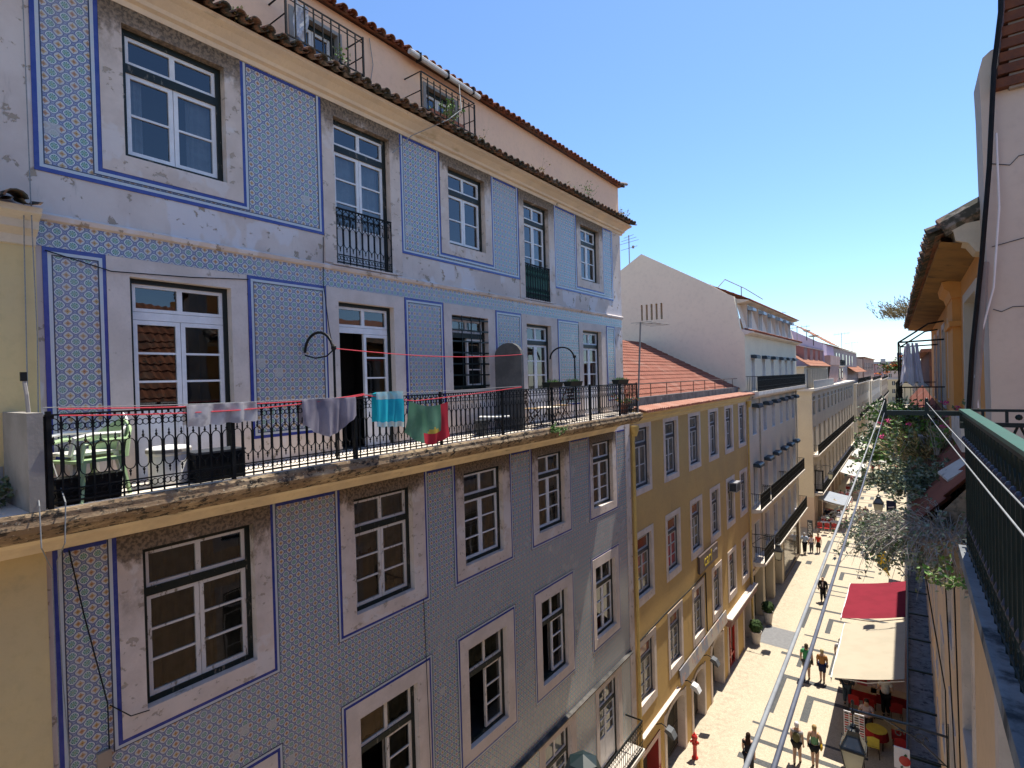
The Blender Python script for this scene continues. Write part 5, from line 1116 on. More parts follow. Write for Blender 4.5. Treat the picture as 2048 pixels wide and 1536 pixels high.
for i, (y, h, n, lab, mw, z) in enumerate(((3.95, .22, 12, 'small weed on the eaves above the first window', [(4, 2), (1, 1)], 5.12), (8.2, .42, 26, 'green weed tuft below the second caged attic window', [(1, 2), (4, 1)], 5.15), (9.3, .40, 14, 'bright yellow green weed on the eaves right of the second cage', [(1, 3), (4, 1)], 5.15), (14.0, .75, 22, 'tallest pale weed tuft on the eaves near the far end', [(4, 2), (1, 2)], 5.12), (16.6, .5, 30, 'dry grass tuft at the very corner of the eaves', [(4, 4)], 5.1), (11.6, .45, 8, 'thin dry stalks on the eaves midway along the attic', [(4, 2)], 5.15), (5.6, .45, 14, 'trailing weed under the first caged attic window', [(1, 2), (0, 1)], 5.16))):
    plant('weed', lab, 'weed', (L+.25, y, z), n, h, .45, .055, mw, 8, .15, .9, (.1, 0, 0), .003, EW, 20+i, base_r=.16)
plant('weed', 'fresh green weed sprouting from the edge of the long balcony slab', 'weed', (-6.82, 10.85, -1.26), 22, .3, .8, .07, [(1, 3), (0, 1)], 12, .5, .5, (.3, 0, 0), .003, None, 40, base_r=.08)
# ================================================================ STREET
def calcada(name, a, b, jn, sc_=13.0):
    t = NT(name); v = t.coord(); vo = t.n("ShaderNodeTexVoronoi", feature='DISTANCE_TO_EDGE'); vo.inputs['Scale'].default_value = sc_; t.lk(v, vo.inputs['Vector'])
    vc = t.n("ShaderNodeTexVoronoi"); vc.inputs['Scale'].default_value = sc_; t.lk(v, vc.inputs['Vector']); s_ = t.n("ShaderNodeSeparateColor"); t.lk(vc.outputs['Color'], s_.inputs[0])
    col = t.mix(s_.outputs[0], a, b); col = t.mix(t.math('MULTIPLY', t.sstep(vo.outputs['Distance'], .10, .03), .55), col, jn)
    col = t.mix(t.math('MULTIPLY', t.sstep(t.noise(v, .35, 5), .45, .7), .35), col, sc(a, .72))
    x, y, z = t.sep(v)
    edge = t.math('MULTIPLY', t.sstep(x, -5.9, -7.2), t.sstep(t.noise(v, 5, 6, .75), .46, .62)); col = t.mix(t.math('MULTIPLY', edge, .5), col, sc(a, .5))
    col = t.mix(t.math('MULTIPLY', t.sstep(t.noise(v, 9, 4), .66, .72), .5), col, sc(a, .55))
    return t.finish(col, .75, .25, 0, vo.outputs['Distance'], .006, .6)
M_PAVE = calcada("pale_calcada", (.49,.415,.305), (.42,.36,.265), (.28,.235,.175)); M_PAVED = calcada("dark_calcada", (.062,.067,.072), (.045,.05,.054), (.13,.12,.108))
mb = MB(); mb.quad((-400,-300,G-.03),(400,-300,G-.03),(400,1500,G-.03),(-400,1500,G-.03)); struct('ground', mb, mat("city_ground", (.30,.27,.23), None, .05, .9))
mb = MB(); mb.quad((-30,-20,G),(9,-20,G),(9,330,G),(-30,330,G)); struct('street', mb, M_PAVE)
mb = MB(); zz = G+.004
def pv(x0, x1, y0, y1): mb.quad((x0,y0,zz),(x1,y0,zz),(x1,y1,zz),(x0,y1,zz))
for base in (0.0, -9.75):
    y = base
    pv(-5.69, -5.31, 26.72+y, 30.2+y); pv(-5.69, -1.0, 30.2+y, 30.55+y); pv(-4.24, -3.93, 26.8+y, 28.85+y); pv(-4.24, -1.2, 28.85+y, 29.14+y)
    pv(-5.95, -1.6, 25.50+y, 25.66+y); pv(-5.97, -1.6, 24.25+y, 24.52+y); pv(-5.95, -1.4, 22.85+y, 23.2+y)
pv(-6.04, -4.9, 32.72, 33.02); pv(-5.12, -4.9, 31.7, 32.72); pv(-5.2, -3.63, 34.0, 34.28); pv(-3.63, -3.40, 31.7, 34.28); pv(-5.3, -1.8, 35.75, 35.92)
pv(-5.79, -5.45, 36.75, 40.0); pv(-5.79, -1.0, 40.0, 40.3); pv(-4.35, -4.08, 36.7, 38.7); pv(-4.35, -1.2, 38.7, 39.0)
for y in (43.1, 44.0, 45.1): pv(-5.9, -1.5, y, y+.16+.1*(y > 45))
pv(-5.7, -5.42, 46.5, 49.75); pv(-5.7, -2.4, 49.75, 50.02); pv(-4.55, -4.28, 46.65, 48.35); pv(-4.55, -2.4, 48.35, 48.6); pv(-7.1, -6.7, 49.2, 50.1)
pv(-6.33, -6.04, 53.1, 57.1); pv(-6.04, -2.6, 56.85, 57.15); pv(-4.99, -3.4, 55.8, 56.05); pv(-3.65, -3.4, 54.2, 55.8); pv(-4.99, -4.74, 54.2, 55.8); pv(-5.9, -2.6, 53.2, 53.4)
k = 0; y = 58.6
while y < 250:
    pv(-5.9, -1.2, y, y+.22); pv(-5.9, -1.2, y+1.5, y+1.6)
    for j, x in enumerate((-5.1, -4.1, -2.9)): 
        if (k+j) % 3: pv(x, x+.38, y+1.9+.3*j, y+3.6+.3*j)
    pv(-3.2, -2.9, y+.5, y+1.1); y += 4.2; k += 1
struct('paving_pattern', mb, M_PAVED)
mb = MB(); mb.quad((-7.42,33.45,G+.008),(-5.70,33.35,G+.008),(-5.73,35.85,G+.008),(-7.40,35.95,G+.008)); tag(mb.build('grey_patch', mat("grey_patch_tone", (.20,.20,.205), (.17,.17,.175), 6, .95), origin=(-6.5, 34.6, G)), 'plain flat grey patch on the paving by the two planters', 'carpet')  # flat four-cornered sheet in dark grey, just above the paving
# fire hydrant, planters
hy = thing('fire_hydrant', 'red fire hydrant on the pavement before the ochre house arches', 'hydrant', (-7.32, 21.8, G))
mb = MB(); mb.lathe([(.13,0),(.13,.05),(.08,.07),(.08,.55),(.11,.57),(.11,.62),(.09,.64),(.10,.80),(.12,.83),(.12,.9),(.08,.97),(.03,1.0),(.03,1.06),(.01,1.07)], (-7.32,21.8,G), 12); mb.build('barrel', mat("hydrant_red", (.55,.03,.025), (.45,.025,.02), 6, .4, .5), hy, smooth=True)
mb = MB(); mb.tube([(-7.32,21.8,G+.72),(-7.14,21.72,G+.72)], .055, 8); mb.tube([(-7.32,21.8,G+.72),(-7.45,21.66,G+.72)], .05, 8); mb.build('outlet', bpy.data.materials["hydrant_red"], hy)
M_TOP = mat("topiary_green", (.035,.07,.022), (.06,.10,.03), 20, .8)
for i, (x, y) in enumerate(((-7.42, 33.2), (-7.38, 36.3))):
    pt = thing('planter', ('white pot with a clipped ball shrub at the near edge of the grey patch', 'white pot with a clipped ball shrub at the far edge of the grey patch')[i], 'planter', (x, y, G), 'potted ball shrubs')
    mb = MB(); mb.lathe([(.19,0),(.21,.05),(.29,.62),(.32,.64),(.32,.72),(.27,.72),(.25,.62)], (x,y,G), 14); mb.build('pot', M_SLAB, pt)
    rnd = random.Random(i); mb = MB()
    for k in range(500):
        d = Vector((rnd.gauss(0,1), rnd.gauss(0,1), rnd.gauss(0,1))).normalized(); p = Vector((x,y,G+1.0))+d*.36*rnd.uniform(.75,1.05); w = d.orthogonal().normalized()*.05; u = d.cross(w).normalized()*.05; mb.poly([p-w, p+u*1.2+d*.03, p+w, p-u])
    mb.ell((x,y,G+1.0), .28,.28,.28, 10, 7); mb.build('ball_shrub', M_TOP, pt)
# ---- street lanterns on wall brackets
M_LGLASS = cloth_mat("frosted_lantern_glass", (.80,.77,.62), (.72,.70,.57), .6, 3); M_LBLK = mat("black_lantern_iron", (.015,.018,.018), (.03,.033,.033), 14, .4, .5)
def lantern(label, x, y, z, wallx):
    """z is the hook at the end of the arm"""
    t = thing('street_lantern', label, 'street lamp', (x, y, z-1.3), 'wall mounted street lanterns')
    d = 1 if wallx > x else -1
    a = MB(); a.tube([(x-.05*d, y, z), (x+(wallx-x)*.6, y, z+.03), (wallx, y, z-.0)], .024, 6); a.tube([(x+(wallx-x)*.35, y, z), (x+(wallx-x)*.7, y, z-.22), (wallx, y, z-.62)], .016, 5)
    a.box(wallx-.02*d, wallx, y-.04, y+.04, z-.75, z+.25)
    for c, r in ((.72, .13), (.5, .09)): a.tube([(x+(wallx-x)*c+r*math.cos(k*.6)*(1-k*.06), y, z-.20+r*math.sin(k*.6)*(1-k*.06)) for k in range(13)], .011, 4)
    a.build('bracket', M_LBLK, t)
    a = MB(); a.tube([(x, y, z+.18), (x, y, z-.36)], .014, 5); a.ell((x, y, z+.16), .035, .035, .06, 7, 5); a.ell((x, y, z-.05), .04, .04, .05, 7, 5)
    a.lathe([(.03,-.30),(.06,-.33),(.05,-.36),(.13,-.40),(.12,-.42)], (x,y,z), 8); a.build('hanger', M_LBLK, t)
    a = MB(); s2 = math.sqrt(2); a.lathe([(.09*s2,-.40),(.10*s2,-.52),(.215*s2,-.74),(.225*s2,-.76),(.215*s2,-.79)], (x,y,z), 4); 
    for sx in (-1, 1):
        for sy in (-1, 1):
            a.tube([(x+sx*.215, y+sy*.215, z-.78), (x+sx*.135, y+sy*.135, z-1.27)], .013, 4); a.tube([(x+sx*.215, y+sy*.215, z-.78), (x+sx*.235, y+sy*.235, z-.70)], .012, 4)
    for zz, w in ((-1.28, .145), (-.785, .222)):
        for sx, sy in ((1,0),(-1,0),(0,1),(0,-1)): a.box(x+sx*w-(.012 if sx else w), x+sx*w+(.012 if sx else w), y+sy*w-(.012 if sy else w), y+sy*w+(.012 if sy else w), z+zz-.012, z+zz+.012)
    a.box(x-.05, x+.05, y-.05, y+.05, z-1.36, z-1.29)
    a.build('frame', M_LBLK, t)
    a = MB(); a.lathe([(.125*s2,-1.27),(.205*s2,-.79)], (x,y,z), 4); a.build('glass', M_LGLASS, t)
    a = MB(); 
    for k in range(4):
        A = math.pi/2*k; ca, sa = math.cos(A), math.sin(A); f = lambda u, v, h: (x+ca*u-sa*v, y+sa*u+ca*v, z+h)
        a.quad(f(.115+.006,-.085,-.54), f(.115+.006,.085,-.54), f(.21+.006,.165,-.725), f(.21+.006,-.165,-.725))
    a.build('roof_pane', mat("smoky_lantern_glass", (.14,.14,.12), None, 3, .2, .6) if "smoky_lantern_glass" not in bpy.data.materials else bpy.data.materials["smoky_lantern_glass"], t)
lantern('nearest street lantern, hanging from a bracket on the right above the cafe', -1.09, 13.3, -7.20, .5)
lantern('small street lantern hanging over the right side of the street beside the shrubs', -1.42, 34.0, -6.25, .5)
lantern('street lantern on the bracket between the ochre house and the white house', -6.38, 34.6, -9.75, L)
lantern('street lantern on the corner of the limestone office block', -6.42, 61.0, -9.38, L)

# ---- awnings
def awning(label, x0, x1, y0, y1, z0, z1, m, group='cafe awnings', valance=.22, frame=True):
    """cloth from the wall edge (x0, z0) out to the front bar (x1, z1)"""
    t = thing('cafe_awning', label, 'awning', (x0, y0, z0), group); b = MB(); nu, nv = 10, 8; s = 1 if x1 > x0 else -1
    def P(i, j):
        u, v = i/nu, j/nv; return (x0+(x1-x0)*u, y0+(y1-y0)*v, z0+(z1-z0)*u-.06*math.sin(math.pi*u)+.015*math.sin(v*9)*u)
    for i in range(nu):
        for j in range(nv): b.quad(P(i, j), P(i+1, j), P(i+1, j+1), P(i, j+1))
    n = len(b.v); b.build('canopy', m, t, smooth=True)
    if valance:
        b = MB(); N = 24
        for j in range(N):
            f = lambda k, zz: (x1+s*.012, y0+(y1-y0)*k/N, z1+zz)
            b.quad(f(j, -.0), f(j+1, -.0), f(j+1, -valance-.03*(j % 2)), f(j, -valance-.03*((j+1) % 2)))
        b.build('valance', m, t)
    if frame:
        b = MB(); b.tube([(x1, y0, z1-.02), (x1, y1, z1-.02)], .035, 6)
        for y in (y0+.15, y1-.15): b.tube([(x0, y, z0-.15), ((x0+x1)/2, y, (z0+z1)/2-.28), (x1, y, z1-.04)], .022, 5)
        b.build('frame', M_WHITE, t)
    return t
M_AWC = cloth_mat("cream_awning_cloth", (.47,.41,.315), (.44,.385,.295), .12, 1); M_AWR = cloth_mat("crimson_awning_cloth", (.22,.022,.038), (.195,.02,.034), .12, 1)
M_AWG = cloth_mat("grey_awning_cloth", (.34,.37,.42), (.31,.34,.39), .2, 1); M_AWW = cloth_mat("white_awning_cloth", (.72,.70,.66), (.69,.67,.63), .3, 1)
awning('cream cafe awning at the bottom right, half in shade', -.36, -2.88, 26.0, 32.0, -12.25, -12.95, M_AWC)
awning('crimson cafe awning right behind the cream one', -.36, -3.10, 32.6, 38.2, -12.25, -12.95, M_AWR)
awning('light grey slatted awning at the corner of the limestone office block', L+.25, -5.1, 61.4, 66.3, -12.75, -13.25, M_AWG)
awning('large white awning past the grey one on the left', L+.3, -5.0, 77.0, 88.5, -12.3, -13.0, M_AWW); awning('white awning with a yellowish corner, second large one on the left', L+.3, -5.4, 93.0, 103, -12.3, -13.0, M_AWW); awning('grey topped white awning, third large one on the left', L+.3, -5.9, 106, 120, -12.3, -13.0, M_AWW)
awning('small white awning far down the left side before the crossing', L+.3, -5.4, 165, 178, -12.3, -13.2, M_AWW); awning('farthest white awning on the left side', L+.3, -5.4, 205, 222, -12.3, -13.2, M_AWW)
awning('striped red shop awning half hidden behind the silvery shrub', -.3, -1.3, 47.0, 50.0, -12.6, -13.2, M_AWR)
# ---- furniture
M_WOODT = mat("pale_wood_top", (.44,.30,.15), (.36,.24,.12), 3, .5); M_REDC = mat("dark_red_cloth", (.33,.012,.012), (.25,.01,.01), 3, .7); M_WHITEC = mat("white_linen", (.72,.70,.70), (.65,.63,.64), 4, .8)
M_DKWOOD = mat("dark_wood", (.07,.04,.025), (.045,.027,.018), 5, .55); M_REDP = mat("red_lacquer", (.40,.015,.015), (.33,.012,.012), 3, .4, .5); M_STEEL = mat("brushed_steel", (.45,.45,.46), None, 6, .35, .6, .6)
def table(label, x, y, w, d, mt, mc=None, rz=0, h=.75, group='cafe tables on the right', round_=False, name='cafe_table'):
    t = thing(name, label, 'table', (0,0,0), group); b = MB()
    if round_: b.lathe([(.02,h-.03),(w/2,h-.03),(w/2,h),(.02,h)], (0,0,0), 16)
    else: b.box(-w/2, w/2, -d/2, d/2, h-.035, h)
    b.build('tabletop', mt, t); 
    if mc:
        b = MB()
        if round_: b.lathe([(w/2+.01,h-.04),(w/2+.06,h-.33)], (0,0,0), 16)
        else: b.box(-w/2, w/2, -d/2-.014, -d/2-.002, h-.42, h-.002)
        b.build('cloth', mc, t)
    for sx in (-1, 1):
        for sy in (-1, 1):
            b = MB(); q = .35 if round_ else .5; b.box(sx*(w*q-.05)-.02, sx*(w*q-.05)+.02, sy*(d*q-.05)-.02, sy*(d*q-.05)+.02, 0, h-.036); b.build('leg', M_DKWOOD, t)
    t.location = (x, y, G); t.rotation_euler = (0, 0, rz); return t
def chair(label, m_seat, m_leg, group, name='cafe_chair', cover=None, arms=False):
    t = thing(name, label, 'chair', (0,0,0), group)
    b = MB(); b.box(-.21, .21, -.21, .21, .43, .465); b.build('seat', m_seat, t)
    b = MB(); pr = [(-.20, .50), (-.21, .86), (0, .92), (.21, .86), (.20, .50)]
    for (xa, za), (xb, zb) in zip(pr, pr[1:]): pass
    b.poly([(x, -.21-.12*(z-.46), z) for x, z in pr]); b.poly([(x, -.235-.12*(z-.46), z) for x, z in pr[::-1]])
    for i in range(5): (xa, za), (xb, zb) = pr[i], pr[(i+1) % 5]; b.quad((xa,-.21-.12*(za-.46),za),(xa,-.235-.12*(za-.46),za),(xb,-.235-.12*(zb-.46),zb),(xb,-.21-.12*(zb-.46),zb))
    b.build('backrest', m_seat, t)
    for sx in (-1, 1):
        for sy in (-1, 1): b = MB(); b.tube([(sx*.19, sy*.19, .43), (sx*.21, sy*.22, 0)], .016, 5); b.build('leg', m_leg, t)
    if cover:
        b = MB()
        for sx in (-1, 1): b.poly([(sx*.23,-.24,.90),(sx*.25,-.30,.60),(sx*.27,-.27,.28),(sx*.24,-.18,.5)]); 
        b.poly([(-.23,-.262,.93),(.23,-.262,.93),(.20,-.285,.80),(-.20,-.285,.80)]); b.build('cover', cover, t)
    if arms:
        b = MB()
        for sx in (-1, 1): b.tube([(sx*.22, -.22, .66), (sx*.25, .15, .66), (sx*.24, .2, .45)], .018, 5)
        b.build('armrest', m_seat, t)
    return t
t1 = table('long pale wood table with a dark red side cloth under the cream awning', -2.0, 29.75, 1.05, .62, M_WOODT, M_REDC); 
table('middle pale wood table with red side cloth, left of the standing waiter', -1.42, 29.9, .55, .62, M_WOODT, M_REDC, .0); table('pale wood table right of the standing waiter', -.62, 30.1, .75, .62, M_WOODT, M_REDC)
table('small wood table by the wall below the lantern bracket', -.58, 27.3, .55, .55, M_WOODT, M_REDC)
M_YELC = mat("yellow_cloth", (.58,.44,.06), (.5,.38,.06), 4, .7)
table('round table with a yellow cloth beside the menu board', -1.35, 26.7, .75, .75, M_YELC, M_REDC, round_=True)
for i, (x, y, rz) in enumerate(((-2.3, 28.9, 0), (-1.75, 28.95, .1), (-1.2, 31.0, 3.1), (-.75, 29.2, .2), (-2.1, 30.7, 3.2), (-.55, 26.5, .1))):
    c = chair('red lacquered chair ' + ('in front of the long table', 'in front of the middle table', 'behind the tables near the wall', 'in front of the table right of the waiter', 'behind the long table', 'beside the small table by the wall')[i], M_REDP, M_DKWOOD, 'red chairs under the cream awning'); c.location = (x, y, G); c.rotation_euler = (0, 0, rz)
c = chair('yellow chair with its back to the camera at the round table', M_YELC, M_DKWOOD, None); c.location = (-1.45, 26.0, G); c.rotation_euler = (0, 0, .1)
mn = thing('menu_board', 'white menu board covered with rows of food photos behind the nearest lantern', 'sign', (-2.0, 25.0, G))
mb = MB(); mb.box(-2.36, -1.66, 25.0, 25.03, G+.95, G+2.05); mb.build('board', M_WHITEC, mn)
mb = MB(); mb.tube([(-2.3, 25.02, G+.95), (-2.35, 24.8, G)], .015, 5); mb.tube([(-1.72, 25.02, G+.95), (-1.67, 24.8, G)], .015, 5); mb.tube([(-2.0, 25.04, G+1.0), (-2.0, 25.5, G)], .015, 5); mb.build('stand', M_IRON, mn)
rnd = random.Random(3)
for cidx, mm in enumerate((M_REDP, M_WOODT, M_DKWOOD)):
    mb = MB()
    for r_ in range(11):
        for c_ in range(4):
            if (r_*4+c_*7+r_*r_) % 3 == cidx: x = -2.33+c_*.17; z = G+1.0+r_*.094; mb.box(x, x+.14, 24.994, 24.999, z, z+.055)
    o = mb.build('photo_print', mm, mn); o['kind'] = 'stuff'
ap = thing('apple_sign', 'white hanging sign with a red apple at the bottom right', 'sign', (-.05, 14.1, -8.2))
mb = MB(); mb.box(-.41, -.13, 14.1, 14.13, -8.62, -8.16); mb.build('board', M_WHITEC, ap)
mb = MB(); mb.lathe_e([(math.sin(math.pi*i/10)*(1-.25*(i < 4)*(4-i)/4), -math.cos(math.pi*i/10)) for i in range(11)], (-.22, 14.095, -8.42), .105, .012, .11, 16); mb.build('apple', M_REDP, ap)
mb = MB(); mb.poly([(-.24,14.09,-8.30),(-.20,14.09,-8.25),(-.17,14.09,-8.30),(-.21,14.09,-8.32)]); mb.poly([(-.30,14.09,-8.56),(-.26,14.09,-8.53),(-.25,14.09,-8.57),(-.29,14.09,-8.60)]); mb.build('leaf', mat("sign_leaf_green", (.03,.10,.04), None, 5, .6), ap)
mb = MB(); mb.tube([(-.13, 14.115, -8.25), (.5, 14.115, -8.25)], .012, 5); mb.build('bracket', M_IRON, ap)
# flag, navy sign
fl = thing('yellow_flag', 'mustard yellow flag hanging over the street from a slanted pole', 'flag', (-.3, 44, -13.7))
mb = MB(); mb.tube([(-.3, 44, -14.0), (-2.02, 44, -11.3)], .03, 5); mb.build('pole', M_GREYR, fl)
mb = MB(); n = 10
for i in range(n):
    for j in range(8):
        f = lambda a, b: (-1.98+.67*a/n + .06*math.sin(b*.9), 44+.07*math.sin(a*1.6+b*.4), -11.55-1.15*a/n - (1.75-.45*a/n)*b/8)
        mb.quad(f(i,j), f(i+1,j), f(i+1,j+1), f(i,j+1))
mb.build('cloth', cloth_mat("mustard_flag", (.50,.33,.02), (.42,.27,.02), .4), fl, smooth=True)
nv = thing('navy_sign', 'navy projecting sign with a pale stroke half hidden by the shrub', 'sign', (-.3, 42, -9)); mb = MB(); mb.box(-1.34, -.82, 42.0, 42.06, -9.25, -8.45); mb.build('board', mat("navy_sign_board", (.012,.02,.07), None, 4, .4), nv); mb = MB(); mb.obox((-1.08, 41.995, -8.85), (.16, 0, .03), (0, .003, 0), (-.02, 0, .04)); mb.build('stroke', M_WHITEC, nv); mb = MB(); mb.box(-.82, .5, 42.02, 42.05, -8.55, -8.5); mb.build('arm', M_IRON, nv)
# left: hanging striped banner, vertical sign
bn = thing('hanging_banner', 'black banner with white vertical stripes on the corner of the limestone block', 'banner', (L, 61.5, -10)); mb = MB(); mb.box(L+.03, L+.78, 61.5, 61.54, -12.1, -10.0); mb.build('cloth', M_IRON, bn)
for k in range(5): mb = MB(); mb.box(L+.14+k*.11, L+.175+k*.11, 61.49, 61.498, -11.85, -10.08); mb.build('stripe', M_WHITEC, bn)
mb = MB(); mb.box(L, L+.8, 61.505, 61.53, -9.99, -9.95); mb.build('arm', M_IRON, bn)
vs = thing('upright_sign', 'narrow black upright sign with white letters by the corner pillar', 'sign', (-7.75, 56.8, G)); mb = MB(); mb.box(-7.95, -7.5, 56.8, 56.86, G+.1, G+1.75); mb.build('panel', M_GREYW, vs); mb = MB(); mb.box(-7.98, -7.47, 56.7, 56.96, G, G+.1); mb.build('foot', M_IRON, vs)
text_mesh('CREDIT', .36, M_WHITEC, 'lettering', vs, (-7.72, 56.795, G+.95), (R(90), R(-90), 0), .002)
# cafe terrace on the left
LC = 'white covered red chairs on the left terrace'; proto = None; ci = 0; rnd = random.Random(11)
spots = [(-7.3, 59.7, 3.14), (-6.7, 59.75, 3.1), (-6.1, 59.9, 3.2), (-5.75, 61.6, 1.5), (-5.7, 63.0, 1.6), (-5.7, 64.4, 1.5), (-7.2, 62.2, 0), (-6.6, 62.3, .1), (-7.2, 65.0, 3.1), (-6.6, 65.1, 3.2), (-7.2, 68.0, 0), (-6.5, 68.1, 0), (-5.8, 69.0, 1.6), (-7.1, 72.0, 3.1), (-6.4, 72.0, 3.1), (-5.8, 73.0, 1.5), (-6.9, 75.5, 0), (-6.2, 76, 0), (-5.6, 79, 1.5), (-6.6, 81, 0), (-5.7, 84, 1.6), (-6.6, 87, 0), (-6.8, 90.5, 0), (-5.9, 91, 0), (-6.9, 97, 0), (-6.2, 99, 0), (-6.6, 112, 0), (-6.0, 114, 0)]
lc_lab = ['left', 'middle', 'right']
for i, (x, y, rz) in enumerate(spots):
    if i == 0: proto = c = chair('', M_REDP, M_STEEL, LC, cover=M_WHITEC)
    else: c = copy_tree(proto)
    c.location = (x, y, G); c.rotation_euler = (0, 0, rz)
    c['label'] = ('white covered red chair, %s of three in the front row of the left terrace' % lc_lab[i]) if i < 3 else 'red chair with white cover further back on the left cafe terrace'
proto = None
for i, (x, y) in enumerate(((-6.95, 60.9), (-6.2, 61.6), (-6.9, 63.6), (-6.2, 64.6), (-6.9, 69.5), (-6.2, 70.5), (-6.6, 74), (-6.3, 78.5), (-6.2, 82.5), (-6.3, 86), (-6.4, 94), (-6.5, 98), (-6.3, 113))):
    if i == 0: proto = c = table('', 0, 0, .75, .75, M_WHITEC, None, group='dark legged tables on the left terrace')
    else: c = copy_tree(proto)
    c.location = (x, y, G); c['label'] = 'dark legged table with a white top on the left cafe terrace'
pl_ = MB(); pl_.box(-7.0, -6.2, 66.5, 100, G, G+.06); tag(pl_.build('duckboard', mat("grey_duckboard", (.24,.22,.24), (.18,.165,.18), 8, .8), origin=(-6.6, 66.5, G)), 'grey plank walkway running through the left cafe terrace', 'walkway')
for i, (x, y, m_, lab) in enumerate(((-2.4, 112, cloth_mat("teal_parasol", (.30,.50,.46), None, .3), 'pale teal parasol on the right side cafe far down the street'), (-2.3, 96, M_AWW, 'white parasol nearest on the right side cafe'), (-1.6, 124, M_AWW, 'white parasol farthest on the right side cafe'), (-6.3, 62.7, M_AWC, 'cream round parasol beside the grey slatted awning'))):
    t = thing('parasol', lab, 'parasol', (x, y, G), 'cafe parasols'); zc = 2.2 if i < 3 else 2.0; rr_ = 1.7 if i < 3 else .85
    mb = MB(); mb.lathe([(.03,zc+.75),(rr_*.55,zc+.42),(rr_,zc),(rr_,zc-.15),(rr_*.98,zc-.15),(rr_*.96,zc-.0),(rr_*.5,zc+.38)], (x,y,G), 8); mb.build('canopy', m_, t)
    mb = MB(); mb.tube([(x,y,G),(x,y,G+zc+.8)], .03, 6); mb.build('pole', M_STEEL, t)
for i, (x, y) in enumerate(((-2.2, 93), (-1.6, 97), (-2.3, 101), (-1.7, 106), (-2.1, 115))):
    c = table(('red cloth table by the white parasol', 'red cloth table against the right wall', 'red cloth table in the middle of the right cafe', 'red cloth table further down the right cafe', 'red cloth table beyond the teal parasol')[i], x, y, 1.0, 1.4, M_WHITEC if i % 2 else M_REDC, M_REDC, group='red tables of the far right cafe')

# ================================================================ PEOPLE
SKIN = mat("skin", (.52,.33,.23), (.47,.29,.20), 12, .55, coord='obj'); SKIN2 = mat("tanned_skin", (.36,.20,.13), None, 12, .55, coord='obj')
CM = {}
def cm(c):
    k = "fabric_%03d_%03d_%03d" % tuple(int(x*255) for x in c)
    if k not in CM: CM[k] = mat(k, c, sc(c, .78), 9, .85, .15, coord='obj')
    return CM[k]
def skin_mesh(name, pts, edges, m, parent, lvl=1):
    me = bpy.data.meshes.new(name); me.from_pydata([p[:3] for p in pts], edges, []); o = bpy.data.objects.new(name, me); COL.objects.link(o)
    sk = o.modifiers.new('Skin', 'SKIN'); sk.use_smooth_shade = True; sk.branch_smoothing = .4
    lay = me.skin_vertices[0].data if me.skin_vertices else None
    for i, p in enumerate(pts):
        rx_, ry_ = (p[3], p[4]) if len(p) > 4 else (p[3], p[3]); lay[i].radius = (rx_, ry_); lay[i].use_root = (i == 0)
    ss = o.modifiers.new('Sub', 'SUBSURF'); ss.levels = lvl; ss.render_levels = lvl
    dg = bpy.context.evaluated_depsgraph_get(); nm = bpy.data.meshes.new_from_object(o.evaluated_get(dg)); bpy.data.objects.remove(o); bpy.data.meshes.remove(me)
    nm.name = name; nm.materials.clear(); nm.materials.append(m); nm.polygons.foreach_set('use_smooth', [True]*len(nm.polygons))
    r = bpy.data.objects.new(name, nm); COL.objects.link(r); r.parent = parent; return r
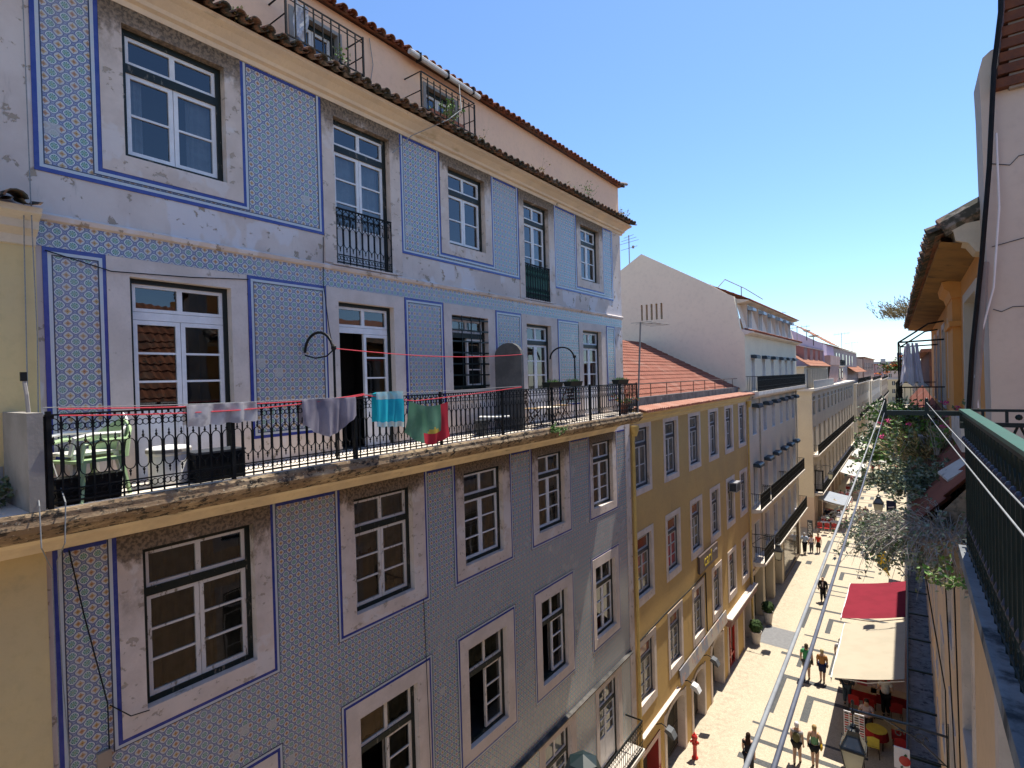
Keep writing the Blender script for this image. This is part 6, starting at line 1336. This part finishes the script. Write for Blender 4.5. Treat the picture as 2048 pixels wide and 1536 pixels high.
def person(label, x, y, face, h=1.70, shirt=(.5,.5,.5), legs=(.1,.1,.1), shorts=False, skirt=False, hair=(.08,.05,.03), hairlong=False, hat=None, bag=None, pack=None, stride=.16, arm='down', sit=False, skin=None, bald=False, jacket=None, sleeves=.5, z0=G, female=False, phase=1, group=None):
    skin = skin or SKIN; t = thing('person', label, 'person', (0,0,0), group); k = h/1.75; S_ = lambda *p: tuple(v*k for v in p)
    P = []; E_ = []
    def add(p, r, par=None):
        r = (r[0]*1.2, r[1]*1.2) if isinstance(r, tuple) else (r*1.22 if r > .012 else r)
        P.append((p[0]*k, p[1]*k, p[2]*k, *( (r[0]*k, r[1]*k) if isinstance(r, tuple) else (r*k,) ))); i = len(P)-1
        if par is not None: E_.append((par, i))
        return i
    sw = .175 if female else .205; hp = .95 if not sit else .50; lean = .02
    pel = add((0, 0, hp), (.135, .105)); sp = add((0, lean, hp+.18), (.125 if not female else .112, .092), pel); ch_ = add((0, lean, hp+.38), (.155, .108), sp)
    nk0 = add((0, lean-.01, hp+.51), .07, ch_); nk = add((0, lean+.005, hp+.57), .05, nk0); hd0 = add((0, lean+.02, hp+.64), (.065, .072), nk); hd1 = add((0, lean+.02, hp+.73), (.077, .092), hd0); hd2 = add((0, lean+.015, hp+.80), (.05, .06), hd1)
    no = add((0, lean+.118, hp+.675), .013, hd0)
    J = {}
    for s in (-1, 1):
        st = stride*s*phase
        hip = add((s*.085, 0, hp-.04), .088, pel)
        if sit: kn = add((s*.11, .43, hp+.0), .062, hip); an = add((s*.11, .44, .09), .042, kn); 
        else:
            kn = add((s*.085, st*.55+.02, .50), .060, hip); an = add((s*.085, st*1.0-(.05 if st < 0 else 0), .09+(.05 if st < -.1 else 0)), .040, kn)
        a = P[an]; to = add((a[0]/k, a[1]/k+.13, .035), (.038, .025), an); J['an%d' % s] = an; J['kn%d' % s] = kn; J['hip%d' % s] = hip; J['to%d' % s] = to
        sh = add((s*sw, lean, hp+.47), .058, ch_ if False else nk0)
        if arm == 'down' or (arm == 'bag' and s < 0): el = add((s*(sw+.05), lean-.02-st*.35, hp+.20), .043, sh); wr = add((s*(sw+.06), lean+.05-st*.6, hp-.02), .030, el)
        elif arm == 'front' or arm == 'bag': el = add((s*(sw+.06), lean-.03, hp+.22), .043, sh); wr = add((s*(sw-.06), lean+.20, hp+.22), .030, el)
        elif arm == 'table': el = add((s*(sw+.07), lean+.10, hp+.24), .043, sh); wr = add((s*(sw-.05), lean+.33, hp+.27), .030, el)
        J['sh%d' % s] = sh; J['el%d' % s] = el; J['wr%d' % s] = wr
        W_, El = Vector(P[wr][:3])/k, Vector(P[el][:3])/k; d = (W_-El).normalized(); side = d.cross(Vector((0, 1, 0) if abs(d.y) < .8 else (0, 0, 1))).normalized()
        pm = add(tuple(W_+d*.07), (.034, .020), wr)
        for q, ln in ((-1.5, .066), (-.5, .082), (.5, .078), (1.5, .058)):
            b0 = W_+d*.09+side*q*.018; f1 = add(tuple(b0+d*.02), .0095, pm); f2 = add(tuple(b0+d*ln+Vector((0, .012, 0))), .008, f1)
        th = add(tuple(W_+d*.045+side*.045), .010, pm); add(tuple(W_+d*.085+side*.055), .008, th)
    body = skin_mesh('body', P, E_, skin, t)
    def garment(name, idx, grow, m, trims=()):
        pts = []; ed = []; mp = {}
        for i in idx: p = P[i]; rr_ = tuple(v+grow*k for v in p[3:]); mp[i] = len(pts); pts.append((*p[:3], *rr_))
        for a, b in E_:
            if a in mp and b in mp: ed.append((mp[a], mp[b]))
        for a, b, f in trims:                     # partial limb a->b, fraction f
            pa, pb = Vector(P[a][:3]), Vector(P[b][:3]); q = pa.lerp(pb, f); ra = P[a][3]*(1-f)+P[b][3]*f; pts.append((*q, ra+grow*k)); ed.append((mp[a], len(pts)-1))
        skin_mesh(name, pts, ed, m, t)
    tops = [pel, sp, ch_, nk0, J['sh-1'], J['sh1']]
    if jacket or sleeves >= 1: garment('jacket' if jacket else 'shirt', tops+[J['el-1'], J['el1']], .024, cm(jacket or shirt), [(J['el-1'], J['wr-1'], .92), (J['el1'], J['wr1'], .92)])
    elif sleeves > 0: garment('shirt', tops, .024, cm(shirt), [(J['sh-1'], J['el-1'], sleeves), (J['sh1'], J['el1'], sleeves)])
    else: garment('top', tops, .018, cm(shirt))
    if jacket: b = MB(); b.poly([(-.045*k, (lean+.135)*k, (hp+.5)*k), (.045*k, (lean+.135)*k, (hp+.5)*k), (.03*k, (lean+.15)*k, (hp+.15)*k), (-.03*k, (lean+.15)*k, (hp+.15)*k)]); b.build('shirt_front', cm(shirt), t, absolute=False)
    bot = [pel, J['hip-1'], J['hip1']]
    if skirt: b = MB(); b.lathe_e([(.62, .0), (.72, -.3), (.86, -.75), (.95, -1)], (0, 0, (hp+.05)*k), .23*k, .19*k, .48*k, 12); b.build('skirt', cm(legs), t, smooth=True, absolute=False)
    elif shorts: garment('shorts', bot, .030, cm(legs), [(J['hip-1'], J['kn-1'], shorts), (J['hip1'], J['kn1'], shorts)])
    else: garment('trousers', bot+[J['kn-1'], J['kn1']], .024, cm(legs), [(J['kn-1'], J['an-1'], .95), (J['kn1'], J['an1'], .95)])
    for s in (-1, 1):
        a = P[J['an%d' % s]]; b = MB(); b.ell((a[0], a[1]+.055*k, a[2]-.05*k), .048*k, .135*k, .05*k, 8, 5); b.build('shoe', cm((.06,.05,.045)), t, smooth=True, absolute=False)
    hz = hp+.745
    b = MB()
    for s in (-1, 1): b.ell((s*.03*k, (lean+.105)*k, (hp+.715)*k), .011*k, .008*k, .009*k, 6, 4)
    b.build('eyes', cm((.02,.015,.012)), t, absolute=False)
    b = MB(); b.ell((0, (lean+.098)*k, (hp+.632)*k), .024*k, .008*k, .006*k, 6, 4); b.build('mouth', cm((.35,.12,.10)), t, absolute=False)
    if not bald:
        b = MB(); b.lathe_e([(math.sin(a)*1.0, math.cos(a)) for a in [R(v) for v in (100, 80, 60, 40, 20, 2)]], (0, (lean-.008)*k, (hz)*k), .094*k, .105*k, .105*k, 12)
        b.ell((0, (lean-.055)*k, (hz-.045)*k), .085*k, .062*k, .095*k, 10, 6)
        if hairlong: b.ell((0, (lean-.085)*k, (hz-.20)*k), .10*k, .05*k, .24*k, 10, 7)
        b.build('hair', cm(hair), t, smooth=True, absolute=False)
    else:
        b = MB(); b.lathe_e([(math.sin(a), math.cos(a)) for a in [R(v) for v in (125, 110, 95, 85)]], (0, (lean-.02)*k, hz*k), .088*k, .10*k, .10*k, 12); b.build('hair', cm(hair), t, smooth=True, absolute=False)
    if hat: b = MB(); b.lathe_e([(1.75, -.15), (1.7, -.05), (1.02, .05), (.98, .75), (.75, 1.0), (.02, 1.05)], (0, lean*k, (hz+.02)*k), .10*k, .112*k, .11*k, 12); b.build('hat', cm(hat), t, smooth=True, absolute=False)
    if pack: b = MB(); b.ell((0, (lean-.185)*k, (hp+.28)*k), .145*k, .085*k, .215*k, 10, 8); b.build('backpack', cm(pack), t, smooth=True, absolute=False)
    if bag: b = MB(); b.ell((.24*k, (lean-.03)*k, (hp+.02)*k), .055*k, .15*k, .14*k, 8, 6); b.tube([(.235*k, (lean+.09)*k, (hp+.12)*k), (.13*k, (lean+.06)*k, (hp+.54)*k), (.12*k, (lean-.05)*k, (hp+.54)*k), (.235*k, (lean-.12)*k, (hp+.12)*k)], .011*k, 5); b.build('shoulder_bag', cm(bag), t, absolute=False)
    t.location = (x, y, z0); t.rotation_euler = (0, 0, face); return t
AWAY, TOW = 0.0, math.pi
person('woman with a white headscarf, olive backpack and dark shorts walking away', -3.87, 23.75, AWAY, 1.66, (.50,.47,.47), (.05,.045,.04), shorts=.35, hair=(.72,.68,.70), hairlong=False, hat=None, pack=(.13,.12,.055), female=True, stride=.14)
person('blond woman in a green sleeveless top with a yellow shoulder bag', -3.26, 23.85, AWAY, 1.70, (.16,.33,.17), (.03,.03,.03), shorts=.28, hair=(.40,.27,.12), bag=(.55,.33,.02), sleeves=0, female=True, stride=.12, phase=-1)
person('person with long dark hair in a black top at the bottom edge of the street', -5.28, 21.95, AWAY, 1.68, (.02,.02,.025), (.03,.03,.035), hair=(.035,.018,.012), hairlong=True, female=True)
person('man in a green shirt and patterned shorts with a dark bag, walking away', -4.46, 30.6, AWAY, 1.80, (.06,.30,.12), (.20,.18,.13), shorts=.75, hair=(.07,.05,.03), bag=(.03,.03,.03), stride=.10)
person('blond woman in an orange patterned shirt and navy leggings, walking away', -3.79, 30.8, AWAY, 1.64, (.50,.24,.08), (.03,.04,.09), shorts=1.0, hair=(.55,.45,.25), bag=(.30,.22,.15), female=True, stride=.10, phase=-1, sleeves=.95)
person('bald man in a dark suit walking towards the camera', -4.98, 41.7, TOW, 1.68, (.60,.52,.50), (.012,.012,.014), hair=(.45,.43,.42), bald=True, jacket=(.014,.014,.016), stride=.12)
person('man in a light blue shirt and black trousers near the corner', -7.5, 51.9, .25, 1.78, (.38,.47,.62), (.012,.012,.015), hair=(.5,.48,.46), stride=.2, sleeves=.95)
person('small person in a pinkish white top between the blue shirt and the red top', -7.08, 52.6, AWAY, 1.52, (.62,.54,.56), (.10,.10,.12), hair=(.10,.06,.04), female=True, stride=.05)
person('woman in a red top and dark skirt near the limestone corner', -6.58, 52.8, TOW, 1.66, (.60,.05,.03), (.03,.028,.03), skirt=True, hair=(.12,.06,.03), female=True, stride=.06)
person('person in beige with a dark bag, left of the strolling pair', -4.33, 65.5, TOW, 1.66, (.50,.42,.36), (.48,.40,.30), hair=(.10,.07,.05), bag=(.02,.02,.03), stride=.06)
person('person in dark brown, right of the strolling pair', -3.85, 65.7, TOW, 1.70, (.08,.05,.04), (.03,.025,.025), hair=(.6,.58,.55), sleeves=1, stride=.06)
person('person in grey with red trousers far down the street', -4.75, 98.5, AWAY, 1.72, (.35,.34,.36), (.25,.05,.04), hair=(.05,.04,.03), sleeves=1)
person('slim person in tan beside the one in red trousers', -4.05, 101, AWAY, 1.66, (.46,.33,.24), (.44,.32,.24), shorts=.4, hair=(.3,.2,.1), female=True)
person('person in dark shorts close to the large white awning', -5.7, 92, TOW, 1.75, (.30,.20,.18), (.03,.03,.04), shorts=.6, hair=(.04,.03,.02))
person('person in a long brown coat far down the street', -4.55, 116, AWAY, 1.75, (.36,.24,.13), (.30,.20,.12), jacket=(.36,.24,.13), hair=(.05,.04,.03))
person('person in black far down the street past the brown coat', -5.0, 132, TOW, 1.72, (.05,.05,.06), (.04,.04,.05), hair=(.03,.02,.02))
person('tiny distant walker in white crossing the sunny paving', -7.0, 150, 1.2, 1.7, (.66,.64,.62), (.06,.06,.07), hair=(.05,.04,.03), stride=.25)
person('tiny distant person in red by the far awnings', -3.9, 158, AWAY, 1.7, (.40,.12,.10), (.10,.08,.08), hair=(.05,.04,.03))
person('waiter in a white shirt and black trousers standing at the wood tables', -1.12, 29.35, AWAY, 1.78, (.70,.67,.63), (.012,.012,.014), hair=(.03,.025,.02), arm='front', stride=.02)
person('man in a pale pink shirt seated under the cream awning', -1.75, 27.75, TOW, 1.76, (.62,.50,.54), (.08,.07,.07), hair=(.05,.035,.03), sit=True, arm='table')
c = chair('red lacquered chair carrying the man in pale pink', M_REDP, M_DKWOOD, 'red chairs under the cream awning'); c.location = (-1.75, 27.85, G); c.rotation_euler = (0, 0, math.pi)
person('person in dark jeans standing in the shade at the left edge of the cream awning', -2.62, 29.4, AWAY, 1.72, (.06,.06,.07), (.05,.07,.09), hair=(.03,.02,.02), sleeves=1, stride=.03)
person('dark haired person in white standing at the gap between the two right awnings', -3.12, 32.3, AWAY, 1.72, (.62,.60,.62), (.30,.28,.30), hair=(.02,.015,.015), stride=.05)
seats = [(-7.2, 62.25, 0, (.6,.6,.6)), (-6.6, 62.35, 0, (.05,.05,.06)), (-7.2, 65.0, TOW, (.05,.05,.08)), (-6.6, 65.1, TOW, (.55,.55,.58)), (-7.2, 68.05, 0, (.4,.1,.1)), (-6.5, 68.15, 0, (.5,.5,.5)), (-7.1, 72, TOW, (.1,.1,.12)), (-6.4, 72, TOW, (.6,.55,.5)), (-6.9, 75.5, 0, (.3,.1,.1)), (-6.2, 76, 0, (.5,.5,.55))]
SL = ['seated diner in white near the front of the left terrace', 'seated diner in black beside the one in white at the front of the left terrace', 'seated diner in navy facing the camera on the left terrace', 'seated diner in pale grey facing the camera on the left terrace', 'seated diner in dull red deeper in the left terrace', 'seated diner in mid grey next to the dull red one', 'seated diner in charcoal beyond the grey slatted awning', 'seated diner in sand colour beyond the grey slatted awning', 'seated diner in maroon deepest in the left terrace', 'seated diner in bluish grey deepest in the left terrace']
for (x, y, f, c), lb_ in zip(seats, SL): person(lb_, x, y-.02, f, 1.7, c, (.06,.06,.08), sit=True, arm='table', hair=(.05,.04,.03), sleeves=.95)

# ================================================================ THINGS ON THE LONG BALCONY
BZ = -1.16
def rope(name, label, pts, r, m, sag=0.0, cat='rope'):
    q = []
    for a, b in zip(pts, pts[1:]):
        for k in range(8): u = k/8; q.append(tuple(Vector(a).lerp(Vector(b), u)-Vector((0,0,sag*math.sin(math.pi*u)))))
    q.append(pts[-1]); mb = MB(); mb.tube(q, r, 5); return tag(mb.build(name, m, origin=pts[0]), label, cat)
M_ROPER = mat("pinkish_red_rope", (.62,.06,.08), (.5,.05,.07), 40, .7)
rope('washing_line', 'red rope strung high between the iron hoop and the grey partition', [(-7.06, 5.0, .55), (-7.06, 9.95, .56)], .008, M_ROPER, .09)
rope('washing_line', 'red rope along the balcony rail on its left half, upper strand', [(-6.82, 1.62, -.17), (-6.79, 4.2, -.22), (-6.82, 5.35, -.16)], .008, M_ROPER, .02)
rope('washing_line', 'red rope along the balcony rail on its left half, lower strand', [(-6.80, 1.62, -.235), (-6.77, 3.4, -.29), (-6.8, 5.35, -.18)], .008, M_ROPER, .015)
rope('washing_line', 'red rope sagging below the rail right of the turquoise towel', [(-6.80, 5.3, -.17), (-6.79, 6.4, -.32), (-6.83, 9.6, -.17)], .008, M_ROPER, .01)
rope('washing_line', 'white rope along the left half of the balcony rail', [(-6.84, 1.5, -.15), (-6.82, 4.4, -.20), (-6.84, 5.3, -.17), (-6.85, 9.6, -.15)], .006, M_CORD, .015)
def towel(label, y0, y1, zt, prof, m, x=-6.795, folds=9, amp=.018, m2=None, side=0.0):
    """cloth over the rail: hangs to the depth prof(u) for u in 0..1 along it"""
    mb = MB(); nu, nv = 40, 14
    def P(i, j):
        u, v = i/nu, j/nv; d = prof(u); yy = y0+(y1-y0)*u + side*v*(u-.5); w = v**.6
        return (x+.02+amp*w*math.sin(u*folds*2+.8*math.sin(u*17))+.012*w*math.sin(u*folds*5+v*3), yy, zt-d*v+.01*math.sin(u*25)*v)
    for i in range(nu):
        for j in range(nv): mb.quad(P(i,j), P(i+1,j), P(i+1,j+1), P(i,j+1), 1 if (m2 and m2(i/nu, j/nv)) else 0)
    for i in range(nu):                            # the part folded back over the rail
        a, b = P(i, 0), P(i+1, 0); mb.quad((a[0]-.11,a[1],a[2]-.03),(b[0]-.11,b[1],b[2]-.03), b, a); mb.quad((a[0]-.12,a[1],a[2]-.03-prof(i/nu)*.8),(b[0]-.12,b[1],b[2]-.03-prof((i+1)/nu)*.8),(b[0]-.11,b[1],b[2]-.03),(a[0]-.11,a[1],a[2]-.03))
    return mb
mb = towel('', 2.78, 3.62, -.195, lambda u: .26-.02*u, None, folds=5, amp=.012)
tag(mb.build('towel', cloth_mat("pale_grey_towel", (.60,.58,.58), (.38,.36,.37), .3, 5), origin=(-6.8, 3.2, -.2), smooth=True), 'short pale grey fringed towel over the rail, leftmost of the washing', 'towel', 'laundry on the long balcony')
mb = towel('', 4.26, 5.16, -.20, lambda u: .36+.22*math.sin(math.pi*u)**1.2-.08*u, None, folds=8, amp=.035)
tag(mb.build('towel', cloth_mat("mauve_grey_throw", (.30,.28,.33), (.22,.205,.25), .3, 3), origin=(-6.8, 4.7, -.2), smooth=True), 'mauve grey crumpled throw drooping over the rail in folds', 'blanket', 'laundry on the long balcony')
M_TURQ = cloth_mat("turquoise_towel", (.03,.50,.62), (.03,.42,.55), .35, 3); M_TURQW = cloth_mat("pale_towel_border", (.40,.60,.66), (.5,.55,.5), .35, 12)
mb = towel('', 5.55, 6.08, -.135, lambda u: .50+.05*u, None, folds=4, amp=.02, x=-6.76)
mb = towel('', 5.52, 6.08, -.14, lambda u: .55+.04*u, None, folds=4, amp=.02, x=-6.76, m2=lambda u, v: v > .80 or v < .16)
tag(mb.build('towel', [M_TURQ, M_TURQW], origin=(-6.76, 5.8, -.14), smooth=True), 'bright turquoise beach towel over the balcony rail', 'towel', 'laundry on the long balcony')
fl_ = MB(); nu, nv = 30, 18
for i in range(nu):
    for j in range(nv):
        def P(a, b):
            u, v = a/nu, b/nv; return (-6.755+.03*math.sin(u*9+v*4)*v+.02*math.sin(u*23)*v, 6.22+.94*u-.10*v*(1-u)+.04*v*u, -.315-.08*math.sin(math.pi*u)*1.0-.06*u-(.52+.10*u+.10*math.sin(math.pi*u))*v)
        u, v = (i+.5)/nu, (j+.5)/nv; idx = 1 if (u > .80-.0*v or (v > .72 and u > .35)) else (2 if (math.hypot((u-.62)*1.0, (v-.78)*.8) < .16) else 0)
        fl_.quad(P(i,j), P(i+1,j), P(i+1,j+1), P(i,j+1), idx)
tag(fl_.build('flag_cloth', [cloth_mat("washed_green_cloth", (.10,.24,.15), (.13,.28,.19), .4, 3), cloth_mat("washed_red_cloth", (.50,.04,.06), (.42,.035,.05), .35, 3), cloth_mat("washed_yellow_cloth", (.55,.42,.08), None, .35, 3)], origin=(-6.76, 6.7, -.32), smooth=True), 'green and red flag cloth drooping from the washing line', 'flag', 'laundry on the long balcony')
# plastic chairs, drum, planter box
M_PGRN = mat("pale_green_plastic", (.36,.50,.26), (.30,.43,.22), 4, .4, .4); M_PWHT = mat("white_plastic", (.74,.73,.70), (.68,.67,.64), 4, .4, .4)
def plastic_chair(label, x, y, rz, m):
    t = thing('plastic_armchair', label, 'chair', (0,0,0), 'stacked plastic chairs on the balcony')
    b = MB(); b.box(-.23, .23, -.22, .24, .40, .43); b.build('seat', m, t)
    b = MB(); n = 10; A = [(-.27*math.cos(math.pi*k/n), -.20-.16*math.sin(math.pi*k/n)) for k in range(n+1)]
    for (xa, ya), (xb, yb) in zip(A, A[1:]):
        za = .50+.22*(1-abs(xa)/.27)**.5+.12; zb = .50+.22*(1-abs(xb)/.27)**.5+.12; b.quad((xa,ya,.42),(xb,yb,.42),(xb*1.05,yb*1.12,zb),(xa*1.05,ya*1.12,za)); b.quad((xb*.93,yb*.93,.42),(xa*.93,ya*.93,.42),(xa*.98,ya*1.06,za),(xb*.98,yb*1.06,zb)); b.quad((xa*1.05,ya*1.12,za),(xb*1.05,yb*1.12,zb),(xb*.98,yb*1.06,zb),(xa*.98,ya*1.06,za))
    b.build('backrest', m, t)
    for s in (-1, 1):
        b = MB(); b.tube([(s*.27, -.22, .62), (s*.285, .05, .63), (s*.27, .22, .60), (s*.25, .25, .42)], .024, 6); b.build('armrest', m, t)
        for q in (-1, 1): b = MB(); b.tube([(s*.22, q*.20, .41), (s*.26, q*.26, 0)], [.03, .022], 6); b.build('leg', m, t)
    t.location = (x, y, BZ); t.rotation_euler = (0, 0, rz); return t
plastic_chair('pale green plastic armchair in the left corner of the long balcony', -7.22, 1.95, R(200), M_PGRN)
plastic_chair('white plastic armchair stacked behind the pale green one', -7.42, 1.98, R(190), M_PWHT).location.z = BZ+.06
b = thing('planter_box', 'black plastic trough standing at the left end of the balcony railing', 'planter', (-6.98, 1.9, BZ)); mb = MB(); mb.prism_x([(1.62, BZ), (2.16, BZ), (2.18, BZ+.25), (1.60, BZ+.25)], -7.10, -6.93); mb.build('trough', M_IRON, b); mb = MB(); mb.box(-7.12, -6.91, 1.59, 2.19, BZ+.25, BZ+.275); mb.build('rim', M_IRON, b)
b = thing('storage_drum', 'pale grey plastic drum beside the first balcony door', 'drum', (-7.3, 2.78, BZ)); mb = MB(); mb.lathe([(.20,0),(.22,.05),(.22,.36),(.24,.38),(.24,.44),(.20,.46),(.02,.48)], (-7.3, 2.78, BZ), 16); mb.build('body', M_PWHT, b, smooth=False); mb = MB(); mb.lathe([(.245,.395),(.245,.43)], (-7.3,2.78,BZ), 16); mb.build('lid_band', M_GREYR, b)
b = thing('black_crate', 'black crate on the balcony floor under the pale grey towel', 'crate', (-7.15, 3.15, BZ)); mb = MB(); mb.box(-7.35, -6.98, 2.95, 3.55, BZ, BZ+.34); mb.build('crate_body', M_IRON, b); mb = MB(); mb.box(-7.36, -6.97, 2.94, 3.56, BZ+.345, BZ+.37); mb.build('crate_rim', M_GREYW, b)
# wooden folding chairs and tables at the far end
def folding_chair(label, x, y, rz):
    t = thing('folding_chair', label, 'chair', (0,0,0), 'wooden folding chairs on the long balcony')
    b = MB()
    for k in range(5): b.box(-.20, .20, -.18+k*.08, -.12+k*.08, .44, .46)
    b.build('seat', M_WOODT, t); b = MB()
    for k in range(4): b.box(-.20, .20, -.235, -.215, .58+k*.085, .635+k*.085)
    b.build('backrest', M_DKWOOD, t)
    for s in (-1, 1): b = MB(); b.tube([(s*.20, -.23, .92), (s*.20, .20, 0)], .013, 5); b.build('leg', M_DKWOOD, t); b = MB(); b.tube([(s*.18, .18, .45), (s*.18, -.22, 0)], .013, 5); b.build('leg', M_DKWOOD, t)
    t.location = (x, y, BZ); t.rotation_euler = (0, 0, rz); return t
folding_chair('wooden folding chair left of the small round balcony table', -7.30, 10.65, R(-80)); folding_chair('wooden folding chair right of the small round balcony table', -7.30, 12.1, R(95))
def btable(label, x, y, w, m, h):
    t = thing('round_table', label, 'table', (x, y, BZ), 'small round tables on the long balcony'); b = MB(); b.lathe([(.02,h-.025),(w,h-.025),(w,h),(.02,h)], (x,y,BZ), 18); b.build('tabletop', m, t)
    for k in range(3): a = 2.1*k; b = MB(); b.tube([(x+.05*math.cos(a), y+.05*math.sin(a), BZ+h-.03), (x+w*.75*math.cos(a), y+w*.75*math.sin(a), BZ)], .014, 5); b.build('leg', M_IRON, t)
btable('small round white topped table between the two folding chairs', -7.25, 11.35, .33, M_SLAB, .45); btable('low round white table left of the grey partition', -7.35, 9.25, .36, M_PWHT, .37)
b = thing('plant_pot', 'dark bucket shaped pot beside the low round white table', 'pot', (-7.3, 8.75, BZ)); mb = MB(); mb.lathe([(.11,0),(.16,.30),(.17,.32),(.15,.32)], (-7.3,8.75,BZ), 12); mb.build('bucket', M_GREYW, b)
for i, (ya, yb) in enumerate(((10.72, 11.32), (11.7, 12.3), (14.45, 15.15))):
    t = thing('rail_planter', ('dark green trough hooked on the rail, first of the three', 'dark green trough hooked on the rail, middle of the three', 'dark green trough hooked on the rail nearest the far corner')[i], 'planter', (-6.92, ya, -.24), 'troughs hooked on the balcony rail')
    mb = MB(); mb.prism([(-7.0, -.215), (-6.84, -.215), (-6.80, -.09), (-7.04, -.09)], ya, yb); mb.build('trough', M_GREEN2, t)
    rnd = random.Random(i); mb = MB()
    for k in range(60):
        q = Vector((-6.92+rnd.uniform(-.08,.08), rnd.uniform(ya+.05, yb-.05), -.09)); d = Vector((rnd.gauss(0,.4), rnd.gauss(0,.4), 1)).normalized(); w = d.orthogonal().normalized()*.008; s = rnd.uniform(.04,.11); mb.poly([q-w, q+d*s, q+w])
    mb.build('seedlings', M_LEAFS[1], t)
b = thing('flower_pot', 'orange flowering pot at the far corner of the long balcony', 'pot', (-7.1, 15.4, BZ)); mb = MB(); mb.lathe([(.10,0),(.15,.26),(.17,.30),(.14,.30)], (-7.1,15.4,BZ), 12); mb.build('pot', M_ROOF, b)
plant('foliage', None, None, (-7.1, 15.4, BZ+.28), 26, .5, .8, .06, [(1, 2), (7, 1)], 12, .4, .8, (0,0,0), .003, None, 60, base_r=.1, parent=b)
b = thing('wall_bracket', 'speckled grey bracket arm standing on the divider post at the far left', 'bracket', (-7.2, 1.47, -.2)); mb = MB(); mb.tube([(-7.2,1.47,-.2),(-7.2,1.46,-.02),(-7.22,1.45,.12)], .018, 6); mb.build('arm', M_GREYR, b); mb = MB(); mb.box(-7.24, -7.20, 1.42, 1.47, .12, .21); mb.build('head', M_IRON, b)
plant('weed_clump', 'dark green clump growing at the foot of the yellow house wall on the balcony', 'plant', (-7.5, 1.15, BZ), 30, .42, .8, .07, [(0, 2), (2, 1)], 14, .4, .8, (0,0,0), .004, None, 61, base_r=.12)
# cables down the left edge
for i, (pts, m_, r, lab) in enumerate((([(L+.06, 1.66, 4.9), (L+.06, 1.67, 2.1), (L+.3, 1.62, 2.05), (L+.30, 1.62, 1.7), (L+.08, 1.68, .6), (L+.1, 1.66, -.3), (L+1.06, 1.64, -1.1), (L+1.08, 1.62, -1.5), (L+.1, 1.78, -1.9), (L+.06, 1.80, -3.2), (L+.06, 1.86, -4.8), (L+.05, 1.95, -12)], M_CORD, .006, 'white cable dropping down the edge of the tiles, right of the pair'), ([(L+.34, 1.55, 2.0), (L+.06, 1.60, 1.5), (L+.08, 1.58, -.2), (L+1.06, 1.44, -1.1), (L+1.08, 1.44, -1.5), (L+.08, 1.74, -2.0), (L+.06, 1.75, -12)], M_CORD, .006, 'white cable dropping beside the yellow house, left of the pair'), ([(L+.05, 1.90, -1.82), (L+.04, 2.02, -2.6), (L+.04, 2.22, -3.75), (L+.04, 2.24, -12)], M_IRON, .008, 'thin black cable slanting across the lower left tiles'), ([(L+.04, 2.24, -3.78), (L+.05, 2.45, -4.02), (L+.05, 2.65, -4.05)], M_IRON, .007, 'short black cable branch reaching the lower left window'), ([(L+.04, 1.78, 1.60), (L+.05, 2.4, 1.45), (L+.05, 3.3, 1.50), (L+.04, 4.1, 1.58)], M_IRON, .007, 'thin black wire sagging over the first balcony door'), ([(L+.05, 5.38, 2.45), (L+.04, 5.36, 1.7), (L+.04, 5.45, .9), (L+.05, 5.5, .65)], M_IRON, .007, 'thin black wire dropping from the top floor panel to the iron hoop'), ([(XA+.26, 8.75, 6.38), (L+.62, 8.3, 5.5), (L+.60, 7.9, 5.15), (L+.2, 7.3, 4.75), (L+.1, 6.9, 4.32)], M_CORD, .010, 'white cord looping from the gutter over the eaves to the second window'), ([(XA+.03, 6.55, 6.35), (XA+.03, 6.62, 5.9), (XA+.04, 6.5, 5.35)], M_CORD, .007, 'pale cord hanging on the salmon attic wall between the cages'), ([(L+.04, 7.42, -4.3), (L+.05, 7.5, -9.3)], M_IRON, .007, 'black wire running down the tiles below the second lower window'))):
    rope('cable', lab, pts, r, m_, .0, 'cable')
mb = MB(); mb.box(L+.01, L+.06, 2.10, 2.24, -4.5, -4.3); mb.build('junction_box', mat("beige_box", (.33,.25,.18), None, 4, .6), TB)
# washing, flower trough in the attic cages
b = thing('flower_trough', 'terracotta trough of seedlings inside the second attic cage', 'planter', (L+.22, 8.2, 5.25)); mb = MB(); mb.box(L+.12, L+.32, 7.75, 8.75, 5.26, 5.42); mb.build('trough', M_ROOF, b)
plant('seedlings', None, None, (L+.22, 8.2, 5.42), 60, .22, .3, .05, [(1, 3)], 6, .1, 1.1, (0,0,0), .003, None, 70, base_r=.42, parent=b)
mb = MB()
for i in range(8):
    for j in range(8):
        f = lambda a, c: (L+.34+.03*math.sin(a*1.3+c), 4.78+.28*(a/8)*(1-.5*c/8)+.05*c/8*math.sin(a), 5.92-.55*c/8)
        mb.quad(f(i,j), f(i+1,j), f(i+1,j+1), f(i,j+1))
tag(mb.build('rag', M_CURT, origin=(L+.34, 4.9, 5.9), smooth=True), 'white rag hanging in the first attic cage', 'laundry')
